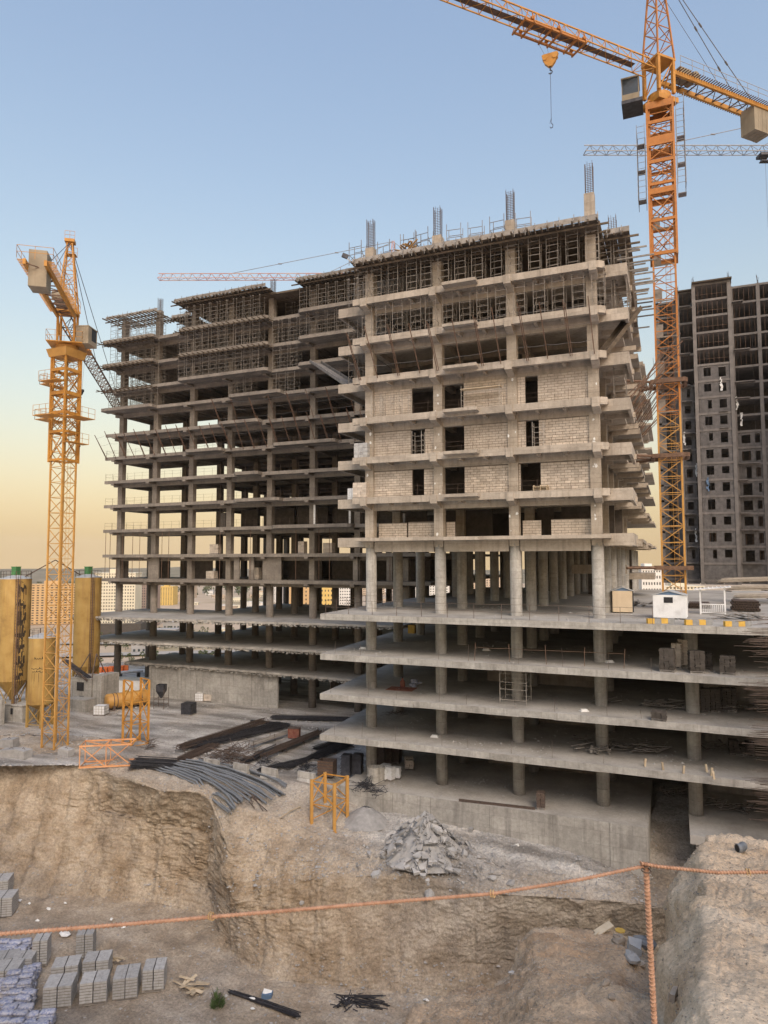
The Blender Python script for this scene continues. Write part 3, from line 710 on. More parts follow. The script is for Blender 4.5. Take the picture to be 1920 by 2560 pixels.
# infill of the wing
def winfill(i, a, b, y, m='dark_shade_block', top=None, bot=0, blocks=False):
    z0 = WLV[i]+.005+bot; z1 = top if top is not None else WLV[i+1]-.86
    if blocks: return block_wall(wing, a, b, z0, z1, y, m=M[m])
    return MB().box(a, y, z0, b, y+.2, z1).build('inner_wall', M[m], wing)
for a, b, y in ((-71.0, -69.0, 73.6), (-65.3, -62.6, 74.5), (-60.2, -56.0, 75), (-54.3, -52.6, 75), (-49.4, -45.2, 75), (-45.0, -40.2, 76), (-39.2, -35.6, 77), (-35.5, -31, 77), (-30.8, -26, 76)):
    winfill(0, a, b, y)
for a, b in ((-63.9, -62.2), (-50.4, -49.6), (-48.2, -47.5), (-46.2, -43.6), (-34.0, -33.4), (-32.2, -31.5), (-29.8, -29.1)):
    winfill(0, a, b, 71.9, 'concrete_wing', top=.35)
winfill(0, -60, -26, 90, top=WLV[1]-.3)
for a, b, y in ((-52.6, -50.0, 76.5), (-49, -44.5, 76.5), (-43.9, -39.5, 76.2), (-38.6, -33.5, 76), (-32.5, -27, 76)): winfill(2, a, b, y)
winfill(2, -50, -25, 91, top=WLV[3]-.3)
for i in (3, 4, 5, 6, 7): winfill(i, -53, -25, 92.5, top=WLV[i+1]-.3, bot=1.1 if i == 3 else 0)  # back walls added to close off the sky and darken these floors
for i in (7, 8, 9, 10): winfill(i, -62, -25, 80.0 if i > 9 else 79.4, top=(WLV+[WTOP])[i+1]-.3)  # dark walls added behind the shoring in place of deep shade
for x, z0, z1 in ((-39.9, 4.15, 6.6), (-35.2, 4.15, 6.6), (-29.2, 4.2, 6.6)):
    MB().obox((x+.42, 72.66, (z0+z1)/2), (.25, .03, z1-z0)).build('plaster_strip', M['tarp'], wing)
for i in (0, 1):
    for x in (-70.9, -70.1, -68.9, -67.9, -66.2, -65, -61.3, -60.2, -52.2, -47.7, -41.3, -38.2, -36.8, -31.2, -29.2):
        MB().tube((x, 71.45, WLV[i]), (x, 71.45, WLV[i+1]-.4), .035, 5).build('prop', M['rustpole'], wing)
for i in (2, 3, 4, 5):
    r_ = rail('guard_rail', [(-71.1, 79.5, WLV[i]), (-71.1, 71.4, WLV[i]), (-24.6, 71.4, WLV[i])], .95, M['rebar'], wing, posts=1.25, lines=(.95, .55), r=.013, lean=.06)
# roof column stubs and cages of the wing
for k, (hs, hc) in enumerate([(.2, .9), (.9, 1.6), (.5, 1.0), (.5, 1.0), (.5, 1.7), (.6, .6), (.6, .6)]):
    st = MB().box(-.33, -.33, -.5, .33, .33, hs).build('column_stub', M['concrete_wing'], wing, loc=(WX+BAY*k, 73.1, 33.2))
    cage(hc, .5, seed=20+k).build('rebar_cage', M['rebar'], st, loc=(0, 0, hs))

# ------------------------------------------------------------------ tower under construction behind on the right
rt = thing('unfinished_building', 'tall grey block clad tower with small window holes behind the slim orange crane mast', 'building', (0, 0, 0))
RL = [-4 + 3.32*i for i in range(19)]
RM, RD, RC = mat('old_block', [(.3, (.085, .08, .078)), (.7, (.155, .145, .14))], 1.2, .95, .5, 12), M['dark_shade_block'], mat('old_concrete', [(.3, (.13, .12, .112)), (.7, (.22, .2, .185))], .6, .9, .3, streak=.4)
def bands(name, x0, x1, y0, y1, m, hh=.42, lv=None):
    b = MB()
    for z in (lv or RL): b.box(x0, y0, z-hh, x1, y1, z)
    return b.build(name, m, rt)
bands('slab', -1.8, 2.2, 158, 178, RC); bands('slab', 2.3, 5.3, 153.2, 178, RC); bands('slab', 5.35, 12.2, 150, 178, RC); bands('slab', 12.25, 30, 154.2, 178, RC)
for x, y in ((-1.5, 158), (1.9, 157.9), (2.5, 153), (5.5, 149.9), (11.95, 149.9), (12.6, 154), (17.5, 154.1), (23, 154.1), (29.5, 154.1)):
    MB().box(x-.33, y, -5, x+.33, y+.7, RL[18]+.0).build('column', RC, rt)
for x in (-1.5, 1.9, 5.5, 8.7, 12): MB().box(x-.3, 164, -5, x+.3, 164.6, RL[18]).build('column', RC, rt)
MB().box(-1.6, 170, -5, 30, 170.3, RL[17]).build('inner_wall', RD, rt)
MB().box(2.4, 160, -5, 29, 160.2, RL[12]).build('inner_wall', RD, rt)
rr3 = random.Random(31)
def rwall(x0, x1, y, lo, hi, wins, sill=.8, head=2.55, name='brick_wall'):
    for i in range(lo, hi):
        b = MB(); z0, z1 = RL[i], RL[i+1]-.42; x = x0
        for a, c_ in wins:
            if a > x: b.box(x, y, z0, a, y+.25, z1)
            s_, h_ = sill+rr3.choice((0, 0, 0, .2, -.3)), head+rr3.choice((0, 0, -.15))
            b.box(a, y, z0, c_, y+.25, z0+s_); b.box(a, y, z0+h_, c_, y+.25, z1); x = c_
            q = rr3.random()
            if q < .18: b.box(a, y+.05, z0+s_, a+(c_-a)*.45, y+.2, z0+h_)
            if q > .8: MB().box(a-.1, y-.06, z0+h_, c_+.1, y-.001, z0+h_+.14).build('lintel', RC, rt)
            if .4 < q < .6: MB().tube((a+.2, y+.3, z0+.1), (a+.25, y+.3, z1), .03, 4).tube((c_-.2, y+.3, z0+.1), (c_-.2, y+.3, z1), .03, 4).build('prop', M['rustpole'], rt)
            if .25 < q < .36: MB().obox(((a+c_)/2, y-.25, z0+.02), (1.6, .5, .06)).build('ledge', RC, rt)
        if x < x1: b.box(x, y, z0, x1, y+.25, z1)
        b.build(name, RM, rt)
rwall(5.9, 11.6, 150.12, 1, 13, [(6.9, 8.2), (9.6, 10.9)])
rwall(2.9, 5.1, 153.3, 1, 12, [(3.3, 4.4)])
rwall(12.9, 29, 154.4, 1, 9, [(13.6, 15.2), (16.0, 16.9), (18.5, 20), (22, 23.5)], sill=.5)
rwall(-1.2, 1.6, 158.2, 1, 12, [(-.3, 1.0)], sill=.1, head=2.8)
for (x0, x1, y) in ((5.9, 11.6, 150.12), (2.9, 5.1, 153.3), (12.9, 29, 154.4), (-1.2, 1.6, 158.2)):
    MB().box(x0, y, -5, x1, y+.25, RL[1]-.43).build('brick_wall', RM, rt)
for i in range(13, 18):
    b = MB()
    for k in range(7): x = 6.2+.9*k; b.tube((x, 150.3, RL[i]), (x, 150.3, RL[i+1]-.4), .035, 4)
    for k in range(3): x = 2.8+.8*k; b.tube((x, 153.5, RL[i]), (x, 153.5, RL[i+1]-.4), .035, 4)
    for k in range(7): x = 13.2+.9*k; b.tube((x, 154.6, RL[i]), (x, 154.6, RL[i+1]-.4), .035, 4)
    b.tube((6, 150.3, RL[i]+1.1), (11.7, 150.3, RL[i]+1.0), .03, 4)
    b.build('prop', M['rustpole'], rt)
b = MB()
for z, x, y in ((RL[18], -1.5, 158), (RL[18], 2.5, 153), (RL[18], 5.5, 150.2), (RL[18], 12, 150.2), (RL[18], 17.5, 154.2), (RL[18], 12.6, 154.4)):
    for q in range(6): b.tube((x+rng.uniform(-.3, .3), y+rng.uniform(0, .5), z-.3), (x+rng.uniform(-.3, .3), y+rng.uniform(0, .5), z+rng.uniform(.9, 2.0)), .03, 3)
b.build('starter_bars', M['rebar'], rt, kind='stuff')
MB().box(2.0, 152.4, RL[18]-.15, 5.6, 160, RL[18]+.1).box(5.2, 149.2, RL[18]+.02, 12.5, 160, RL[18]+.3).build('formwork', M['board'], rt)
for i in range(1, 18):
    b = MB()
    for k in range(5): x = -1.1+.6*k+rr3.uniform(-.15, .15); b.tube((x, 158.15, RL[i]), (x, 158.15, RL[i+1]-.4), .03, 4)
    b.tube((-1.4, 158.1, RL[i]+1), (1.8, 158.1, RL[i]+1.05), .03, 4)
    b.build('scaffold_pole', M['shore'], rt)
    if rr3.random() < .6: MB().box(2.4+rr3.uniform(0, .6), 152.3, RL[i]-.2, 4.8+rr3.uniform(-.6, .4), 153.2, RL[i]-.02).build('balcony', RC, rt)
    if rr3.random() < .5: MB().box(12.8, 153.2, RL[i]-.22, 13.8+rr3.uniform(0, 3), 154.2, RL[i]-.03).build('balcony', RC, rt)
for x, y in ((6.2, 149.6), (7.4, 149.6), (13.3, 153.7), (16, 153.7)): MB().tube((x, y, 2), (x+.2, y, 54), .025, 3).build('hoist_rope', M['cable'], rt)
for x, y, i, m_ in ((10.0, 149.9, 12, 'tarp'), (13.0, 153.9, 11, 'tarp'), (13.7, 153.9, 10, 'tarp'), (3.0, 152.9, 9, 'tarp'), (7.0, 149.8, 6, 'blue'), (5.1, 152.6, 7, 'tarp'), (4.6, 152.8, 3, 'tarp')):
    bs = MB(); zz = RL[i]
    for q in range(6):
        bs.obox((x+rng.uniform(-.15, .15), y-rng.uniform(0, .2), zz-q*.45), (rng.uniform(.15, .5), .06, .5), Euler((rng.uniform(-.3, .3), rng.uniform(-.3, .3), rng.uniform(-.5, .5))).to_matrix())
    bs.build('torn_sheet', M[m_], rt)
MB().box(30.5, 126, -6, 46, 178, 56).build('shade_mass', RM, rt)  # unseen mass added beside the tower to keep sun off its front

# ================================================================== TOWER CRANES
def lattice_section(s, H, leg, br, panels=2, ladder=True):
    b = MB(); h = s/2
    for x in (-h, h):
        for y in (-h, h): b.box(x-leg/2, y-leg/2, 0, x+leg/2, y+leg/2, H-.004)
    ph = H/panels
    for f in range(4):
        a = [(-h, -h), (h, -h), (h, h), (-h, h)][f]; c_ = [(h, -h), (h, h), (-h, h), (-h, -h)][f]
        for p in range(panels):
            z0, z1 = p*ph, (p+1)*ph
            b.tube((*a, z0+.05), (*c_, z0+.05), br, 4, False)
            if p % 2 == 0: b.tube((*a, z0+.05), (*c_, z1-.0), br*1.1, 4, False)
            else: b.tube((*c_, z0+.05), (*a, z1-.0), br*1.1, 4, False)
    if ladder:
        for x in (.1, .5): b.tube((x, h*.55, 0), (x, h*.55, H), .02, 3, False)
        z = .15
        while z < H: b.tube((.1, h*.55, z), (.5, h*.55, z), .014, 3, False); z += .35
    return b
def truss_jib(L, w, h, pan, rc, rb):
    """triangular jib along +x, two bottom chords and one top chord"""
    b = MB(); n_ = int(L/pan)
    for y in (-w/2, w/2): b.tube((0, y, 0), (L, y, 0), rc, 4)
    b.tube((0, 0, h), (L-pan*.5, 0, h), rc*1.15, 4)
    for k in range(n_):
        x0, x1, xm = k*pan, (k+1)*pan, (k+.5)*pan
        for y in (-w/2, w/2):
            b.tube((x0, y, 0), (xm, 0, h), rb, 4, False); b.tube((xm, 0, h), (x1, y, 0), rb, 4, False)
        b.tube((x0, -w/2, 0), (x0, w/2, 0), rb, 4, False); b.tube((x0, -w/2 if k % 2 else w/2, 0), (x1, w/2 if k % 2 else -w/2, 0), rb, 4, False)
    return b
def frame_rail(b, p, q, hgt, step=1.5, r=.022, mids=(.5, 1.0)):
    p, q = Vector(p), Vector(q); n_ = max(1, round((q-p).length/step)); u = Vector((0, 0, hgt))
    for k in range(n_+1): a = p.lerp(q, k/n_); b.tube(a, a+u, r, 4, False)
    for f in mids: b.tube(p+u*f, q+u*f, r, 4, False)
def child(name, b, m, parent, loc=(0, 0, 0), rz=0, ry=0, smooth=False):
    o = b.build(name, m, parent, smooth); o.location = loc; o.rotation_euler = (0, ry, rz); return o
def apex(b, s0, s1, z0, z1, leg, br, lean=0):
    P = lambda u: (s0/2*(1-u)+s1/2*u, z0+(z1-z0)*u, lean*u)
    for sx in (-1, 1):
        for sy in (-1, 1):
            a, za, la = P(0); c_, zc, lc = P(1); b.tube((sx*a+la, sy*a, za), (sx*c_+lc, sy*c_, zc), leg, 4)
    n_ = 7
    for k in range(n_):
        a, za, la = P(k/n_); c_, zc, lc = P((k+1)/n_)
        for f in range(4):
            g = [(-1, -1), (1, -1), (1, 1), (-1, 1)]; p, q = g[f], g[(f+1) % 4]
            b.tube((p[0]*a+la, p[1]*a, za), (q[0]*a+la, q[1]*a, za), br, 4, False)
            if k % 2: p, q = q, p
            b.tube((p[0]*a+la, p[1]*a, za), (q[0]*c_+lc, q[1]*c_, zc), br, 4, False)
def hook_block(parent, m, loc, rope_top, drop, rope_n=4, size=1.0):
    b = MB(); s = size
    pr = [(-.75, .55), (-.6, .62), (.62, .62), (.75, .5), (.45, -.25), (.15, -.62), (-.15, -.62), (-.5, -.25)]
    b.add([(x*s, -.16*s, z*s) for x, z in pr]+[(x*s, .16*s, z*s) for x, z in pr], [tuple(reversed(range(8))), tuple(range(8, 16))]+[(i, (i+1) % 8, (i+1) % 8+8, i+8) for i in range(8)])
    for x in (-.45, .45): b.tube((x*s, -.22*s, .25*s), (x*s, .22*s, .25*s), .24*s, 10)
    hb = child('hook_block', b, m, parent, loc)
    h = MB(); h.tube((0, 0, -.6*s), (0, 0, -.95*s), .07*s, 6)
    h.path([(0, 0, -.95*s)]+[(.16*s*math.sin(t), 0, -1.12*s-.16*s*math.cos(t)*-1) for t in [0.3*k for k in range(1, 15)]], .05*s, 5)
    child('hook', h, M['darksteel'], hb)
    if drop:
        r_ = MB(); r_.tube((0, 0, -1.1*s), (0, 0, -1.1*s-drop), .022, 4); r_.tube((-.12, 0, -1.1*s-drop), (0, 0, -1.6*s-drop+.9), .02, 3)
        r_.path([(0, 0, -1.1*s-drop), (.12, 0, -1.25*s-drop), (.1, 0, -1.5*s-drop), (-.05, 0, -1.55*s-drop), (-.12, 0, -1.4*s-drop)], .03, 4)
        child('sling_chain', r_, M['darksteel'], hb)
    c_ = MB()
    for dx, dy in ((-.5, -.3), (.5, -.3), (-.15, .3), (.25, .3))[:rope_n]:
        c_.tube((loc[0]+dx*.9*s, loc[1]+dy*.3, loc[2]+.55*s), (loc[0]+dx*2.2, loc[1]+dy*2, rope_top), .014, 3, False)
    child('hoist_rope', c_, M['cable'], parent)
def counter_jib(parent, ang, root, L, w, z, m, wx, wsize, wz, nblk=4, hh=.42, side_deck=False, elev=0):
    ca, sa = math.cos(ang), math.sin(ang)
    b = MB()
    for y in (-w/2, w/2): b.box(root, y-.11, -hh/2, L, y+.11, hh/2)
    k = root; i = 0
    d = MB()
    while k < L-1:
        d.tube((k, -w/2+.1, 0), (k, w/2-.1, 0), .06, 4); d.tube((k, (-1)**i*(w/2-.1), 0), (k+1.1, -(-1)**i*(w/2-.1), 0), .045, 4, False); k += 1.1; i += 1
    child('counter_jib', b, m, parent, (0, 0, z), ang)
    child('counter_jib_bracing', d, M['rustpole'], parent, (0, 0, z-.05), ang)
    r_ = MB()
    for y in (-w/2-.55, w/2+.55): frame_rail(r_, (root+.4, y, hh/2), (L, y, hh/2), 1.05, 1.4)
    frame_rail(r_, (L, -w/2-.55, hh/2), (L, w/2+.55, hh/2), 1.05, 1.4)
    child('handrail', r_, M['steel'] if not side_deck else m, parent, (0, 0, z), ang)
    for y in (-w/2-.35, w/2+.35):
        g = MB(); k = root+.4
        while k < L: g.box(k, y-.24, hh/2-.06, k+.09, y+.24, hh/2); k += .3
        child('walkway', g, M['rustpole'] if not side_deck else m, parent, (0, 0, z), ang)
    wt_ = wsize[0]/nblk
    for q in range(nblk):
        x = wx + q*wt_
        cb = MB().box(x+.015, -wsize[1]/2, wz-wsize[2]/2+rng.uniform(-.03, .03), x+wt_-.015, wsize[1]/2, wz+wsize[2]/2)
        child('counterweight', cb, M['weight'], parent, (0, 0, z), ang)
    wb_ = MB().box(root+1.2, -.55, hh/2, root+2.6, .55, hh/2+.85).tube((root+3.2, -.6, hh/2+.5), (root+3.2, .6, hh/2+.5), .42, 12)
    child('winch', wb_, M['weight'], parent, (0, 0, z), ang)
def cab(parent, loc, rz, m=M['white'], s=1.0):
    b = MB().box(-.75*s, -1.0*s, 0, .75*s, 1.2*s, .12*s).box(-.75*s, .35*s, .12*s, .75*s, 1.2*s, 2.05*s).box(-.8*s, -1.1*s, 2.05*s, .8*s, 1.25*s, 2.15*s).box(-.75*s, -1.0*s, .12*s, .75*s, .35*s, .55*s)
    for x in (-.72, .72): b.box((x-.03)*s, -1.0*s, .55*s, (x+.03)*s, -.93*s, 2.05*s)
    o = child('cab', b, m, parent, loc, rz)
    child('window', MB().box(-.70*s, -.95*s, .55*s, .70*s, .345*s, 2.045*s), M['glass'], o)

# ---------- right crane, stands on the upper deck beside the building
RCX, RCY = .1, 63.6
rc = thing('tower_crane', 'tall orange tower crane with a yellow hook block, tied to the block walled frame', 'tower crane', (RCX, RCY, 0))
sec_top = lattice_section(1.78, 2.8, .14, .04).mesh('mast_section', M['redorange'])
sec_low = lattice_section(1.78, 2.8, .14, .04).mesh('mast_section', M['yellow'])
z = PLV[0]; k = 0
while z < 38:
    put(sec_top if z > 12 else sec_low, 'mast_section', rc, (0, 0, z))
    z += 2.8
for z in (28.9, 32.2, 25.6, 22.4, 19.2, 16.0, 12.6, 9.2): child('rest_platform', MB().box(-.95, -.4, z, -.25, -.3, z+1.15).box(-.249, -.36, z, .9, -.32, z+.12), M['greywood'], rc)
b = MB(); s = 1.06
for x in (-s, s):
    for y in (-s, s): b.box(x-.09, y-.09, 26.2, x+.09, y+.09, 40.2)
for z, hh in ((26.3, .3), (29.3, .25), (31.8, .5), (32.6, .25), (34.6, .3), (36.2, .8), (38.2, .3), (39.6, .6)):
    b.box(-s, -s-.08, z, s, -s+.08, z+hh); b.box(-s, s-.08, z, s, s+.08, z+hh); b.box(-s-.08, -s+.081, z, -s+.08, s-.081, z+hh); b.box(s-.08, -s+.081, z, s+.08, s-.081, z+hh)
for z0, z1 in ((26.5, 29.3), (29.5, 31.8), (32.8, 34.6), (34.9, 36.2), (37, 38.2)):
    for y in (-s, s): b.tube((-s, y, z0), (s, y, z1), .05, 4); b.tube((s, y, z0), (-s, y, z1), .05, 4)
    for x in (-s, s): b.tube((x, -s, z0), (x, s, z1), .05, 4)
child('climbing_cage', b, M['redorange'], rc)
for sx in (-1, 1):
    b = MB(); x0, x1 = sx*1.3, sx*1.95
    for x in (x0, x1):
        for y in (-1.1, 1.1): b.tube((x, y, 31.5 if sx < 0 else 32.3), (x, y, 38.4 if sx < 0 else 40.4), .03, 4)
    z = 31.6 if sx < 0 else 32.4
    while z < (38.4 if sx < 0 else 40.3):
        b.tube((x0, -1.1, z), (x1, -1.1, z), .022, 4, False); b.tube((x1, -1.1, z), (x1, 1.1, z), .022, 4, False); z += .55
    for z in (31.5, 34.2, 36.6): b.box(min(x0, x1), -1.0, z, max(x0, x1), -.2, z+.05)
    child('service_platform', b, M['farsteel'], rc)
b = MB().box(-1.12, -1.12, 40.25, 1.12, 1.12, 40.7).lathe([(0, 40.7), (1.0, 40.7), (1.0, 41.2), (0, 41.2)], 20)
for x in (-.85, .85):
    for y in (-.85, .85): b.box(x-.13, y-.13, 41.2, x+.13, y+.13, 44.3)
for z0, z1 in ((41.3, 44.2),):
    for y in (-.85, .85): b.tube((-.85, y, z0), (.85, y, z1), .06, 4)
    for x in (-.85, .85): b.tube((x, .85, z0), (x, -.85, z1), .06, 4)
b.box(-1.05, -1.0, 44.2, 1.05, 1.0, 44.4)
child('slewing_head', b, M['orange'], rc, rz=R(45))
b = MB(); apex(b, 1.9, .5, 44.4, 54.5, .09, .04)
child('apex_frame', b, M['redorange'], rc, rz=R(45))
JA = R(227)
jb = truss_jib(52, 1.3, 1.35, 1.45, .06, .03)
child('jib', jb, M['orange'], rc, (math.cos(JA)*1.0, math.sin(JA)*1.0, 43.2), JA)
jl = MB()
for k in range(0, 50, 3): jl.tube((k, -.3, .05), (k+3, -.3, .05), .02, 3, False)
child('jib_walkway', MB().box(2, -.28, .02, 50, .28, .05), M['rustpole'], rc, (math.cos(JA)*1.0, math.sin(JA)*1.0, 43.2), JA)
b = MB(); top = Vector((0, 0, 54.3))
for L_ in (18, 36):
    e_ = Vector((math.cos(JA)*L_, math.sin(JA)*L_, 44.7)); b.tube(top, e_, .04, 4)
    for f in (.3, .62): m_ = top.lerp(e_, f); b.tube(m_-(e_-top).normalized()*.25, m_+(e_-top).normalized()*.25, .09, 6)
CA = R(47)
for y in (-.55, .55):
    e_ = Vector((math.cos(CA)*11.5-math.sin(CA)*y, math.sin(CA)*11.5+math.cos(CA)*y, 43.7)); b.tube(top, e_, .035, 4)
    for f in (.45, .72): m_ = top.lerp(e_, f); b.tube(m_-(e_-top).normalized()*.22, m_+(e_-top).normalized()*.22, .08, 6)
b.tube(top - Vector((0, 0, 2.5)), (math.cos(CA)*8.8, math.sin(CA)*8.8, 43.6), .02, 4)
child('pendant_rope', b, M['cable'], rc)
counter_jib(rc, CA, .9, 14.2, 1.5, 43.35, M['orange'], 11.4, (2.2, 1.5, 2.5), -1.25, 4)
cab(rc, (-2.35, -.75, 40.55), 0, M['weight'], .95)
child('cab_floor', MB().box(-3.1, -1.8, 40.2, -1.35, .5, 40.5), M['darksteel'], rc)
# trolley and hook where the photograph shows them along the jib
TL = 12.0
tx, ty = math.cos(JA)*TL, math.sin(JA)*TL
b = MB()
for x in (-2.6, 0, 2.6):
    b.box(x-.5, -.95, -.35, x-.38, .95, -.22).box(x+.38, -.95, -.35, x+.5, .95, -.22)
    for y in (-.9, .9): b.tube((x-.45, y, -.3), (x-.2, y, .45), .05, 4); b.tube((x+.45, y, -.3), (x+.2, y, .45), .05, 4); b.tube((x-.3, y, .1), (x-.3, y*.8, .1), .16, 8)
b.box(-3.1, -.85, -.3, 3.1, -.7, -.15).box(-3.1, .7, -.3, 3.1, .85, -.15)
child('trolley', b, M['redorange'], rc, (tx, ty, 43.1), JA)
hook_block(rc, M['orange'], (tx, ty, 40.9), 42.8, 4.4, 4, .9)
b = MB()
for z in (15.0, 8.6, -.9):
    for y in (-1.25, 1.25): b.box(-1.4, y-.14, z, 1.4, y+.14, z+.34)
    for x in (-1.4, 1.4): b.box(x-.14, -1.1, z, x+.14, 1.1, z+.34)
    for y in (-1.25, 1.25): b.tube((-1.4, y, z+.17), (-3.6, y*2.2, z+.17), .12, 5)
    b.tube((-1.4, 1.2, z+.17), (-3.6, -1.8, z+.17), .1, 5)
child('wall_tie', b, M['rustpole'], rc)

# ---------- left crane, stands in the yard by the silos
LCX, LCY = -53.8, 48.6
lc = thing('tower_crane', 'yellow orange tower crane rising beside the silos, its concrete counterweight facing out', 'tower crane', (LCX, LCY, -17.45))
sec_y = lattice_section(1.56, 2.92, .14, .036).mesh('mast_section', M['yellow'])
z = 0; k = 0
while z < 37:
    put(sec_y, 'mast_section', lc, (0, 0, z)); z += 2.92
Z0 = 17.45
b = MB(); s = .92
for x in (-s, s):
    for y in (-s, s): b.box(x-.075, y-.075, 26.8, x+.075, y+.075, 37.2)
for z, hh in ((26.9, .2), (29.6, .25), (31.4, .3), (33.3, .35), (35.6, .3)):
    b.box(-s, -s-.07, z, s, -s+.07, z+hh); b.box(-s, s-.07, z, s, s+.07, z+hh); b.box(-s-.07, -s+.071, z, -s+.07, s-.071, z+hh); b.box(s-.07, -s+.071, z, s+.07, s-.071, z+hh)
for z0, z1 in ((27.1, 29.6), (29.9, 31.4), (31.7, 33.3), (33.7, 35.6)):
    for y in (-s, s): b.tube((-s, y, z0), (s, y, z1), .045, 4); b.tube((s, y, z0), (-s, y, z1), .045, 4)
    for x in (-s, s): b.tube((x, -s, z0), (x, s, z1), .045, 4); b.tube((x, s, z0), (x, -s, z1), .045, 4)
child('climbing_cage', b, M['orange'], lc)
b = MB()
def deck(z, out, rail_h=1.0, sides=((-1, 0), (0, -1), (1, 0))):
    for dx, dy in sides:
        if dx: x0, x1 = sorted((dx*1.1, dx*(1.1+out))); b.box(x0, -1.2, z, x1, 1.2, z+.06); frame_rail(b, (dx*(1.1+out), -1.2, z), (dx*(1.1+out), 1.2, z), rail_h, .8, .02); frame_rail(b, (dx*1.1, -1.2, z), (dx*(1.1+out), -1.2, z), rail_h, .6, .02)
        else: y0, y1 = sorted((dy*1.1, dy*(1.1+out))); b.box(-1.2, y0, z, 1.2, y1, z+.06); frame_rail(b, (-1.2, dy*(1.1+out), z), (1.2, dy*(1.1+out), z), rail_h, .8, .02)
deck(34.4, 1.0, sides=((-1, 0), (0, -1))); deck(31.0, 1.5); deck(28.6, .8, sides=((1, 0),))
child('service_platform', b, M['orange'], lc)
b = MB()
b.add([(-1.1, -1.1, 37.0), (1.1, -1.1, 37.0), (1.1, 1.1, 37.0), (-1.1, 1.1, 37.0), (-1.3, -1.3, 37.75), (1.3, -1.3, 37.75), (1.3, 1.3, 37.75), (-1.3, 1.3, 37.75)], [(3,2,1,0),(4,5,6,7),(0,1,5,4),(1,2,6,5),(2,3,7,6),(3,0,4,7)])
b.lathe([(0, 37.75), (1.05, 37.75), (1.05, 38.2), (0, 38.2)], 20)
child('slewing_ring', b, M['yellow'], lc)
LA = R(127); LB = R(127+180)
b = MB()
for x in (-.75, .75):
    for y in (-.75, .75): b.box(x-.1, y-.1, 38.2, x+.1, y+.1, 41.6)
for y in (-.75, .75): b.tube((-.75, y, 38.3), (.75, y, 41.5), .06, 4); b.tube((.75, y, 38.3), (-.75, y, 41.5), .06, 4)
for x in (-.75, .75): b.tube((x, -.75, 38.3), (x, .75, 41.5), .06, 4)
b.box(-.9, -.9, 41.5, .9, .9, 41.7).box(-1.5, -1.6, 38.25, 1.5, 1.6, 38.33)
frame_rail(b, (-1.5, -1.6, 38.3), (1.5, -1.6, 38.3), 1.05, .8, .02); frame_rail(b, (-1.5, 1.6, 38.3), (1.5, 1.6, 38.3), 1.05, .8, .02); frame_rail(b, (-1.5, -1.6, 38.3), (-1.5, 1.6, 38.3), 1.05, .8, .02)
child('slewing_head', b, M['orange'], lc, rz=LA)
b = MB(); apex(b, 1.7, .45, 41.7, 48.6, .085, .032)
b.box(-.45, -.45, 48.6, .45, .45, 48.9); b.box(.2, -.5, 47.6, 1.0, .5, 47.66); frame_rail(b, (1.0, -.5, 47.6), (1.0, .5, 47.6), 1.0, .5, .02); frame_rail(b, (-.3, -.45, 48.9), (-.3, .45, 48.9), .8, .5, .02); b.tube((0, -.35, 48.7), (0, .35, 48.7), .3, 10)
child('apex_frame', b, M['orange'], lc, rz=LA)
cab(lc, (1.6, .9, 38.3), R(200), M['weight'], .82)
child('jib', truss_jib(46, 1.3, 1.25, 1.5, .07, .035), M['rustpole'], lc, (math.cos(LA)*.9, math.sin(LA)*.9, 40.4), LA)
counter_jib(lc, LB, .8, 13.2, 1.55, 41.0, M['orange'], 10.6, (1.7, 1.35, 3.0), -.1, 3, .45, True)
b = MB(); top = Vector((0, 0, 48.7))
for L_, y in ((40, .0), (17, .0)):
    b.tube(top, (math.cos(LA)*L_, math.sin(LA)*L_, 41.7), .04, 4)
for y in (-.5, .5): b.tube(top, (math.cos(LB)*10-math.sin(LB)*y, math.sin(LB)*10+math.cos(LB)*y, 41.3), .03, 4)
child('pendant_rope', b, M['cable'], lc)
tx, ty = math.cos(LA)*8.0, math.sin(LA)*8.0
child('trolley', MB().box(-1.0, -.9, -.35, 1.0, .9, -.2).box(-.9, -.8, -.2, -.7, .8, .2).box(.7, -.8, -.2, .9, .8, .2), M['redorange'], lc, (tx, ty, 40.35), LA)
hook_block(lc, M['darksteel'], (tx, ty, 35.6), 40.0, 5.2, 2, .5)

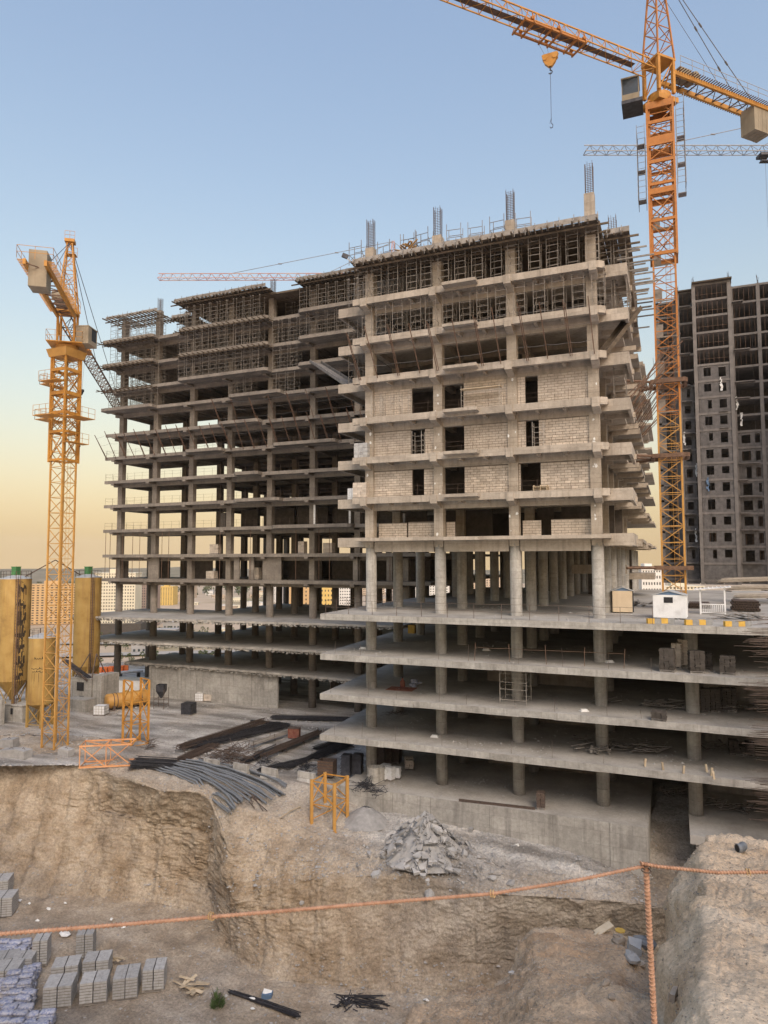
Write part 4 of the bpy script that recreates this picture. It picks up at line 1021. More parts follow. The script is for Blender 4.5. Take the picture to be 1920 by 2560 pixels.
# ---------- two far cranes behind the roofs
def far_crane(label, px0, py0, px1, py1, t, m, hgt, mast_px, trolley_px=None):
    a = att(px0, py0, t); e_ = att(px1, py1, t); d = e_-a; ang = math.atan2(d.y, d.x)
    o = thing('tower_crane', label, 'tower crane', (a.x, a.y, 0), ang)
    L_ = d.xy.length
    child('jib', truss_jib(L_+9, 1.4, hgt, 2.1, .085, .05), m, o, (0, 0, a.z))
    put(lattice_section(2, 3, .2, .06, 2, False).mesh('mast_section', m), 'mast_section', o, (L_, 0, a.z-3))
    me = o.children[-1].data
    for q in range(1, 32):
        if a.z-3-3*q < -20: break
        put(me, 'mast_section', o, (L_, 0, a.z-3-3*q))
    b = MB(); apex(b, 1.8, .4, a.z, a.z+8.5, .09, .045); o2 = child('apex_frame', b, m, o, (L_, 0, 0))
    p = MB(); p.tube((L_, 0, a.z+8.4), (L_*.31, 0, a.z+hgt), .06, 4); p.tube((L_, 0, a.z+8.4), (L_*.72, 0, a.z+hgt), .06, 4); p.tube((L_, 0, a.z+8.4), (L_+9, 0, a.z+hgt), .06, 4)
    for f in (.35, .7): p.tube((L_*(1-.69*f)-.4, 0, a.z+8.4-(8.4-hgt)*f), (L_*(1-.69*f)+.4, 0, a.z+8.4-(8.4-hgt)*f), .13, 5)
    child('pendant_rope', p, M['cable'], o)
    child('counterweight', MB().box(L_+6, -.8, a.z-2, L_+8.5, .8, a.z+.3), M['weight'], o)
    if trolley_px:
        q = att(trolley_px[0], trolley_px[1], t); s = (q-a).xy.length
        b = MB().box(s-.9, -.9, a.z-.8, s+.9, .9, a.z-.3).box(s-.6, -.5, a.z-1.7, s+1.2, .5, a.z-1.55)
        for x in (-.6, .6): b.tube((s+x, 0, a.z-.5), (s+x, 0, a.z-1.6), .06, 4)
        b.tube((s+.3, 0, a.z-1.6), (s+.3, 0, a.z-14), .03, 3)
        child('trolley', b, M['darksteel'], o)
    return o
far_crane('pale red and white crane jib far behind the left wing roof', 398, 696, 985, 699, 150, M['farred'], 1.25, 985)
far_crane('thin grey crane jib far behind the orange mast at right', 1464, 384, 2090, 412, 125, M['farsteel'], 1.45, 2090, (1912, 400))

# ================================================================== SHORING, SCAFFOLD, SAFETY FRAMES
def shore_tower(w, d, H, r=.023, step=.52, heads=True, m=None):
    m = m or M['shore']
    t = thing('shoring_tower', '', 'scaffold')
    b = MB()
    for x in (-w/2, w/2):
        for y in (-d/2, d/2): b.tube((x, y, 0), (x, y, H), r, 4)
    b.build('standard', m, t, kind='stuff')
    b = MB(); z = .25
    while z < H-.3:
        for y in (-d/2, d/2): b.tube((-w/2, y, z), (w/2, y, z), r*.85, 4, False)
        if int(z/step) % 2: b.tube((-w/2, -d/2, z), (-w/2, d/2, z), r*.7, 4, False); b.tube((w/2, -d/2, z), (w/2, d/2, z), r*.7, 4, False)
        z += step
    b.tube((-w/2, -d/2, .3), (-w/2, d/2, H*.6), r*.7, 4, False); b.tube((w/2, d/2, .3), (w/2, -d/2, H*.6), r*.7, 4, False)
    b.build('ledger', m, t, kind='stuff')
    if heads:
        b = MB()
        for x in (-w/2, w/2):
            for y in (-d/2, d/2): b.box(x-.07, y-.07, H-.02, x+.07, y+.07, H+.1)
        b.build('fork_head', m, t, kind='stuff')
    return t
def spread(proto, spots, label, group, first=[True]):
    for i, (x, y, z, rz) in enumerate(spots):
        dup(proto, (x, y, z), rz, label, group)
pf = shore_tower(.85, 1.1, 2.75); pw = shore_tower(.95, 1.2, 2.75, .022, .5); ps = shore_tower(1.15, 1.0, 2.0, .034, .62, False, M['farsteel'])
pl_ = shore_tower(.95, 1.2, 2.45, .028, .5)
top = []; mid = []
for k in range(14):
    x = -23.2 + 1.42*k + rng.uniform(-.12, .12)
    top.append((x, 51.3, FLV[6]+.01, rng.uniform(-.06, .06))); mid.append((x+.35, 51.35, FLV[5]+.01, rng.uniform(-.06, .06)))
    if k % 2 == 0: top.append((x+.8, 54.2, FLV[6]+.01, .1)); mid.append((x+.4, 54.2, FLV[5]+.01, .1))
spread(pf, top, 'steel shoring tower under the formwork of the front top storey', 'shoring towers of the front top storey')
spread(pf, mid, 'steel shoring tower on the second highest front storey', 'shoring towers of the second highest front storey')
sd = []
for i in (5, 6):
    for x, y in ((-4.0, 53.0), (-2.95, 53.1), (-2.9, 55), (-2.9, 57)): sd.append((x, y, FLV[i]+.02, 0))
for x, y in ((-3.2, 53.3),): sd.append((x, y, FLV[3]+.02, 0))
spread(pf, sd, 'steel shoring tower on the short balcony at the right corner', 'shoring towers on the right corner balconies')
ls = [( -24.9, y, z, 0) for z in (FLV[5]+.02, FLV[6]-.0, FLV[4]+.02) for y in (53.2, 55.2)]
spread(pf, ls, 'steel shoring tower on the short balcony left of the front block', 'shoring towers on the left stub balconies')
def row(x0, x1, step, ys, z):
    o = []; x = x0
    while x <= x1:
        for y in ys: o.append((x+rng.uniform(-.08, .08), y, z+.01, rng.uniform(-.05, .05)))
        x += step
    return o
FLOORS = {7: 'lowest', 8: 'second', 9: 'third', 10: 'topmost'}
for where, jobs in (('end bay beside the yellow crane', [(7, -70.4, -62.2, (71.95, 75)), (8, -70.4, -62.2, (71.95, 75)), (9, -70.4, -62.2, (71.95, 75)), (10, -70.4, -62.4, (71.95,))]),
                    ('narrow recess next to the end bay', [(8, -60.8, -58.6, (74.2,)), (9, -60.8, -58.6, (74.2,)), (10, -60.8, -58.6, (74.2,))]),
                    ('middle bay', [(8, -57.8, -45.4, (71.0, 74)), (9, -57.8, -45.4, (71.0, 74)), (10, -57.8, -45.4, (71.0, 74)), (7, -50.6, -47.2, (71.9,))]),
                    ('recess past the middle bay', [(7, -44.6, -41.0, (72.0,)), (8, -44.2, -41.0, (71.9,)), (9, -44.2, -41.0, (71.9,)), (10, -44.2, -41, (74.9,))]),
                    ('inner bay by the block walled frame', [(9, -40.0, -27.5, (71.2, 74)), (10, -40.0, -27.5, (71.2, 74))])):
    for lv, a, b_, ys in jobs:
        spread(pw, row(a, b_, 1.25, ys, WLV[lv]), 'shoring tower on the %s shored floor, %s' % (FLOORS[lv], where), 'shoring on the %s shored floor in the %s of the rear wing' % (FLOORS[lv], where))
for p_ in (pf, pw, pl_):
    for ch in list(p_.children): bpy.data.objects.remove(ch)
    bpy.data.objects.remove(p_)
rs = [(cx[0]-1.0, 51.6), (cx[0]+1.3, 52.4), (cx[0]+6*.58, 52), (cx[1]-2.2, 52), (cx[1]-1.0, 51.6), (cx[1]+1.5, 51.9), (cx[1]+3.2, 52.2), (cx[2]-.9, 51.9), (cx[2]+1.0, 52.2)]
spread(ps, [(x, y, ROOF+.01, rng.uniform(-.2, .2)) for x, y in rs], 'open scaffold frame standing on the front roof', 'scaffold frames on the front roof')
for ch in list(ps.children): bpy.data.objects.remove(ch)
bpy.data.objects.remove(ps)

def formwork(label, x0, x1, y0, y1, z, joist_out=.35, tilt=0, planks=True):
    t = thing('formwork_deck', label, 'formwork', (0, 0, 0))
    n_ = max(2, int((x1-x0)/1.2))
    for k in range(n_):
        a = x0+(x1-x0)*k/n_; b_ = x0+(x1-x0)*(k+1)/n_
        if not planks: continue
        o = MB().box(a+.01, y0+rng.uniform(-.05, .05), z-.04+rng.uniform(-.012, .012), b_-.01, y1, z).build('panel', M['board'], t)
    b = MB(); x = x0+.2
    while x < x1:
        b.box(x-.05, y0-joist_out-rng.uniform(0, .4), z-.2, x+.05, y1, z-.05); x += rng.uniform(.45, .7)
    for y in (y0+.3, y0+1.6, y0+2.9): b.box(x0-.4-rng.uniform(0, .5), y-.05, z-.34, x1+.3+rng.uniform(0, .4), y+.05, z-.201)
    b.build('joist', M['board'], t)
    b = MB()
    k = x0
    while k < x1-.1:
        e_ = min(k+rng.uniform(1.6, 2.6), x1); b.box(k+.01, y0-.06, z+.005, e_-.01, y0-.02, z+.42+rng.uniform(-.05, .03)); k = e_
    k = x0+.3
    while k < x1:
        b.tube((k, y0-.1, z-.25), (k+rng.uniform(-.05, .05), y0-.12, z+.45+rng.uniform(0, .2)), .03, 4); b.tube((k, y0-.75, z-.22), (k, y0-.1, z+.35), .03, 4); k += rng.uniform(.7, 1.1)
    b.build('edge_board', M['greywood'], t)
    return t
formwork('dark plank formwork around the top edge of the front block', -23.8, -4.2, 50.15, 54, ROOF-.42)
formwork('dark plank formwork over the right corner balcony of the front block', -4.05, -2.2, 51.9, 60, ROOF-.9, .2)
formwork('open pole and plank deck on top of the left end of the rear wing', -71.3, -62.4, 70.9, 75, WTOP-.15, .6, planks=False)
formwork('plank formwork deck on top of the middle bay of the rear wing', -58.8, -44.9, 69.9, 75.5, WTOP+.1)
formwork('plank formwork deck on the roof of the rear wing nearest the front block', -40.8, -26.5, 70.1, 75.5, WTOP+.1)
formwork('short plank deck bridging the left recess of the rear wing roof', -62.2, -58.9, 73.5, 78, WTOP-.35, .2)
formwork('short plank deck bridging the right recess of the rear wing roof', -44.7, -40.9, 73.5, 78, WTOP-.1, .2)
for i, (a, b_) in ((10, (-71.3, -62.5)), (9, (-71.3, -62.5)), (8, (-71.3, -62.5)), (10, (-58.4, -44.8)), (9, (-58.4, -44.8))):
    b = MB(); x = a
    while x < b_: b.box(x-.04, 69.6-rng.uniform(0, .5), WLV[i]-.48, x+.04, 71.5, WLV[i]-.38); x += .75
    for y in (69.9, 70.8): b.box(a-.5, y-.04, WLV[i]-.58, b_+.4, y+.04, WLV[i]-.485)
    b.build('stripped_joist', M['board'], wing, kind='stuff')
# timber sticking out of the right side forms
t = thing('timber_bundle', 'grey timber beams sticking out of the formwork towards the orange mast', 'timber', (0, 0, 0))
for k in range(22):
    y = 53+k*.75; z = (ROOF-1.3 if k % 3 else ROOF-2.5) - rng.uniform(0, .4); 
    MB().box(-3.2, y-.05, z, -1.2+rng.uniform(-.4, .9), y+.05, z+.11).build('beam', M['greywood'], t)
MB().box(-2.6, 57, ROOF-3.6, -2.3, 66, ROOF-.9).build('panel', M['board'], t)

def safety_frame(label, x0, x1, n_, y, z, out, up, m, thick=.04, ropes=(.25, .55, .85)):
    t = thing('safety_frame', label, 'safety frame', (0, 0, 0)); prev = None; r_ = MB()
    for k in range(n_):
        x = x0+(x1-x0)*k/(n_-1)+rng.uniform(-.15, .15)
        a = Vector((x, y, z-.25)); e_ = Vector((x-.15+rng.uniform(-.1, .1), y-out+rng.uniform(-.1, .1), z+up+rng.uniform(-.2, .3)))
        b = MB().tube(a, e_, thick, 4)
        if k % 2 == 0: b.tube(a+Vector((.14, 0, 0)), e_+Vector((.14, 0, -.2)), thick*.8, 4)
        b.build('pole', m, t)
        if prev:
            for f in ropes:
                s, q = prev[0].lerp(prev[1], f), a.lerp(e_, f); md = (s+q)/2-Vector((0, 0, rng.uniform(.02, .12)))
                r_.tube(s, md, .013, 3, False); r_.tube(md, q, .013, 3, False)
        prev = (a, e_)
    r_.build('guy_rope', M['cable'], t)
safety_frame('row of rusty poles leaning out from the fourth floor edge of the front block', -23.2, -4.6, 12, 50.4, FLV[4], 2.1, 3.2, M['rustpole'])
safety_frame('long row of dark poles leaning out from the lower open floor of the rear wing', -71, -25, 28, 71.2, WLV[5], 2.0, 2.9, M['rustpole'], .045)
safety_frame('few dark poles leaning out from the next floor up on the rear wing', -52, -31, 9, 71.2, WLV[6], 1.8, 2.6, M['rustpole'], .04)
t = thing('safety_frame', 'fan of rusty poles leaning out of the block walled frame towards the mast', 'safety frame', (0, 0, 0))
for k in range(26):
    y = 52.5+k*.9; b = MB(); z = FLV[3]+.6+rng.uniform(-.2, .3)
    b.tube((-2.6, y, z), (.3+rng.uniform(-.6, .9), y+rng.uniform(-.4, .4), z+3.8+rng.uniform(-.5, .8)), .04, 4); b.build('pole', M['rustpole'], t)
b = MB()
for f in (.3, .6, .9): b.tube((-2.6+2.9*f, 52.5, FLV[3]+.6+3.9*f), (-2.6+2.9*f, 75, FLV[3]+.6+3.9*f), .015, 3)
b.build('guy_rope', M['cable'], t)
# debris chutes
def chute(label, p, q, w, m):
    p, q = Vector(p), Vector(q); d = (q-p); L_ = d.length
    t = thing('debris_chute', label, 'chute', p); rot = d.to_track_quat('Y', 'Z').to_matrix()
    bb = MB().obox(rot @ Vector((0, L_/2, 0)), (w, L_, .05), rot); bb.build('chute_bed', m, t)
    for s in (-1, 1): MB().obox(rot @ Vector((s*w/2, L_/2, .16)), (.05, L_, .3), rot).build('chute_side', m, t)
    for s in (-.25, .0, .25): MB().obox(rot @ Vector((s*w, L_/2, -.05)), (.07, L_*.98, .06), rot).build('runner', m, t)
chute('long board chute slanting down from the rear wing to the stub balcony', (-38.2, 70.2, 23.2), (-26.3, 55.8, 15.6), 1.25, M['greywood'])
chute('brown board chute propped in the right corner bay of the front block', (-4.3, 51.3, 14.6), (-1.9, 54.6, 18.9), .9, M['board'])

# ================================================================== THINGS IN THE YARD
GZ = -17.43
def yard(px, py, z=GZ): return atz(px, py, z)
def silo(label, px, py, r, h_cyl, leg, cone, mname='silo', ladder_ang=-1.2, rust=False, text=False, filt=True):
    p = yard(px, py); t = thing('cement_silo', label, 'silo', p)
    zc = leg+cone
    prof = [(0, zc-cone), (.22, zc-cone), (r, zc)]
    child('hopper_cone', MB().lathe([(.22, leg), (r, zc), (r-.02, zc+.02)], 28), M[mname], t, smooth=False)
    b = MB(); n_ = max(3, int(h_cyl/1.5)); pr = []
    for k in range(n_):
        za, zb = zc+h_cyl*k/n_, zc+h_cyl*(k+1)/n_; pr += [(r, za+.02), (r, zb-.02), (r-.012, zb-.005), (r-.012, zb+.005)]
    b.lathe([(r-.02, zc)]+pr[:-2]+[(r, zc+h_cyl)], 32); child('shell', b, M[mname], t)
    child('roof', MB().lathe([(r+.03, zc+h_cyl-.05), (r+.03, zc+h_cyl+.02), (.25, zc+h_cyl+.4), (0, zc+h_cyl+.42)], 28), M['greyroof'], t)
    for k in range(4):
        a = R(45+90*k+10); x, y = math.cos(a)*r*.92, math.sin(a)*r*.92
        child('leg', MB().box(-.11, -.11, 0, .11, .11, zc+.5), M[mname], t, (x, y, 0))
    b = MB()
    for k in range(4):
        a, a2 = R(55+90*k), R(145+90*k); p0 = Vector((math.cos(a)*r*.92, math.sin(a)*r*.92, .3)); q0 = Vector((math.cos(a2)*r*.92, math.sin(a2)*r*.92, .3))
        b.tube(p0, q0+Vector((0, 0, zc-.6)), .05, 4); b.tube(q0, p0+Vector((0, 0, zc-.6)), .05, 4); b.tube(p0, q0, .05, 4)
    child('brace', b, M[mname], t)
    a = ladder_ang; lx, ly = math.cos(a)*(r+.12), math.sin(a)*(r+.12); tx, ty = -math.sin(a)*.22, math.cos(a)*.22
    b = MB()
    for s in (-1, 1): b.tube((lx+s*tx, ly+s*ty, leg*.2), (lx+s*tx, ly+s*ty, zc+h_cyl+.8), .03, 4)
    z = .6
    while z < zc+h_cyl: b.tube((lx-tx, ly-ty, z), (lx+tx, ly+ty, z), .018, 3, False); z += .33
    b.tube((lx*.99, ly*.99, .4), (lx*.99, ly*.99, zc+h_cyl), .07, 6)
    child('ladder', b, M['rustpole'], t)
    b = MB(); frame = [(math.cos(k*math.pi/6)*r*.97, math.sin(k*math.pi/6)*r*.97) for k in range(13)]
    for q, q2 in zip(frame, frame[1:]): frame_rail(b, (*q, zc+h_cyl+.02), (*q2, zc+h_cyl+.02), .8, 2, .018)
    child('handrail', b, M['rebar'], t)
    if filt: child('filter_box', MB().box(-.36, -.33, zc+h_cyl+.3, .3, .33, zc+h_cyl+1.25).box(-.4, -.37, zc+h_cyl+1.25, .34, .37, zc+h_cyl+1.33), M['green'], t)
    return t, zc, r
def curved_strip(b, r, a0, z0, pts, w):
    """flat brush strokes lying on a cylinder: pts are (angle offset * r, dz)"""
    def P(s, z, o=.012): a = a0+s/r; return Vector((math.cos(a)*(r+o), math.sin(a)*(r+o), z0+z))
    for (s, z), (s2, z2) in zip(pts, pts[1:]):
        d = Vector((s2-s, z2-z)); 
        if d.length < 1e-4: continue
        n_ = Vector((-d.y, d.x)).normalized()*w/2
        b.add([P(s-n_.x, z-n_.y), P(s2-n_.x, z2-n_.y), P(s2+n_.x, z2+n_.y), P(s+n_.x, z+n_.y)], [(0, 1, 2, 3)])
def script_word(b, r, a0, z0, length, h, seed, w=.05):
    """connected cursive strokes with dots, as the faded hand lettering on the tank reads"""
    q = random.Random(seed); s = length/2; pts = [(s, 0)]
    while s > -length/2:
        k = q.choice('abcde')
        if k == 'a': pts += [(s, 0), (s-.02, h*q.uniform(.7, 1)), (s-.04, 0)]; s -= .1
        elif k == 'b': pts += [(s-.08, -h*.1), (s-.15, h*.25), (s-.18, 0)]; s -= .2
        elif k == 'c': pts += [(s-.05, h*.3), (s-.1, 0)]; s -= .12
        elif k == 'd': pts += [(s-.06, -h*.45), (s-.16, -h*.4), (s-.18, 0)]; s -= .2
        else: pts += [(s-.1, 0)]; s -= .1
        pts.append((s, 0))
        if q.random() < .45: curved_strip(b, r, a0, z0, [(s+.05, h*.6), (s+.08, h*.63)], w)
        if q.random() < .25: curved_strip(b, r, a0, z0, [(s+.05, -h*.35), (s+.08, -h*.38)], w)
    curved_strip(b, r, a0, z0, pts, w)
CAMA = lambda p: math.atan2(-p.y, -p.x)
s1, zc1, r1 = silo('tall yellow silo at the left edge with big black worn lettering down its side', 26, 1792, 1.62, 11.2, 2.2, 2.0, ladder_ang=-.55)
b = MB(); a0 = CAMA(s1.location) + .42
q = random.Random(3)
for z, L_, hh in ((10.2, .9, 1.0), (8.3, .8, .8), (6.6, .9, 1.1), (5.2, 1.0, .9), (3.6, .8, 1.2), (1.9, .9, .9), (.6, .8, .9)):
    script_word(b, 1.62, a0, zc1+z, L_, hh, int(z*10), .2)
    for _ in range(7):
        s = q.uniform(-.4, .4); zz = z+q.uniform(-.5, .5); curved_strip(b, 1.62, a0, zc1+zz, [(s, 0), (s+q.uniform(-.05, .05), -q.uniform(.3, 1.3))], q.uniform(.04, .12))
child('lettering', b, M['script'], s1)
s2, zc2, r2 = silo('small yellow silo behind the crane mast with three lines of black script', 97, 1812, 1.3, 6.9, 1.7, .7, ladder_ang=2.4, filt=False)
b = MB(); a0 = CAMA(s2.location)-.12
for z, L_, hh in ((4.75, 1.15, .3), (3.75, 1.5, .16), (3.42, 1.3, .16)): script_word(b, 1.3, a0, zc2+z, L_, hh, int(z*77), .055)
for k in range(16): s = random.Random(k).uniform(-1, 1); curved_strip(b, 1.3, a0, zc2+3.3, [(s, 0), (s+.01, -random.Random(k+50).uniform(.3, 1.6))], .012)
child('lettering', b, M['script'], s2)
s3, zc3, r3 = silo('tall yellow silo right of the crane mast with a cone bottom and no lettering', 211, 1748, 1.56, 11.0, 1.9, 2.4, ladder_ang=-.45)
b = MB(); f = s1.location + Vector((0, 0, 17)); mid_ = Vector((LCX, LCY, 0)) 
pz = zc1+11.2+.4
tp = thing('filler_pipe', 'thin pipe running from the top of one tall silo to the other', 'pipe', (0, 0, 0))
pa = s1.location+Vector((.9, .4, pz-.2)); pb = s3.location+Vector((-1.2, 0, zc3+11.2)); mm = (pa+pb)/2+Vector((0, 0, 1.9))
MB().path([pa, mm, pb], .06, 6).build('tube', M['rustpole'], tp)

# batching plant around the silos
bp_ = thing('batching_plant', 'dark grey concrete batching plant with rendered walls at the foot of the silos', 'plant', yard(205, 1768))
b = MB().box(-1.9, 0, 0, 1.2, 3.0, 3.4).box(-1.2, -1.6, 0, 2.0, -.002, 1.35).box(1.3, .2, 0, 2.6, 3.0, 3.9).box(-1.95, -.05, 3.4, 1.25, 3.0, 3.5)
child('wall', b, M['concrete_low'], bp_)
child('window', MB().box(-1.0, -.03, 2.0, .1, .12, 3.0).box(-.55, -.035, .2, .1, .12, 1.4), M['black'], bp_)
b = MB()
for x in (-1.6, 1.0): b.tube((x, .3, 3.5), (x*.4, 1.5, 6.2), .08, 4); b.tube((x, 2.6, 3.5), (x*.4, 1.5, 6.2), .08, 4)
b.tube((-3.6, .2, 5.3), (.8, -.2, 3.3), .12, 4); b.tube((-3.6, .9, 5.3), (.8, .6, 3.3), .12, 4)
child('conveyor', b, M['rebar'], bp_)
child('belt', MB().obox((-1.4, .35, 4.45), (4.7, .6, .08), Euler((0, R(24), 0)).to_matrix()), M['darksteel'], bp_)
b2_ = thing('bunker_wall', 'low rendered concrete bunker at the foot of the lettered silo', 'wall', yard(36, 1800))
child('wall', MB().box(-2.6, -.2, 0, 1.3, .1, 1.7).box(1.1, .101, 0, 1.3, 2.4, 1.7).box(-2.7, -.3, 1.7, 1.4, 2.4, 1.82), M['concrete_low'], b2_)
child('opening', MB().box(-.5, -.22, .75, -.15, -.1, 1.4), M['black'], b2_)
b3_ = thing('bunker_wall', 'tall plain concrete bunker wall at the far left edge of the yard', 'wall', yard(-12, 1806))
child('wall', MB().box(-1.6, -.2, 0, 1.0, .2, 2.6), M['concrete_low'], b3_)

t = thing('horizontal_tank', 'yellow horizontal tank lying on saddles behind the standing mast piece', 'tank', yard(262, 1775), R(62))
me = MB()
pr = [(0, 0), (.5, .0), (.78, .07), (.85, .2), (.85, 4.8), (.78, 4.93), (.5, 5.0), (0, 5.0)]
o = MB().lathe(pr, 24).build('shell', M['yellow'], t, True); o.rotation_euler = (0, R(90), 0); o.location = (0, 0, 1.05)
for x in (.7, 1.1, 3.9): child('band', MB().lathe([(.86, 0), (.875, 0), (.875, .09), (.86, .09)], 24), M['rebar'], t, (x, 0, 1.05), ry=R(90))
for x in (.8, 4.0): child('saddle', MB().box(-.15, -.7, 0, .15, .7, .55), M['rebar'], t, (x, 0, 0))
child('manhole', MB().lathe([(.25, 0), (.25, .18), (0, .2)], 14), M['silo'], t, (2.4, 0, 1.88))
t = thing('site_container', 'long white site container under the end of the rear wing', 'container', yard(326, 1728), R(12))
child('body', MB().box(-2.3, -1.1, .1, 2.3, 1.1, 1.7), M['white'], t)
child('roof', MB().box(-2.35, -1.15, 1.7, 2.35, 1.15, 1.78), M['greyroof'], t); child('door', MB().box(-2.0, -1.13, .12, -1.3, -1.1, 1.6), M['greyroof'], t)
proto = None
for k in range(6):
    p = yard(243+k*13, 1682-k*1.2, -17.45)
    if not proto:
        proto = thing('water_barrier', 'orange plastic barrier in the row behind the tank', 'barrier', p, R(20), 'orange plastic barriers behind the tank')
        b = MB(); b.add([(-.7, -.28, 0), (.7, -.28, 0), (.7, .28, 0), (-.7, .28, 0), (-.68, -.1, .95), (.68, -.1, .95), (.68, .1, .95), (-.68, .1, .95)], [(3,2,1,0),(4,5,6,7),(0,1,5,4),(1,2,6,5),(2,3,7,6),(3,0,4,7)])
        child('body', b, M['orangeplastic'], proto)
    else: dup(proto, p, R(20+rng.uniform(-15, 15)))
pa, pb = yard(240, 1700), yard(356, 1690)
t = thing('steel_duct', 'long pale duct lying on trestles behind the tank', 'duct', (0, 0, 0)); MB().tube(pa+Vector((0, 0, .9)), pb+Vector((0, 0, .9)), .22, 8).build('tube', M['white'], t)
b = MB()
for f in (.1, .5, .9): q_ = pa.lerp(pb, f); b.box(q_.x-.08, q_.y-.3, q_.z, q_.x+.08, q_.y+.3, q_.z+.7)
b.build('trestle', M['darksteel'], t)
t = thing('concrete_skip', 'black concrete skip with a funnel bottom on a thin stand in the yard', 'skip', yard(401, 1768), R(15))
child('bucket', MB().lathe([(.12, 1.15), (.62, 1.95), (.66, 1.95), (.66, 2.75), (.6, 2.75), (.6, 2.0)], 4), M['darksteel'], t, rz=R(45))
b = MB()
for x in (-.62, .62):
    for y in (-.62, .62): b.tube((x, y, 0), (x, y, 2.3), .035, 4)
for z in (.4, 1.1):
    for s in (-.62, .62): b.tube((-.62, s, z), (.62, s, z), .025, 4); b.tube((s, -.62, z), (s, .62, z), .025, 4)
child('stand', b, M['rebar'], t)
def cage_tank(label, px, py, m, sz=(1.0, 1.0, 1.05), z=GZ, rz=.3):
    t = thing('cage_tank', label, 'tank', yard(px, py, z), rz)
    x, y, h_ = sz; child('bottle', MB().box(-x/2+.03, -y/2+.03, .15, x/2-.03, y/2-.03, h_-.03), m, t)
    b = MB()
    for k in range(5):
        u = -x/2+x*k/4
        for s in (-y/2, y/2): b.tube((u, s, .12), (u, s, h_), .018, 4); 
        for s in (-x/2, x/2): b.tube((s, u*y/x, .12), (s, u*y/x, h_), .018, 4)
    for z_ in (.15, .45, .75, h_):
        for s in (-y/2, y/2): b.tube((-x/2, s, z_), (x/2, s, z_), .018, 4)
        for s in (-x/2, x/2): b.tube((s, -y/2, z_), (s, y/2, z_), .018, 4)
    child('cage', b, M['steel'], t); child('pallet', MB().box(-x/2, -y/2, 0, x/2, y/2, .12), M['greywood'], t)
cage_tank('white caged liquid tank beside the yellow horizontal tank', 251, 1785, M['white'], (1.3, 1.1, 1.1))
cage_tank('white caged liquid tank by the concrete ramp wall', 499, 1752, M['white'])
def block_pile(label, px, py, z, n, sz, rows, m, rz=.2, name='block_stack', Y=None, jit=.03, cat='block stack'):
    p = atz(px, py, z) if Y is None else Vector((atY(px, py, Y).x, Y, z))
    t = thing(name, label, cat, p, rz); w, d, h_ = sz
    child('pallet', MB().box(-w*n[0]/2, -d*n[1]/2, 0, w*n[0]/2, d*n[1]/2, .05).box(-w*n[0]/2, -d*n[1]/2, .1, w*n[0]/2, d*n[1]/2, .14).box(-w*n[0]/2+.03, -d*n[1]/2+.02, .05, -w*n[0]/2+.15, d*n[1]/2-.02, .1).box(w*n[0]/2-.15, -d*n[1]/2+.02, .05, w*n[0]/2-.03, d*n[1]/2-.02, .1), M['greywood'], t)
    me = MB().obox((0, 0, 0), (w-.016, d-.016, h_-.012)).mesh('block', m)
    for r_ in range(rows):
        for i in range(n[0]):
            for j in range(n[1]):
                if 0 < i < n[0]-1 and 0 < j < n[1]-1 and r_ < rows-1: continue
                o = obj('block', me, t); o.location = (-w*(n[0]-1)/2+w*i+rng.uniform(-jit, jit)*.6, -d*(n[1]-1)/2+d*j+rng.uniform(-jit, jit)*.6, .145+h_*(r_+.5)); o.rotation_euler = (0, 0, rng.uniform(-jit, jit))
    return t
block_pile('low pale block stack right of the caged tank by the ramp wall', 518, 1752, GZ, (3, 2), (.4, .4, .25), 3, M['block'], cat='block stack')
block_pile('dark open block cube standing alone in the middle of the yard', 470, 1785, GZ, (3, 3), (.42, .42, .4), 3, M['darksteel'], .1)
# crane pieces on the ground
sec_lay = lattice_section(1.7, 2.0, .17, .05, 1, False)
t = thing('mast_section', 'upright orange mast piece standing alone on the yard edge', 'crane part', yard(336, 1858), R(-22))
msh = lattice_section(1.7, 2.0, .17, .05, 1, False).mesh('frame_section', M['orange'])
for k in range(3): put(msh, 'frame_section', t, (0, 0, 2.0*k))
child('end_frame', MB().box(-.85, -.85, 5.98, .85, -.75, 6.06).box(-.85, .75, 5.98, .85, .85, 6.06), M['orange'], t)
t = thing('mast_section', 'peach coloured mast piece lying on its side by the upright one', 'crane part', yard(276, 1908), R(32))
msh2 = lattice_section(1.75, 2.1, .12, .05, 1, False).mesh('frame_section', M['peach'])
for k in range(2):
    o = put(msh2, 'frame_section', t, (-2.4+2.1*k, 0, .95)); o.rotation_euler = (0, R(90), 0)
t = thing('crane_footing', 'short amber mast base frame standing in front of the lowest deck', 'crane part', yard(821, 2063, -19.35), R(-3))
b = MB(); s = .95
for i, (x, y) in enumerate(((-s, -s), (s, -s), (s, s), (-s, s))):
    child('leg', MB().box(-.11, -.11, -.2, .11, .11, 3.2).box(-.16, -.16, -.25, .16, .16, -.18), M['yellow'], t, (x, y, .2), R(45))
for a, c_ in (((-s, -s), (s, -s)), ((s, -s), (s, s)), ((s, s), (-s, s)), ((-s, s), (-s, -s))):
    b.tube((*a, 3.1), (*c_, 3.1), .05, 4); b.tube((*a, 1.5), (*c_, 1.5), .045, 4); b.tube((*a, .4), (*c_, 1.45), .045, 4); b.tube((*c_, 1.6), (*a, 3.0), .045, 4)
child('brace', b, M['orange'], t, (0, 0, .2))
child('loose_strut', MB().tube((-.7, .4, .3), (.7, -.5, 2.5), .09, 4).tube((-.5, .6, .2), (.5, .2, 2.2), .07, 4), M['wood'], t)

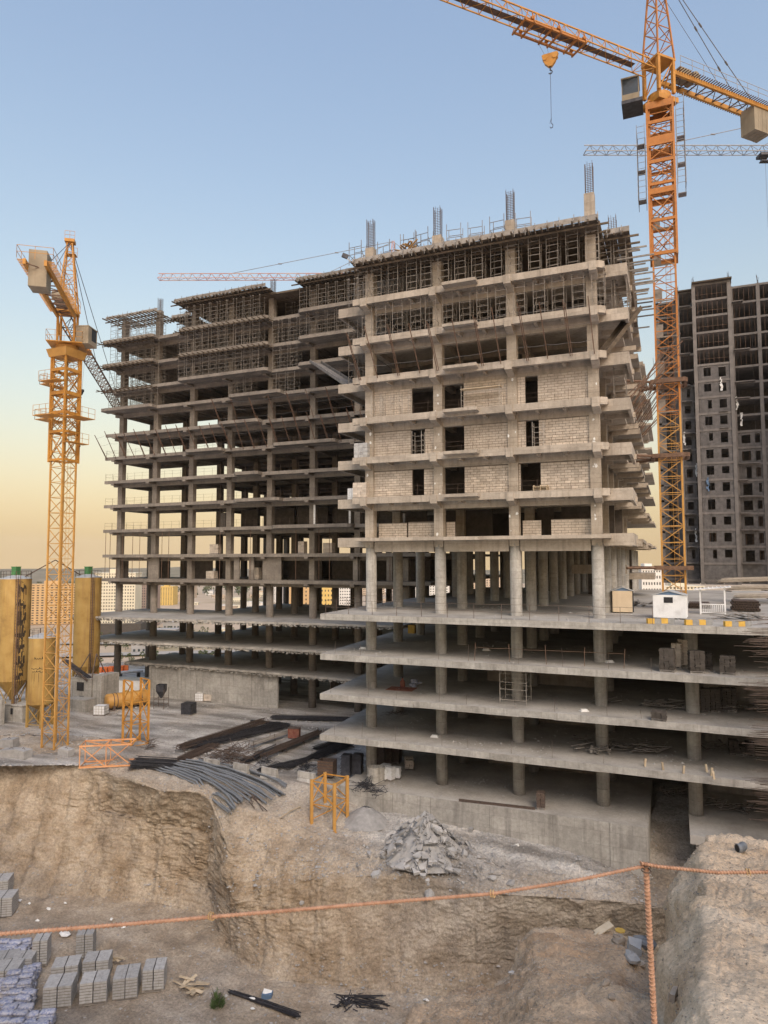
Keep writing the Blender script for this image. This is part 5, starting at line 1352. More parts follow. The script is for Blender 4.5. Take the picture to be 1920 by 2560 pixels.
# rough blocks at the left rim
for i, (px, py, sx, sy, sz, lb) in enumerate(((26, 1890, 1.7, 1.0, .75, 'grey rectangular concrete block at the rim left of the crane mast'), (56, 1893, 1.2, .9, .8, 'tilted rough concrete block right beside another at the rim'), (20, 1868, 1.5, .9, .9, 'rough concrete lump behind the two rim blocks'), (163, 1885, 1.3, .7, .6, 'grey concrete block just right of the crane mast foot'))):
    t = thing('concrete_block', lb, 'concrete block', yard(px, py, -17.5), rng.uniform(-.5, .5))
    MB().obox((0, 0, sz/2), (sx, sy, sz), Euler((rng.uniform(-.12, .12), rng.uniform(-.12, .12), 0)).to_matrix()).build('body', M['rubble'], t)
    MB().tube((-.2, 0, sz-.02), (0, 0, sz+.14), .02, 5).tube((0, 0, sz+.14), (.2, 0, sz-.02), .02, 5).build('lifting_loop', M['rebar'], t)
proto = None
for px, py, lb in ((527, 1922, 'leftmost of the four concrete barriers behind the black pipes'), (600, 1934, 'second concrete barrier from the left behind the black pipes'), (672, 1946, 'third concrete barrier behind the black pipes'), (764, 1957, 'concrete barrier nearest the amber mast base')):
    p = yard(px, py, -17.5)
    if not proto:
        proto = thing('concrete_barrier', lb, 'barrier', p, R(-4), 'concrete barriers behind the pipes')
        b = MB(); pr = [(-.3, 0), (.3, 0), (.28, .12), (.13, .35), (.1, .85), (-.1, .85), (-.13, .35), (-.28, .12)]
        b.add([(-.78, y, z) for y, z in pr]+[(.78, y, z) for y, z in pr], [tuple(range(8)), tuple(reversed(range(8, 16)))]+[(i, i+8, (i+1) % 8+8, (i+1) % 8) for i in range(8)])
        child('body', b, M['concrete_low'], proto)
        child('lifting_loop', MB().tube((-.15, 0, .84), (0, 0, .98), .018, 4).tube((0, 0, .98), (.15, 0, .84), .018, 4), M['rebar'], proto)
    else: dup(proto, p, R(-4+rng.uniform(-8, 8)), lb)
# black plastic pipes spilling over the rim
def zlook(p):
    g_ = PIT_GRID.reshape(-1, 3); d = (g_[:, 0]-p.x)**2+(g_[:, 1]-p.y)**2; return float(g_[int(np.argmin(d)), 2])
for k in range(24):
    f = k/23
    a = yard(372+f*120+rng.uniform(-6, 6), 1922-f*14+rng.uniform(-2, 2)); e_ = yard(560+f*170+rng.uniform(-22, 22), 2016-f*46+rng.uniform(-7, 5), -17.6)
    m1 = a.lerp(e_, .35)+Vector((.45, .55, 0)); m2 = a.lerp(e_, .7)+Vector((.35, .6, 0))
    layer = .07+.125*(k % 3)+ (.1 if 6 < k < 18 else 0)
    pts = [v for v in (a, m1, m2, e_)]
    cv = []
    for q in range(9):
        u = q/8; v = a*(1-u)**3+m1*3*u*(1-u)**2+m2*3*u*u*(1-u)+e_*u**3; v.z = max(zlook(v), -18.1)+layer; cv.append(v)
    t = MB().path(cv, .075, 7).build('plastic_pipe', M['pipegrey']); tag(t, 'long black plastic pipe in the heap spilling over the rim', 'pipe', 'black plastic pipes on the rim')
for k in range(9):
    a = yard(600+rng.uniform(-30, 30), 1985+rng.uniform(-5, 5), -17.7); e_ = yard(625+rng.uniform(-35, 45), 2035+rng.uniform(-15, 10), -18.6); a.z = zlook(a)+.12; e_.z = zlook(e_)+.1
    t = MB().tube(a, e_, .03, 5).build('metal_bar', M['rebar']); tag(t, 'thin dark bar sliding down the slope below the black pipes', 'bar', 'thin bars below the black pipes')

def bar_bundle(label, pa, pb, n_, w, h_, m, sag=.1, name='rebar_bundle', lift=.12, r=.02, trestle=False):
    t = thing(name, label, 'steel bars', (pa+pb)/2); c0 = (pa+pb)/2; d = pb-pa; side = Vector((-d.y, d.x, 0)).normalized()
    b = MB()
    for k in range(n_):
        u, v = rng.uniform(-w/2, w/2), rng.uniform(0, h_)*(1-abs(rng.uniform(-.6, .6)))
        o1 = side*u+Vector((0, 0, v+lift)); o2 = side*(u+rng.uniform(-.12, .12))+Vector((0, 0, v+lift)); s0, s1_ = rng.uniform(-.04, .06), rng.uniform(.94, 1.04)
        p, q_ = pa.lerp(pb, s0)+o1-c0, pa.lerp(pb, s1_)+o2-c0; md = (p+q_)/2+side*rng.uniform(-.1, .1)
        b.tube(p, md, r, 4); b.tube(md, q_, r, 4)
    b.build('bars', m, t)
    b = MB(); n2 = max(2, int(d.length/2.5))
    for k in range(n2+1):
        q_ = pa.lerp(pb, k/n2)-c0
        if trestle:
            for s in (-1, 1): b.tube(q_+side*s*w*.6, q_+side*s*w*.4+Vector((0, 0, lift+.4)), .025, 4)
            b.tube(q_-side*w*.6+Vector((0, 0, lift-.03)), q_+side*w*.6+Vector((0, 0, lift-.03)), .03, 4)
        else: b.obox(q_+Vector((0, 0, lift/2-.02)), (.1, w*1.15, lift), Matrix.Rotation(math.atan2(d.y, d.x), 3, 'Z'))
    b.build('bearer', M['greywood'] if not trestle else M['rebar'], t)
    return t
def Y6(a, b): return yard(200+a*.4219, 1680+b*.4219)
bar_bundle('widest bundle of black reinforcing bars in the middle of the yard', Y6(640, 450), Y6(1200, 325), 150, 2.2, .4, M['darksteel'])
bar_bundle('loose rusty reinforcing bars on the left flank of the widest bundle', Y6(590, 470), Y6(1090, 310), 50, 1.0, .5, M['rebar'], trestle=True, lift=.25)
bar_bundle('pale steel channels lying right of the widest bar bundle', Y6(1010, 450), Y6(1250, 365), 14, .6, .2, M['steel'], r=.04, trestle=True, lift=.3)
bar_bundle('blue grey bars in a flat bundle beneath the rear edge of the front decks', Y6(1140, 275), Y6(1590, 290), 90, 1.2, .3, M['darksteel'])
bar_bundle('thin bars on low trestles in front of the red box', Y6(1085, 520), Y6(1400, 390), 40, .7, .25, M['rebar'], trestle=True, lift=.35)
bar_bundle('dark bars stretching from the barriers towards the front decks', Y6(1230, 575), Y6(1540, 430), 60, .7, .25, M['darksteel'])
bar_bundle('short black bar bundle next to the black form stacks', Y6(1390, 470), Y6(1540, 420), 50, .8, .3, M['darksteel'])
bar_bundle('dense dark bar mats stacked on the rim behind the long pipes', Y6(310, 560), Y6(560, 575), 130, 1.5, .75, M['darksteel'], r=.022)
bar_bundle('rusty bars lying across the left front of the bar yard', Y6(590, 535), Y6(800, 440), 60, 1.0, .35, M['rebar'])
bar_bundle('short dark bars between the brown tangle and the pale channels', Y6(960, 545), Y6(1180, 450), 50, .8, .3, M['darksteel'])
bar_bundle('thin rusty bars beside the red box on low trestles', Y6(1170, 470), Y6(1420, 370), 40, .8, .25, M['rebar'], trestle=True, lift=.3)
bar_bundle('black bars lying along the edge behind the third barrier', Y6(1060, 590), Y6(1330, 530), 45, .6, .2, M['darksteel'])
bar_bundle('dark bars half under the front decks behind the form stacks', Y6(1380, 520), Y6(1590, 440), 70, 1.0, .4, M['darksteel'])
bar_bundle('narrow bundle of black bars behind the widest bundle', Y6(1010, 300), Y6(1230, 320), 50, .5, .25, M['darksteel'])
def tangle(label, p, rad, n_, m, r=.018, hgt=.6, name='wire_tangle', cat='scrap'):
    t = thing(name, label, cat, p); b = MB()
    for k in range(n_):
        a = rng.uniform(0, 6.28); c_ = Vector((math.cos(a), math.sin(a), 0))*rng.uniform(0, rad); L_ = rng.uniform(.4, 1.0)*rad; a2 = rng.uniform(0, 6.28)
        d = Vector((math.cos(a2), math.sin(a2), rng.uniform(-.3, .5)))*L_; z = Vector((0, 0, rng.uniform(.05, hgt)*(1-c_.length/rad*.7)))
        m_ = c_+d/2+z+Vector((rng.uniform(-.2, .2), rng.uniform(-.2, .2), rng.uniform(0, .2)))*rad*.3
        b.tube(c_+z, m_, r, 4); e_ = c_+d+z; e_.z = max(e_.z, .03); b.tube(m_, e_, r, 4)
    b.build('wires', m, t); return t
tangle('brown tangle of bent reinforcing wire between bars and barriers', Y6(890, 520), 2.1, 150, M['rebar'], .022, 1.2)
tangle('coil of black wire just left of the rusty crate', Y6(1340, 575), .9, 60, M['darksteel'], .02, .6)
tangle('heap of black wire behind the third barrier', Y6(1090, 545), .8, 45, M['darksteel'], .02, .6)
tangle('small heap of black wire right of the third barrier', Y6(1190, 570), .6, 35, M['darksteel'], .02, .5)
tangle('dark wire coils on the pad corner left of the concrete rings', atz(912, 1972, YARD), 1.1, 70, M['darksteel'], .02, .5)
tangle('flat wire coil lying on the pad near its front edge', atz(945, 1983, YARD), .7, 30, M['darksteel'], .018, .2)
tangle('wire basket of rusty ties at the foot of the upright mast piece', yard(372, 1868), .7, 70, M['rebar'], .015, .9)
tangle('dark twiggy heap around the rear round column on the third deck', atz(985, 1787, PLV[3]), .8, 40, M['rebar'], .015, .25)
t = thing('steel_box', 'dark red steel box standing among the bar bundles', 'box', Y6(1265, 388), .3)
child('body', MB().box(-.55, -.4, .05, .55, .4, .95), M['carpet'], t); child('lid', MB().box(-.58, -.43, .95, .58, .43, 1.0), M['rebar'], t)
t = thing('form_crate', 'brown rusty crate in front of the black form stacks', 'crate', yard(816, 1938), .1)
child('side', MB().box(-.65, -.5, .05, -.58, .5, 1.25).box(.58, -.5, .05, .65, .5, 1.25).box(-.579, -.5, .05, .579, -.43, 1.25).box(-.579, .43, .05, .579, .5, 1.25).box(-.57, -.42, .05, .57, .42, .9), M['rebar'], t)
b = MB()
for k in range(5): b.box(-.67, -.53, .2+k*.24, .67, -.501, .27+k*.24)
child('slat', b, M['rustpole'], t)
for px, py, lb in ((864, 1936, 'left one of two black plastic form stacks by the deck corner'), (892, 1934, 'right one of two black plastic form stacks by the deck corner')):
    t = thing('form_stack', lb, 'form stack', yard(px, py), .15)
    me = MB(); me.add([(-.42, -.42, 0), (.42, -.42, 0), (.42, .42, 0), (-.42, .42, 0), (-.34, -.34, .13), (.34, -.34, .13), (.34, .34, .13), (-.34, .34, .13)], [(3,2,1,0),(4,5,6,7),(0,1,5,4),(1,2,6,5),(2,3,7,6),(3,0,4,7)])
    ms = me.mesh('dome_form', M['darksteel'])
    for r_ in range(12):
        o = put(ms, 'dome_form', t, (rng.uniform(-.03, .03), rng.uniform(-.03, .03), .135*r_))
# under the third deck: rings, spacers, brown stacks
for k, (px, py, h_, lb) in enumerate(((931, 1958, 1.25, 'front concrete pipe ring beside the left column foot'), (945, 1952, 1.1, 'rear concrete pipe ring beside the left column foot'))):
    t = thing('pipe_ring', lb, 'concrete ring', atz(px, py, YARD)); child('ring', MB().lathe([(.4, 0), (.48, 0), (.48, h_*.45), (.53, h_*.46), (.53, h_*.52), (.48, h_*.53), (.48, h_), (.4, h_), (.4, 0)], 22), M['concrete_low'], t)
for k, (px, py, rr_) in enumerate(((957, 1950, 6), (972, 1951, 7), (988, 1947, 6), (962, 1935, 5), (1022, 1924, 5), (1020, 1912, 4))):
    block_pile(['first from the left of the white spacer stacks by the rings', 'middle white spacer stack by the rings', 'right hand white spacer stack near the rings', 'white spacer stack behind the other three', 'white spacer stack further under the third deck', 'small white spacer stack at the very back under the third deck'][k], px, py, YARD, (2, 1), (.35, .55, .13), rr_, M['white'] if k < 4 else M['block'], rng.uniform(-.3, .3), 'spacer_stack', jit=.06)
for k, (px, py) in enumerate(((948, 1912), (966, 1909), (985, 1906))):
    block_pile('brown stack of thin forms in the dark under the third deck', px, py, YARD, (2, 2), (.5, .5, .14), 11, M['rebar'], .1, 'form_stack').update_tag()
    bpy.context.scene.collection.objects[-1]
for o in bpy.data.objects:
    if o.get('label') == 'brown stack of thin forms in the dark under the third deck': o['group'] = 'brown form stacks under the third deck'

# rubble heap and gravel on the bench
t = thing('rubble_heap', 'tall pile of broken grey concrete slabs in front of the lowest deck', 'rubble', atz(1062, 2118, -19.5))
b = MB(); q = np.random.default_rng(4); prof = []
n_ = 26
core = MB(); core.lathe([(2.9, -.5), (2.2, .02), (1.3, .9), (.5, 1.9), (.0, 2.3)], 26)
core.v = [(x*(1+.14*math.sin(5*math.atan2(y, x+1e-6)))+rng.uniform(-.12, .12), y+rng.uniform(-.12, .12), z+rng.uniform(-.1, .1)) for x, y, z in core.v]
core.build('gravel_core', M['rubble'], t)
def chunk(sx, sy, sz):
    n = rng.choice((5, 6, 6, 7)); an = sorted(rng.uniform(0, 6.28) for _ in range(n)); rr_ = [rng.uniform(.7, 1.1) for _ in range(n)]
    vs = [(math.cos(a)*sx*r_*.5, math.sin(a)*sy*r_*.5, -sz/2) for a, r_ in zip(an, rr_)]+[(math.cos(a)*sx*r_*.46, math.sin(a)*sy*r_*.46, sz/2+rng.uniform(-.02, .02)) for a, r_ in zip(an, rr_)]
    return MB().add(vs, [tuple(reversed(range(n))), tuple(range(n, 2*n))]+[(i, (i+1) % n, (i+1) % n+n, i+n) for i in range(n)])
def lump(sx, sy, sz):
    b = MB(); b.lathe([(0, -.5), (.32, -.45), (.5, -.12), (.46, .2), (.26, .44), (0, .5)], 9); 
    o = [rng.uniform(-.5, .5) for _ in range(3)]
    b.v = [((x*(1+.35*math.sin(3*z+5*o[0]))+rng.uniform(-.06, .06))*sx, (y*(1+.3*math.sin(4*x+o[1]))+rng.uniform(-.06, .06))*sy, (z+rng.uniform(-.07, .07))*sz) for x, y, z in b.v]
    return b
small = MB()
for k in range(900):
    a = rng.uniform(0, 6.28); u = rng.random()**.6; rad = (3.3 if k % 4 else 5.2)*u; z = max(-.28, 2.35*(1-rad/2.75)) + rng.uniform(-.06, .06)
    big = k < 150 and rad > .35
    s = rng.uniform(.35, .95) if big else rng.uniform(.08, .28)
    rad2 = rad*(1+.1*math.sin(5*a)); p = Vector((math.cos(a)*rad2*1.05, math.sin(a)*rad2, z))
    if not big and abs(a-4.0) < .5 and rad < 1.2: continue
    rot = Matrix.Rotation(a, 3, 'Z') @ Matrix.Rotation(R(38)+rng.uniform(-.35, .35), 3, 'Y') @ Matrix.Rotation(rng.uniform(0, 6), 3, 'Z')
    cb = chunk(s, s*rng.uniform(.6, 1), s*rng.uniform(.25, .45) if not big else rng.uniform(.1, .2))
    if big:
        o = cb.build('chunk', M['rubble'], t); o.location = p + Vector((0, 0, .05)); o.rotation_euler = rot.to_euler()
    else: small.add([p + rot @ Vector(v) for v in cb.v], cb.f)
small.build('small_pieces', M['rubble'], t, kind='stuff')
gr = MB().lathe([(1.9, -.2), (1.2, .3), (.5, .75), (0, .9)], 22); gr.v = [(x+rng.uniform(-.1, .1), y+rng.uniform(-.1, .1), z+rng.uniform(-.05, .05)) for x, y, z in gr.v]
o = gr.build('gravel_heap', M['rubble'], None, True, atz(910, 2048, -19.1)); tag(o, 'low smooth heap of grey gravel left of the rubble pile', 'gravel')
for k, (px, py, s, lb) in enumerate(((1322, 2200, .75, 'grey boulder on the dusty bench right of the rubble'), (1275, 2197, .6, 'smaller grey boulder left of another on the bench'), (1228, 2195, .5, 'pale lump of concrete at the bench edge'), (1192, 2218, .6, 'rounded earth boulder hanging on the bench rim'), (1070, 2190, 1.0, 'big clod of earth on the rim under the rubble pile'), (752, 2150, .45, 'pale stone on the slope below the amber base'), (1290, 2120, .3, 'white crumpled litter on the dark dust'), (1176, 2092, .55, 'white broken slab bit beside the rubble'))):
    p = atz(px, py, -20.1 if py > 2160 else -19.6); p.z = zlook(p)+s*.15
    o = (lump if k < 6 else chunk)(s, s*.8, s*.6).build('boulder' if k != 6 else 'litter', M['tarp'] if k in (6,) else M['rubble'], None, False, p); o.rotation_euler = (rng.uniform(-.3, .3), rng.uniform(-.3, .3), rng.uniform(0, 6)); tag(o, lb, 'rock' if k != 6 else 'litter')
for k in range(5):
    a = atz(1200+rng.uniform(-20, 60), 2165+rng.uniform(-10, 20), -20); a.z = zlook(a)+.08; e_ = a+Vector((rng.uniform(-1, 1), rng.uniform(-.6, .6), 0)); e_.z = zlook(e_)+.1
    o = MB().tube(a, e_, .03, 4).build('stick', M['greywood']); tag(o, 'dry stick lying on the bench near the boulders', 'stick', 'sticks on the bench')
a, e_ = yard(697, 2062, -19), yard(748, 2032, -18.7); a.z = zlook(a)+.08; e_.z = zlook(e_)+.12
o = MB().path([a, a.lerp(e_, .5)+Vector((0, 0, .1)), e_], .05, 5).build('branch', M['wood']); tag(o, 'bare curved branch on the slope left of the amber base', 'branch')

# ------------------------------------------------------------------ pallets in the pit
def paver_pallet(label, px, py, w, d, rows, halves=2, rz=R(50), z=None):
    p = atz(px, py, -26.05); p.z = zlook(p)
    t = thing('paver_pallet', label, 'pallet', p, rz, 'pallets of grey pavers in the pit')
    hw = w/halves
    child('pallet', MB().box(-w/2, -d/2, 0, w/2, d/2, .04).box(-w/2, -d/2, .1, w/2, d/2, .13).box(-w/2+.03, -d/2+.02, .04, -w/2+.16, d/2-.02, .1).box(w/2-.16, -d/2+.02, .04, w/2-.03, d/2-.02, .1), M['greywood'], t)
    bh = .165; nb = max(2, round(hw/.42)); nd = max(2, round(d/.26))
    for q in range(halves):
        b = MB(); x0 = -w/2+hw*q+.02; bw, bd = (hw-.05)/nb, d/nd
        for r_ in range(rows):
            for i in range(nb):
                for j in range(nd):
                    if r_ < rows-1 and 0 < j < nd-1 and not ((q == 0 and i == 0) or (q == halves-1 and i == nb-1)): continue
                    b.obox((x0+bw*(i+.5)+rng.uniform(-.006, .006), -d/2+bd*(j+.5)+rng.uniform(-.006, .006), .135+bh*(r_+.5)), (bw-.008, bd-.006, bh-.034))
        MB().box(x0+.015, -d/2+.015, .14, x0+hw-.065, d/2-.015, .135+bh*rows-.03).build('joint_fill', M['mortar'], t)
        b.build('pavers', M['paver'], t, kind='stuff')
    b = MB()
    for q in range(1):
        xm = -w/2+w*.5
        b.box(xm-.02, -d/2-.02, .13, xm+.02, -d/2-.012, .135+bh*rows+.01).box(xm-.02, -d/2-.02, .137+bh*rows, xm+.02, d/2+.02, .145+bh*rows)
    child('strap', b, M['darksteel'], t)
    return t
PP = [('front left paver pallet of the pit group', 146, 2500, 1.62, 1.35, 7, 2), ('second paver pallet from the left in the front row of the pit group', 233, 2496, 1.55, 1.2, 7, 2), ('third paver pallet in the front row of the pit group', 313, 2478, 1.45, 1.5, 7, 1), ('right end paver pallet of the pit group', 383, 2466, 1.3, 1.3, 7, 2),
      ('paver pallet right behind the front left one', 162, 2443, 1.6, 1.2, 6, 2), ('paver pallet behind the gap of the front row', 240, 2432, 1.6, 1.2, 6, 2), ('lone tall paver stack with a white tag on its right', 100, 2402, .95, 1.0, 9, 1), ('lone tall paver stack nearest the cliff foot', 211, 2386, 1.1, .95, 9, 1),
      ('paver pallet at the left edge beside the blue bags', 56, 2425, 1.3, 1.1, 6, 1), ('paver pallet cut by the left picture edge', 16, 2456, 1.5, 1.3, 7, 1), ('paver pallet behind the two at the left edge', 12, 2416, 1.4, 1.1, 5, 1), ('pair of stacked pavers high on the left edge by the cliff', 8, 2280, 1.5, 1.4, 8, 1), ('dark paver stack behind the one at the cliff edge', -4, 2240, 1.6, 1.4, 8, 1)]
for k, (lb, px, py, w, d, rows, hv) in enumerate(PP): paver_pallet(lb, px, py, w, d, rows, hv, R(34)+rng.uniform(-.06, .06) if k not in (6, 7) else R(40-k))
bagm = MB()
V = []
for k in range(10):
    for j in range(5):
        pass
bp = [(-.42, -.26), (-.45, 0), (-.42, .26), (0, .3), (.42, .26), (.45, 0), (.42, -.26), (0, -.3)]
bagm.add([(x, y, .045) for x, y in bp]+[(x*.78, y*.7, .115) for x, y in bp]+[(x*.85, y*.8, 0) for x, y in bp], [tuple(range(8, 16)), tuple(reversed(range(16, 24)))]+[(i, (i+1) % 8, (i+1) % 8+8, i+8) for i in range(8)]+[(i+16, (i+1) % 8+16, (i+1) % 8, i) for i in range(8)])
bag_me = bagm.mesh('bag', M['bag'], True)
for k, (px, py, rows, lb) in enumerate(((36, 2383, 4, 'blue bag pallet at the back of the left group'), (8, 2386, 4, 'blue bag pallet at the left edge behind the pavers'), (55, 2452, 5, 'blue bag pallet directly in front of a paver pallet'), (43, 2488, 8, 'tallest blue bag pallet left of the front paver pallet'), (6, 2492, 6, 'blue bag pallet cut by the left edge'), (36, 2530, 6, 'grey blue bag pallet second from the bottom'), (28, 2572, 6, 'bag pallet cut by the bottom left corner'), (86, 2580, 5, 'small bag pile at the bottom edge'))):
    p = atz(px, py, -26.1); p.z = zlook(p); t = thing('bag_pallet', lb, 'bag pallet', p, R(rng.uniform(15, 35)), 'pallets of blue printed bags')
    child('pallet', MB().box(-.75, -.7, 0, .75, .7, .1), M['greywood'], t)
    for r_ in range(rows):
        for i in (-1, 1):
            for j in (-1, 0, 1) if r_ < rows-1 else (rng.choice((-1, 0)), 1):
                o = put(bag_me, 'bag', t, (i*.4+rng.uniform(-.05, .05), j*.5+rng.uniform(-.05, .05), .1+.13*r_)); o.rotation_euler = (rng.uniform(-.06, .06), rng.uniform(-.06, .06), rng.uniform(-.12, .12)); o.scale = (1, .9, 1.25)
# shrub, poles, scraps
p = atz(540, 2512, -25.9); p.z = zlook(p); t = thing('shrub', 'small green bushy shrub alone on the pit floor', 'shrub', p)
b = MB()
for k in range(900):
    a = rng.uniform(0, 6.28); rad = rng.random()**.7*.36; h_ = rng.uniform(.05, 1.0)*max(.25, 1-rad*1.9)*(.75+.35*math.sin(a*2.3+1)); c_ = Vector((math.cos(a)*rad, math.sin(a)*rad, h_)); d = Vector((math.cos(a)*.12+rng.uniform(-.08, .08), math.sin(a)*.12+rng.uniform(-.08, .08), rng.uniform(.08, .22))); s = d.cross(Vector((rng.uniform(-1, 1), rng.uniform(-1, 1), .2))).normalized()*.018
    b.add([c_-s, c_+s, c_+d], [(0, 1, 2)])
b.build('foliage', M['shrub'], t)
b = MB()
for k in range(14): a = rng.uniform(0, 6.28); b.tube((0, 0, -.1), (math.cos(a)*.4, math.sin(a)*.4, rng.uniform(.6, 1.2)), .012, 4)
b.build('stem', M['greywood'], t)
def scatter_sticks(label, px, py, z, n_, L_, m, rad, name='stick_heap', flat=True, boards=False, zz=None):
    p = atz(px, py, z); p.z = zz if zz is not None else zlook(p)
    t = thing(name, label, 'scrap heap', p)
    for k in range(n_):
        a = rng.uniform(-.5, .5)+(rng.choice((0, 1.2)) if not flat else 0)+.35; c_ = Vector((rng.uniform(-rad, rad), rng.uniform(-rad, rad)*.5, .06+.05*(k % 5))); d = Vector((math.cos(a), math.sin(a), rng.uniform(-.06, .1)))*L_*rng.uniform(.5, 1)/2
        if boards: MB().obox((0, 0, 0), (d.length*2, rng.uniform(.1, .24), .03)).build('board', m, t); o = t.children[-1]; o.location = c_+Vector((0, 0, rng.uniform(0, .25))); o.rotation_euler = (rng.uniform(-.25, .25), rng.uniform(-.25, .25), a)
        else: MB().tube(c_-d, c_+d, .025, 4).build('pole', m, t)
    return t
a, e_ = atz(572, 2482, -26), atz(742, 2536, -26); 
for v in (a, e_): v.z = zlook(v)
bar_bundle('dark poles lying across the pit floor right of the shrub', a, e_, 16, .35, .15, M['darksteel'], lift=.1, name='pole_bundle', r=.028)
scatter_sticks('heap of dark sticks with a hose at the foot of the pit wall', 905, 2502, -26.3, 22, 2.6, M['darksteel'], .9)
tangle('black hose loop left of the stick heap', atz(862, 2512, -26.3), .7, 40, M['darksteel'], .03, .25)
scatter_sticks('broken wooden pallet and slats on the pit floor', 474, 2466, -26, 12, 1.3, M['wood'], .7, 'broken_pallet', False, True)
scatter_sticks('yellowish wooden crate slats behind the paver pallets', 268, 2408, -26, 12, 1.2, M['wood'], .6, 'broken_pallet', False, True)
p = atz(664, 2498, -26.2); p.z = zlook(p); t = thing('carton', 'crumpled blue and white carton on the pit floor', 'carton', p, .3); child('side', MB().box(-.3, -.22, 0, .3, .22, .3), M['blue'], t); child('flap', MB().obox((0, 0, .33), (.5, .3, .03), Euler((.4, .2, 0)).to_matrix()), M['tarp'], t)
for k, (px, py, s) in enumerate(((42, 2253, .7), (160, 2340, 1.0), (385, 2405, .9), (118, 2275, .35), (70, 2262, .3), (275, 2300, .35), (160, 2262, .25), (365, 2425, .6), (625, 2500, .5), (628, 2520, .4), (250, 2490, .0), (860, 2488, .35), (1062, 2485, .4), (305, 2322, .4), (90, 2300, .4))):
    if not s: continue
    p = atz(px, py, -26); p.z = zlook(p)+.06
    b = MB(); n_ = 7; vs = [(math.cos(6.28*i/n_)*s*rng.uniform(.5, 1)*.6, math.sin(6.28*i/n_)*s*rng.uniform(.5, 1)*.4, rng.uniform(0, .12)) for i in range(n_)]+[(0, 0, .14)]
    b.add(vs+[(x, y, z-.02) for x, y, z in vs], [(i, (i+1) % n_, n_) for i in range(n_)]+[((i+1) % n_+n_+1, i+n_+1, 2*n_+1) for i in range(n_)])
    o = b.build('paper_scrap', M['tarp'], None, False, p); tag(o, 'white scrap of sheet or paper lying on the pit floor', 'litter', 'white scraps in the pit')

# ------------------------------------------------------------------ on the parking decks
def P_(px, py, lv): return atz(px, py, PLV[lv])
def booth(label, p, w, d, h_, body, rz, win=None, door=None):
    t = thing('site_booth', label, 'booth', p, rz)
    b = MB().box(-w/2, -d/2, .08, w/2, d/2, h_); k = -w/2+.06
    while k < w/2: b.box(k, -d/2-.016, .1, k+.05, -d/2-.001, h_-.02); k += .13
    k = -d/2+.06
    while k < d/2: b.box(w/2+.001, k, .1, w/2+.016, k+.05, h_-.02); k += .13
    child('body', b, body, t)
    g = MB().add([(-w/2, -d/2, h_), (w/2, -d/2, h_), (0, -d/2, h_+.26), (-w/2, -d/2+.04, h_), (w/2, -d/2+.04, h_), (0, -d/2+.04, h_+.26)], [(0, 1, 2), (5, 4, 3), (0, 3, 4, 1), (1, 4, 5, 2), (2, 5, 3, 0)])
    child('gable', g, M['blue'], t)
    r_ = MB(); e_ = .08
    for s in (-1, 1): r_.add([(s*(w/2+e_), -d/2-e_, h_-.04), (0, -d/2-e_, h_+.27), (0, d/2+e_, h_+.27), (s*(w/2+e_), d/2+e_, h_-.04), (s*(w/2+e_), -d/2-e_, h_+.0), (0, -d/2-e_, h_+.31), (0, d/2+e_, h_+.31), (s*(w/2+e_), d/2+e_, h_+.0)], [(0, 1, 2, 3), (7, 6, 5, 4), (0, 4, 5, 1), (1, 5, 6, 2), (2, 6, 7, 3), (3, 7, 4, 0)])
    child('roof', r_, M['greyroof'], t)
    for sx in (-w/2+.1, w/2-.25): child('skid', MB().box(sx, -d/2+.1, 0, sx+.15, d/2-.1, .08), M['darksteel'], t)
    child('corner_post', MB().box(w/2-.06, -d/2-.03, .1, w/2+.03, -d/2+.04, h_), M['darksteel'] if door else body, t)
    if win: child('window', MB().box(win[0], -d/2-.03, win[1], win[2], -d/2-.017, win[3]), M['black'], t)
    if door: child('window', MB().box(w/2+.017, door[0], 1.0, w/2+.03, door[1], 1.75), M['black'], t)
    return t
booth('cream corrugated booth with blue gable beside the right corner column', P_(1556, 1533, 0), 1.55, 1.6, 1.75, M['cream'], R(6), None, (-.2, .1))
booth('white scratched booth with a small black window at the deck edge', P_(1676, 1548, 0), 2.15, 1.7, 1.7, M['white'], R(-5), (-.35, 1.15, .25, 1.55))
p = P_(1782, 1538, 0); t = thing('white_shelter', 'small white shelter with railing and slanted roof on the upper deck', 'shelter', p, R(-4))
b = MB()
for x in (-.85, .85):
    for y in (-.6, .6): b.box(x-.05, y-.05, 0, x+.05, y+.05, 1.95)
child('post', b, M['white'], t)
b = MB().obox((0, 0, 2.0), (2.6, 1.7, .06), Euler((0, -.09, 0)).to_matrix())
for k in range(9): b.obox((-1.15+.29*k, 0, 2.06+.026*(k-4)), (.06, 1.75, .06), Euler((0, -.09, 0)).to_matrix())
child('roof', b, M['white'], t)
b = MB().box(-.85, -.64, .75, .85, -.58, .82).box(-.85, -.64, .12, .85, -.58, .18)
for k in range(13): b.box(-.82+.135*k, -.63, .18, -.78+.135*k, -.59, .75)
child('railing', b, M['white'], t)
for i, (px0, px1, py) in enumerate(((1617, 1684, 1561), (1712, 1778, 1565), (1810, 1876, 1569))):
    a, e_ = P_(px0, py, 0), P_(px1, py, 0); d = e_-a; L_ = d.length; t = thing('kerb_block', ['yellow and grey striped kerb under the white booth', 'yellow and grey striped kerb below the white shelter', 'yellow and grey striped kerb at the right end of the deck'][i], 'kerb', a+Vector((0, 0, .004)), math.atan2(d.y, d.x))
    for k in range(4): MB().box(L_*k/4+.003, -.14, 0, L_*(k+1)/4-.003, .14, .33).build('stripe', M['kerbyellow'] if k % 2 == 0 else M['kerbgrey'], t)
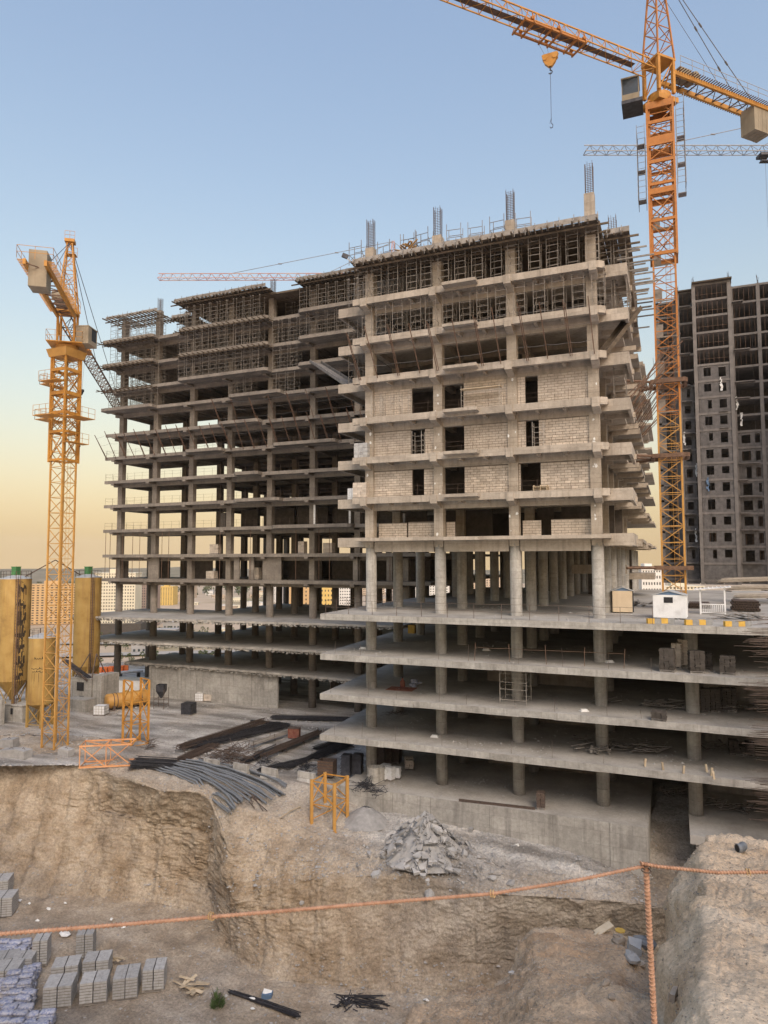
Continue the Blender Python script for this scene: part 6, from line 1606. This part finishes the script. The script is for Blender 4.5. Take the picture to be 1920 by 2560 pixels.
def beam_stack(label, px, py, L_, nx_, nz_, rz=0):
    t = thing('beam_stack', label, 'steel beams', P_(px, py, 0), rz)
    b = MB(); s = .2
    for j in range(nz_):
        for i in range(nx_-(j % 2)):
            x = (i-(nx_-1)/2+.5*(j % 2))*s; z = .1+j*.2
            for dx in (-.085, .06): b.box(x+dx, -L_/2, z, x+dx+.025, L_/2, z+.17)
            b.box(x-.059, -L_/2, z+.001, x+.059, L_/2, z+.022).box(x-.059, -L_/2, z+.15, x+.059, L_/2, z+.169)
    b.build('beams', M['rebar'], t); MB().box(-nx_*s/2, -L_/3, 0, nx_*s/2, -L_/3+.1, .095).box(-nx_*s/2, L_/3, 0, nx_*s/2, L_/3+.1, .095).build('bearer', M['greywood'], t)
beam_stack('stack of dark hollow steel beams behind the white shelter', 1748, 1522, 3, 9, 2); beam_stack('large stack of dark hollow steel beams at the right edge of the deck', 1862, 1530, 3, 10, 4)
scatter_sticks('pale boards scattered on the deck right of the shelter', 1850, 1552, PLV[0], 16, 2.2, M['greywood'], 1.2, 'board_heap', False, True, PLV[0])
scatter_sticks('dark rubble and boards at the foot of the orange mast', 1615, 1518, PLV[0], 22, 1.2, M['greywood'], 1.3, 'board_heap', False, True, PLV[0])
a, e_ = P_(1800, 1505, 0), P_(2000, 1500, 0)
for k in range(3): bar_bundle(['sheaf of light rods piled behind the large beam stack', 'second sheaf of light rods leaning over the beam stack', 'third sheaf of rods highest against the grey tower'][k], P_(1840-k*15, 1512, 0)+Vector((0, 1.5*k, .4+.7*k)), P_(2010, 1512, 0)+Vector((0, 1.5*k, .5+.75*k)), 70, 1.0, .5, M['steel'], r=.016, lift=.1)
# rods poking in from the right at each deck
for i, (lv, y0, lb) in enumerate(((0, 1600, 'thin rods jutting out below the upper deck at the right edge'), (1, 1740, 'thin rods jutting out between the second and third decks at the right edge'), (2, 1850, 'thin rods jutting out under the third deck at the right edge'), (3, 1985, 'thin rods jutting out above the lowest floor at the right edge'))):
    t = thing('rod_sheaf', lb, 'steel rods', (0, 0, 0)); b = MB()
    for k in range(48):
        py = y0+rng.gauss(0, 26); px = 1905-abs(rng.gauss(0, 28)); a = att(px, py, 40.5+rng.uniform(-.5, .5)); e_ = a+Vector((7, -.6+rng.uniform(-.2, .2), rng.uniform(.0, 1.0)))
        b.tube(a, e_, .014, 3)
    b.build('rods', M['rebar'], t, kind='stuff')
    MB().box(5.2, 42, -24, 5.5, 42.3, PLV[lv]-1).build('post', M['rebar'], t)
for k, (px, py, lv, nn_, rows, m_, lb) in enumerate(((1668, 1681, 1, (3, 2), 16, 'dark_shade_block', 'dark mesh form stack furthest left on the second deck'), (1692, 1672, 1, (2, 2), 18, 'block', 'pale form stack just behind the round column on the second deck'), (1709, 1668, 1, (2, 2), 20, 'block', 'tallest pale form stack on the second deck'), (1740, 1684, 1, (3, 2), 15, 'dark_shade_block', 'dark mesh form stack right of the round column on the second deck'), (1768, 1675, 1, (2, 2), 11, 'dark_shade_block', 'smaller grey form stack behind the right dark one'), (1818, 1688, 1, (3, 2), 12, 'dark_shade_block', 'dark mesh form stack nearest the right edge on the second deck'),
        (1764, 1782, 2, (2, 2), 17, 'dark_shade_block', 'first tall grey stack right of the column on the third deck'), (1786, 1782, 2, (2, 2), 17, 'dark_shade_block', 'second tall grey stack right of the column on the third deck'), (1806, 1780, 2, (2, 2), 17, 'dark_shade_block', 'third tall grey stack right of the column on the third deck'), (1827, 1781, 2, (2, 2), 17, 'dark_shade_block', 'fourth tall grey stack right of the column on the third deck'), (1646, 1802, 2, (3, 2), 5, 'dark_shade_block', 'low grey form stack alone at the edge of the third deck'),
        (1832, 1888, 3, (2, 2), 10, 'dark_shade_block', 'left block stack of three on the fourth deck'), (1850, 1890, 3, (2, 2), 6, 'dark_shade_block', 'low middle block stack of three on the fourth deck'), (1872, 1890, 3, (2, 2), 9, 'dark_shade_block', 'right block stack of three on the fourth deck'))):
    block_pile(lb, px, py, PLV[lv]+.003, nn_, (.3, .42, .085), rows, M[m_], rng.uniform(-.15, .15), 'form_stack', jit=.05)
for k, (px, py, lv, n_, L_, lb) in enumerate(((1680, 1772, 2, 34, 1.5, 'heap of loose formwork boards left of the column on the third deck'), (1860, 1782, 2, 30, 1.2, 'tumbled boards right of the tall stacks on the third deck'), (1482, 1882, 3, 20, 1.2, 'broken boards left of the column on the fourth deck'), (1580, 1878, 3, 46, 1.7, 'broad heap of grey boards right of the column on the fourth deck'), (1790, 1880, 3, 34, 1.0, 'tumbled blocks and boards beside the right column on the fourth deck'), (1456, 1858, 3, 8, 1.0, 'few flat boards near the wall on the fourth deck'), (1520, 1760, 2, 14, 1.2, 'boards and a crate beside the column on the third deck'))):
    scatter_sticks(lb, px, py, PLV[lv], n_, L_, M['greywood'], .5+n_*.035, 'board_heap', False, True, PLV[lv]+.01)
scatter_sticks('dark scrap boards on the right lower floor', 1800, 2020, -17.2, 40, 1.3, M['greywood'], 2.0, 'board_heap', False, True, -17.19)
scatter_sticks('scrap boards in the dark behind the gully', 1690, 1990, -17.5, 26, 1.3, M['greywood'], 1.2, 'board_heap', False, True)
for k in range(6):
    p = P_((1610, 1656, 1706, 1765, 1776, 1783)[k], 1918+4*(k % 3)+(k*5), 3); t = MB().box(-.06, -.06, 0, .06, .06, .5).build('wooden_peg', M['wood'], None, False, p); t.rotation_euler = (0, .12*(-1)**k, .3); tag(t, 'short wooden peg standing on the edge of the fourth deck', 'peg', 'pegs on the fourth deck')
t = thing('scaffold_tower', 'slim scaffold around the middle round column on the third deck', 'scaffold', P_(1288, 1758, 2), 0)
b = MB()
for x in (-.95, .95):
    for y in (-.9, .9): b.tube((x, y, 0), (x, y, 2.65), .025, 4)
b.build('standard', M['steel'], t); b = MB()
for z in (.35, 1.1, 1.6, 2.2):
    for s in (-.9, .9): b.tube((-.95, s, z), (.95, s, z), .02, 4)
    for s in (-.95, .95): b.tube((s, -.9, z), (s, .9, z), .02, 4)
b.build('ledger', M['steel'], t)
p = P_(1000, 1722, 2); t = thing('carpet', 'worn red brown carpet spread on the third deck', 'carpet', p+Vector((0, 0, .004)), R(4)); MB().box(-1.0, -.9, 0, 1.2, .7, .02).build('pile_side', M['carpet'], t)
p = P_(1005, 1718, 2); t = thing('gas_bottle', 'small red brown bottle shape standing on the carpet', 'bottle', p+Vector((0, 0, .025))); MB().lathe([(0, 0), (.2, 0), (.22, .05), (.2, .42), (.12, .55), (.06, .6), (.06, .72), (0, .72)], 14).build('body', M['carpet'], t); MB().lathe([(.08, .72), (.08, .8), (0, .8)], 8).build('valve', M['darksteel'], t)
p = P_(1037, 1717, 2); t = thing('bag_heap', 'dark bundle of bags at the right end of the carpet', 'bags', p); 
for k in range(5): o = put(bag_me, 'bag', t, (rng.uniform(-.3, .3), rng.uniform(-.2, .2), .1*k)); o.rotation_euler = (rng.uniform(-.3, .3), rng.uniform(-.3, .3), rng.uniform(0, 3)); o.scale = (.7, .7, 1.4)
for px, py, lv, lb in ((907, 1622, 1, 'small white tray left of the front column on the second deck'), (1085, 1843, 3, 'crumpled white bag at the foot of the second column on the fourth deck'), (1522, 1658, 1, 'white box at the foot of the corner column on the second deck'), (1458, 1780, 2, 'small white tray on the edge of the third deck'), (1214, 1627, 1, 'pale tray in the middle of the second deck')):
    p = P_(px, py, lv); t = thing('white_tray', lb, 'tray', p, rng.uniform(0, 1)); MB().box(-.3, -.18, 0, .3, .18, .06).box(-.22, -.12, .06, .22, .12, .16).build('body', M['tarp'], t)
block_pile('small dark form stack at the front edge of the foundation pad', 1350, 2022, YARD+.003, (2, 2), (.28, .35, .1), 10, M['rebar'], .1, 'form_stack')
for k in range(4):
    a, e_ = atz(1145, 2000+k*1.5, YARD), atz(1335, 2022+k*1.5, YARD); o = MB().tube(a+Vector((0, 0, .05)), e_+Vector((0, 0, .05)), .035, 4).build('steel_rail', M['rebar']); tag(o, 'long rusty rail lying along the front edge of the pad', 'rail', 'rails on the foundation pad')
p = atz(1530, 1838, PLV[3])
t = thing('oil_drum_box', 'yellow box between rear columns on the second deck', 'box', P_(1030, 1583, 1)); MB().box(-.35, -.35, 0, .35, .35, .8).build('body', M['kerbyellow'], t)
# block stacks standing on the floors above
for k, (x, y, z, nn_, rows, lb, m_) in enumerate(((-23.5, 51.5, FLV[2], (3, 2), 6, 'tall grey block stack on the left end of the second block walled floor', 'paver'), (-23.6, 51.5, FLV[1], (3, 2), 6, 'pale block stack on the left end of the lowest block walled floor', 'block'), (-25.3, 53.6, FLV[1], (2, 2), 5, 'white wrapped block stack on the stub balcony left of the block walls', 'white'))):
    t = block_pile(lb, 0, 0, 0, nn_, (.4, .4, .2), rows, M[m_], .05, Y=None) if False else None
    t = thing('block_stack', lb, 'block stack', (x, y, z+.005), .05); me = MB().obox((0, 0, 0), (.385, .385, .19)).mesh('block', M[m_])
    MB().box(-.2*nn_[0], -.2*nn_[1], 0, .2*nn_[0], .2*nn_[1], .1).build('pallet', M['greywood'], t)
    for r_ in range(rows):
        for i in range(nn_[0]):
            for j in range(nn_[1]): put(me, 'block', t, ((i-(nn_[0]-1)/2)*.4, (j-(nn_[1]-1)/2)*.4, .105+.2*(r_+.5)))
for k, (px, i, Y_, nn_, rows, lb) in enumerate(((538, 1, 73.5, (3, 2), 5, 'first block stack from the left on the second floor of the rear wing'), (756, 1, 73.3, (2, 2), 6, 'middle block stack on the second floor of the rear wing'), (822, 1, 73.3, (3, 2), 5, 'right block stack on the second floor of the rear wing'), (640, 0, 73.5, (3, 2), 6, 'pale block stack on the lowest floor of the rear wing'), (530, 0, 73.2, (3, 2), 4, 'low slab stack behind a pier on the lowest floor of the rear wing'), (560, 2, 73.5, (2, 2), 8, 'dark block stack on the third floor of the rear wing'))):
    p = atY(px, 1400, Y_); t = thing('block_stack', lb, 'block stack', (p.x, Y_, WLV[i]+.008), rng.uniform(-.1, .1)); me = MB().obox((0, 0, 0), (.4, .4, .22)).mesh('block', M['block'] if k not in (5,) else M['dark_shade_block'])
    MB().box(-.21*nn_[0], -.21*nn_[1], 0, .21*nn_[0], .21*nn_[1], .1).build('pallet', M['greywood'], t)
    for r_ in range(rows):
        for i_ in range(nn_[0]):
            for j in range(nn_[1]): put(me, 'block', t, ((i_-(nn_[0]-1)/2)*.42, (j-(nn_[1]-1)/2)*.42, .105+.23*(r_+.5)))
t = thing('pallet_stack', 'wooden pallets leaning on the lowest block wall of the right bay', 'pallets', (cx[2]+2.1, 51.5, FLV[1]+.01))
for k in range(4):
    b = MB()
    for q in range(5): b.box(-.55, -.4+.18*q, .0, .55, -.3+.18*q, .02)
    for q in (-.5, 0, .45): b.box(q, -.4, .021, q+.06, .42, .1)
    child('pallet', b, M['wood'], t, (0, 0, .12*k))
t = thing('timber_heap', 'pile of yellow boards lying on the front roof left of the second column stub', 'timber', (cx[0]+3.6, 51.2, ROOF+.05))
for k in range(14): o = MB().obox((0, 0, 0), (rng.uniform(.8, 1.8), .16, .04)).build('board', M['ply'], t); o.location = (rng.uniform(-.7, .7), rng.uniform(-.3, .3), .1+.06*k*.8); o.rotation_euler = (rng.uniform(-.3, .3), rng.uniform(-.5, .5), rng.uniform(0, 3))
# slim access scaffolds against the block walls
for k, (x, i, lb) in enumerate(((cx[0]+.55, 3, 'slim ladder scaffold at the left end of the top block wall'), (cx[0]+1.5, 3, 'second ladder scaffold along the top block wall'), (cx[0]+3.0, 3, 'third ladder scaffold along the top block wall'), (cx[1]+2.2, 3, 'plank scaffold in the middle bay of the top block wall'), (cx[0]+4.1, 2, 'white ladder scaffold across the window of the middle block wall'), (cx[2]+1.65, 2, 'slim scaffold at the right window of the middle block wall'))):
    t = thing('ladder_scaffold', lb, 'scaffold', (x, 51.6, FLV[i]+.01)); b = MB(); w = .8 if k != 3 else 3.0
    for q in (0, w): b.tube((q, 0, 0), (q, 0, 1.9), .022, 4); b.tube((q, -.7, 0), (q, -.7, 1.9), .022, 4)
    b.build('standard', M['steel'], t); b = MB()
    for z in (.4, .8, 1.2, 1.6): b.tube((0, 0, z), (w, 0, z), .016, 4); b.tube((0, 0, z), (0, -.7, z), .016, 4); b.tube((w, 0, z), (w, -.7, z), .016, 4)
    b.build('rung', M['steel'], t)
    if k == 3: MB().box(-.1, -.7, 1.62, 3.1, -.1, 1.66).build('plank', M['wood'], t)
t = thing('floodlight', 'small floodlight on an arm at the left end of the front roof', 'lamp', (-24.0, 50.3, ROOF+.1), R(20)); MB().obox((-.5, 0, .3), (.5, .2, .35), Euler((0, .4, 0)).to_matrix()).build('housing', M['darksteel'], t); MB().tube((0, 0, -.2), (-.5, 0, .2), .03, 4).build('arm', M['steel'], t)
# ------------------------------------------------------------------ on the near bank and the handrail
def near_z(px, py):
    g_ = NEAR_GRID[:, :nt].reshape(-1, 3); d = np.array(tuple(ray(px, py)))
    tt_ = np.linspace(2, 30, 400); best = None
    pts = tt_[:, None]*d[None]
    for p in pts:
        i = int(np.argmin((g_[:, 0]-p[0])**2+(g_[:, 1]-p[1])**2))
        if p[2] <= g_[i, 2]: return Vector((p[0], p[1], g_[i, 2]))
    return None
def on_bank(px, py, t_def):
    v = near_z(px, py); return v if v else att(px, py, t_def)
p = on_bank(1845, 2135, 16); sc_ = p.length/1716*.62
t = thing('pipe_elbow', 'dark grey plastic pipe elbow lying on the pale right bank', 'pipe', p+Vector((0, 0, 13*sc_)), R(30))
b = MB(); r_ = 13*sc_; ring = []
for k in range(8):
    a = R(70)*k/7; ring.append(Vector((math.sin(a)*2.2*r_, (1-math.cos(a))*2.2*r_, 0)))
b.path(ring, r_, 14); b.v = b.v
child('bend', b, M['pipegrey'], t); child('socket', MB().tube(ring[0]+Vector((-.5*r_, 0, 0)), ring[0]+Vector((.35*r_, 0, 0)), r_*1.15, 16), M['pipegrey'], t)
child('hollow', MB().tube(ring[0]+Vector((-.53*r_, 0, 0)), ring[0]+Vector((-.505*r_, 0, 0)), r_*.9, 16), M['black'], t)
for k, (px, py, w_, lb) in enumerate(((1543, 2362, 40, 'brown rounded rock on top of the central mound'), (1585, 2384, 55, 'flat grey broken slab at the mound top beside the post'), (1576, 2412, 34, 'grey cracked stone under the flat slab'), (1610, 2365, 40, 'grey lump at the far side of the mound top'), (1683, 2522, 32, 'pale angular stone in the gully right of the post'), (1510, 2470, 18, 'small pale stone on the mound slope'), (1525, 2500, 18, 'small pale stone lower on the mound slope'), (1275, 2440, 14, 'small grey stone on the left shoulder of the mound'), (1600, 2425, 22, 'brown stone close to the post'))):
    p = on_bank(px, py, 15); s = w_*p.length/1716
    o = (chunk if k in (1, 4) else lump)(s, s*.75, s*.55).build('rock', M['soilrock'] if k in (0, 4, 5, 6, 8) else M['rubble'], None, False, p+Vector((0, 0, s*.12))); o.rotation_euler = (rng.uniform(-.3, .3), rng.uniform(-.3, .3), rng.uniform(0, 6)); tag(o, lb, 'rock')
p = on_bank(1506, 2334, 16); s = p.length/1716
t = thing('board_scrap', 'pale broken board propped on the mound top', 'board', p+Vector((0, 0, 8*s)), R(40)); child('plank', MB().obox((0, 0, 0), (40*s, 16*s, 2.5*s), Euler((.2, -.35, 0)).to_matrix()), M['wood'], t); child('splinter', MB().obox((-14*s, 0, -4*s), (30*s, 5*s, 2*s), Euler((0, -.1, .5)).to_matrix()), M['wood'], t)
p = on_bank(1547, 2334, 16); t = thing('plastic_disc', 'flat yellow lid lying beside the pale board', 'lid', p+Vector((0, 0, 3*s)), .3); child('disc', MB().lathe([(0, 0), (11*s, 0), (11*s, 1.6*s), (0, 1.6*s)], 7), M['kerbyellow'], t)

hr = thing('rebar_handrail', 'rusty ribbed bar handrail on a leaning bar post close to the camera', 'handrail', (0, 0, 0))
def ribbed(pts, r, pitch, name):
    b = MB(); acc = 0
    b.path(pts, r, 8)
    for p, q_ in zip(pts, pts[1:]):
        d = q_-p; L_ = d.length; u = d.normalized(); k = pitch-acc if acc else 0
        x = 0
        ax = (u.cross(Vector((0, 0, 1)))).normalized() if abs(u.z) < .9 else Vector((1, 0, 0))
        tl = Matrix.Rotation(R(28), 3, ax) @ u
        while x < L_:
            c_ = p+u*x; b.tube(c_-tl*.0012, c_+tl*.0012, r*1.62, 8); x += pitch
    return b.build(name, M['rustrail'], hr, False)
def dz(v, z): return Vector((v.x, v.y, v.z+z))
rail_pts = [att(-120, 2340, 1.95), att(300, 2309, 2.05), att(620, 2283, 2.13), att(930, 2258, 2.2), att(1228, 2235, 2.27), att(1450, 2200, 2.32), att(1612, 2166, 2.36)]
ribbed(rail_pts, .0049, .0125, 'rail')
ribbed([att(1600, 2160, 2.345), att(1640, 2168, 2.36), att(1790, 2184, 2.4), att(1940, 2183, 2.44), att(2100, 2190, 2.5)], .0049, .0125, 'rail')
pb = att(1640, 2700, 2.32); pb.z = -2.5
ribbed([att(1612, 2166, 2.38), att(1622, 2370, 2.37), att(1634, 2600, 2.35), pb], .0066, .0135, 'post')
b = MB(); c_ = att(1612, 2168, 2.365)
for k in range(26):
    a, a2 = k*.9, (k+1)*.9; b.tube(c_+Vector((math.cos(a)*.016, math.sin(a)*.016, .012*math.sin(k*.37)-.004)), c_+Vector((math.cos(a2)*.016, math.sin(a2)*.016, .012*math.sin((k+1)*.37)-.004)), .0022, 4)
b.build('tie_wire', M['rebar'], hr)
for px, py, t_ in ((525, 2289, 2.1), (1228, 2235, 2.27), (1868, 2183, 2.42)):
    c_ = att(px, py, t_); b = MB()
    for k in range(14): a, a2 = k*.9, (k+1)*.9; b.tube(c_+Vector((k*.0012-.008, math.cos(a)*.011, math.sin(a)*.011)), c_+Vector(((k+1)*.0012-.008, math.cos(a2)*.011, math.sin(a2)*.011)), .0018, 4)
    b.build('tie_wire', M['ply'], hr)

# crumbs, chips and litter swept about on the decks and the yard
def crumbs(name, label, x0, x1, y0, y1, z, n_, sz, seed, m):
    r = np.random.default_rng(seed); pts = np.stack([r.uniform(x0, x1, n_), y0+(y1-y0)*r.uniform(0, 1, n_)**1.4, np.full(n_, z)], 1)
    cl = r.uniform(0, 1, (9, 2)); w = r.integers(0, 9, n_); k = r.uniform(0, 1, n_) < .55
    pts[k, 0] = x0+(x1-x0)*np.clip(cl[w[k], 0]+r.normal(0, .04, k.sum()), 0, 1); pts[k, 1] = y0+(y1-y0)*np.clip(cl[w[k], 1]+r.normal(0, .05, k.sum()), 0, 1)
    return heap_stones(name, pts, np.abs(r.normal(0, sz, n_))+.012, m, label, seed+1)
for i, z in enumerate(PLV): crumbs('deck_crumbs', ['chips and crumbs on the top parking deck', 'chips and crumbs on the second parking deck', 'chips and crumbs on the third parking deck', 'chips and crumbs on the fourth parking deck'][i], -25, 12, 48.7, 62, z+.01, 520, .045, 100+i, M['rubble'])
crumbs('pad_crumbs', 'chips and dust lumps on the foundation pad', -24, -2.2, 49, 60, YARD+.01, 420, .04, 120, M['rubble'])
crumbs('yard_litter', 'stones and scraps scattered over the yard', -62, -26, 50, 70, GZ+.02, 1500, .07, 130, M['rubble'])
b = MB()
for k in range(46):
    kk = rng.choice((0, 1, 2, 3, 3, 1)); x = cx[kk]+rng.uniform(-.33, .33); z = rng.uniform(2, 14.5); s = rng.uniform(.04, .14); n_ = rng.choice((5, 6, 7))
    if any(FLV[i]-1.05 < z < FLV[i]+.1 for i in range(1, 7)): continue
    vs = [(x+math.cos(6.28*q/n_)*s*rng.uniform(.5, 1), 51.725, z+math.sin(6.28*q/n_)*s*rng.uniform(.6, 1.7)) for q in range(n_)]
    b.add(vs+[(a, 51.74, c_) for a, _, c_ in vs], [tuple(range(n_))]+[(q, q+n_, (q+1) % n_+n_, (q+1) % n_) for q in range(n_)])
b.build('mortar_splash', M['tarp'], front, kind='stuff')

# ================================================================== THE CITY BEHIND
def cmat(name, a, b): return mat(name, [(.3, a), (.7, b)], .12, .9, 0)
CM = {'amber': cmat('render_amber', (.50, .33, .16), (.58, .39, .2)), 'cream': cmat('render_cream', (.62, .56, .42), (.70, .64, .5)), 'white': cmat('render_white', (.64, .62, .58), (.72, .70, .66)),
      'brown': cmat('render_brown', (.30, .22, .18), (.38, .29, .24)), 'grey': cmat('render_grey', (.30, .29, .28), (.38, .37, .36)), 'tan': cmat('render_tan', (.46, .36, .26), (.54, .43, .32)), 'yellow': cmat('render_yellow', (.60, .42, .13), (.66, .47, .17))}
PZ = -50.0
def far_block(label, px0, px1, ytop, t, cols, rows, m, depth=16, rz=None, name='apartment_block', cat='apartment block', win=.5, base=None):
    a, e_ = att(px0, 1500, t), att(px1, 1500, t); top = att((px0+px1)/2, ytop, t).z
    c_ = (a+e_)/2; w = (e_-a).xy.length; h_ = top-PZ
    o = thing(name, label, cat, (c_.x, c_.y, PZ), YAW if rz is None else rz)
    b = MB(); cw, rh = w/cols, h_/(rows+.6)
    for k in range(cols+1): b.box(-w/2+cw*k-cw*(1-win)/2, -.35, 0, -w/2+cw*k+cw*(1-win)/2, .3, h_-.01)
    for k in range(rows+1):
        z0 = rh*k-(.0 if k == 0 else rh*.26); b.box(-w/2-.01, -.30, z0, w/2+.01, .28, min(rh*k+rh*.3, h_))
    nd = max(3, int(depth/cw))
    for s in (-1, 1):
        x0, x1 = (s*w/2-.3, s*w/2+.3)
        for k in range(nd+1): y = depth*k/nd; b.box(x0, y-.8+(.0 if k else 1.2), 0, x1, y+.8, h_-.02)
        for k in range(rows+1): b.box(x0+.04, .3, max(0, rh*k-rh*.26), x1-.04, depth, min(rh*k+rh*.3, h_-.03))
    b.build('wall', m, o)
    MB().box(-w/2+.1, .1, .1, w/2-.1, depth, h_-.5).build('glazing', M['glass'], o)
    MB().box(-w/2-.5, -.5, h_, w/2+.5, depth+.5, h_+.6).box(-w*.2, depth*.3, h_+.6, w*.15, depth*.6, h_+3.2).build('roof', m, o)
    if base: MB().box(-w/2-6, -6, 0, w/2+6, depth, base).build('podium', M['dark_shade_block'], o)
    return o
far_block('amber slab tower between the two left silos', 70, 187, 1460, 540, 11, 15, CM['amber'], 22, YAW+R(14))
far_block('tall cream tower with many small windows right of the yellow silo', 238, 334, 1432, 470, 15, 18, CM['cream'], 18, YAW+R(6), base=7)
far_block('brown half built block beside the tall cream tower', 337, 379, 1462, 520, 8, 15, CM['brown'], 18)
far_block('small amber tower seen past the third column of the rear wing', 393, 430, 1466, 760, 6, 14, CM['yellow'], 18)
far_block('low tan block beside the small amber tower', 432, 462, 1485, 820, 6, 9, CM['tan'], 18)
far_block('pinkish tan tower seen far past the rear wing columns', 462, 482, 1460, 900, 5, 14, CM['tan'], 16)
far_block('slim grey tower between the rear wing columns', 700, 722, 1440, 700, 4, 18, CM['grey'], 20)
far_block('white slim tower next to the slim grey one', 678, 698, 1447, 800, 4, 18, CM['white'], 20)
far_block('yellow plain tower seen behind the wing near the front block', 793, 832, 1452, 520, 5, 9, CM['yellow'], 18, win=.3)
far_block('white tower with rows of windows left of the front left column', 842, 876, 1456, 640, 6, 10, CM['white'], 18)
far_block('orange building end seen under the rear wing', 726, 770, 1458, 600, 4, 8, CM['amber'], 22, win=.3)
far_block('pale long block far behind the front block columns', 885, 960, 1452, 980, 14, 6, CM['tan'], 20)
far_block('pale terrace block seen between pilotis in the middle', 985, 1120, 1448, 900, 20, 7, CM['white'], 20)
far_block('tan terrace block seen between pilotis to the right', 1130, 1270, 1446, 950, 20, 7, CM['tan'], 20)
far_block('white striped block right of the building beside the slim mast', 1606, 1660, 1428, 330, 8, 14, CM['white'], 16)
far_block('wide cream block behind the white striped one', 1655, 1760, 1470, 420, 12, 8, CM['cream'], 16)
# low houses on the plain
r6 = random.Random(66); lows = []
kinds = [('small pale flat roofed house on the plain', 'white'), ('small tan flat roofed house on the plain', 'tan'), ('low grey shed on the plain', 'grey'), ('low cream warehouse on the plain', 'cream')]
for k in range(90):
    px = r6.uniform(225, 1010); t = r6.choice((r6.uniform(330, 520), r6.uniform(520, 900), r6.uniform(800, 1500))); p = att(px, 1500, t)
    if 238 < px < 345 and t < 480: continue
    lb, cm = kinds[k % 4]; w, d, h_ = r6.uniform(7, 20), r6.uniform(6, 12), r6.uniform(3, 7.5)
    o = thing('low_house', lb, 'house', (p.x, p.y, PZ-.8), YAW+r6.uniform(-.5, .5), lb.replace('small ', '').replace('low ', '') + ' group')
    MB().box(-w/2, -d/2, 0, w/2, d/2, h_).box(-w/2-.2, -d/2-.2, h_, w/2+.2, d/2+.2, h_+.4).build('wall', CM[cm], o)
    b = MB(); x = -w/2+1
    while x < w/2-1.4: b.box(x, -d/2-.05, 1.6, x+1.1, -d/2+.05, 2.9); x += 2.4
    b.build('window', M['glass'], o)
# roads, walls and dry growth on the plain
ROAD = mat('road', [(.3, (.30, .27, .24)), (.7, (.38, .35, .31))], .05, .9, .1)
def ribbon(name, pts, w, m, z):
    b = MB()
    for (a, b_) in zip(pts, pts[1:]):
        d = (b_-a).normalized(); s = Vector((-d.y, d.x, 0))*w/2; b.add([a-s, a+s, b_+s, b_-s], [(0, 1, 2, 3)])
    b.v = [(x, y, z) for x, y, _ in b.v]; o = b.build(name, m); o['kind'] = 'structure'; return o
for nm, pts, w in (('road', ((150, 1640), (500, 1632), (1000, 1622)), 12), ('road', ((150, 1608), (520, 1612), (1000, 1600)), 8), ('dirt_track', ((200, 1665), (420, 1655), (760, 1650)), 6)):
    ribbon(nm, [atz(px, py, PZ) for px, py in pts], w, ROAD, PZ+.9)
GREEN = mat('far_green', [(.3, (.045, .06, .025)), (.7, (.10, .115, .05))], .3, .9, .3)
def far_tree_mass(name, label, spots, kind, cat='trees'):
    b = MB()
    for x, y, z, r_ in spots:
        for k in range(26):
            a, e_ = rng.uniform(0, 6.28), rng.uniform(-.4, 1.4); c_ = Vector((x+math.cos(a)*math.cos(e_)*r_*rng.uniform(.3, 1), y+math.sin(a)*math.cos(e_)*r_*rng.uniform(.3, 1), z+r_*.9+math.sin(e_)*r_*.8)); s = r_*rng.uniform(.18, .4)
            q = [Vector((rng.uniform(-1, 1), rng.uniform(-1, 1), rng.uniform(-1, 1)))*s for _ in range(4)]
            b.add([c_+v for v in q], [(0, 1, 2), (0, 2, 3), (0, 3, 1), (1, 3, 2)])
        b.tube((x, y, z-.5), (x, y, z+r_), r_*.1, 4)
    o = b.build(name, GREEN); tag(o, label, cat, kind=kind); return o
sp = []
for k in range(140):
    t = rng.uniform(900, 1500); px = rng.uniform(20, 700); p = att(px, 1500, t); sp.append((p.x, p.y, PZ, rng.uniform(3, 7)))
far_tree_mass('far_trees', 'belt of dark trees along the horizon on the left', sp, 'stuff')
sp = []
for k in range(260):
    px, py = rng.uniform(220, 1000), rng.choice((1575, 1592, 1618, 1646, 1660))+rng.uniform(-5, 5); p = atz(px, py, PZ); sp.append((p.x, p.y, PZ+.4, rng.uniform(.8, 2.0)))
far_tree_mass('roadside_scrub', 'low olive scrub along the roads of the plain', sp, 'stuff', 'scrub')
# distant rise on the left
th = np.radians(np.linspace(96, 160, 70)); rr = np.array([1500, 1650, 1900, 2250, 2560.])
G = np.stack([np.cos(th)[:, None]*rr[None], np.sin(th)[:, None]*rr[None], np.zeros((70, 5))], 2)
G[..., 2] = np.array([-52, -44, -34, -28, -60.])[None]*1.0 + (fbm((G*.004).reshape(-1, 3), 4, 77).reshape(70, 5)*9+3)*np.array([.2, .7, 1, 1, .2])[None]
ho = obj('hills', grid_mesh('hills', G, mat('hill', [(.3, (.12, .11, .07)), (.7, (.28, .23, .16))], .02, .95, 0))); ho['kind'] = 'structure'

# ------------------------------------------------------------------ air
hz_m = bpy.data.materials.new('haze'); hz_m.use_nodes = True
hz_m.node_tree.nodes.clear()
_o = hz_m.node_tree.nodes.new('ShaderNodeOutputMaterial'); _v = hz_m.node_tree.nodes.new('ShaderNodeVolumePrincipled')
_v.inputs['Color'].default_value = (1.0, .88, .76, 1); _v.inputs['Density'].default_value = .0001; _v.inputs['Anisotropy'].default_value = .2
hz_m.node_tree.links.new(_v.outputs[0], _o.inputs['Volume'])
hz = MB().box(-2700, -1000, -63, 2700, 2700, 95).build('haze', hz_m); hz['kind'] = 'stuff'
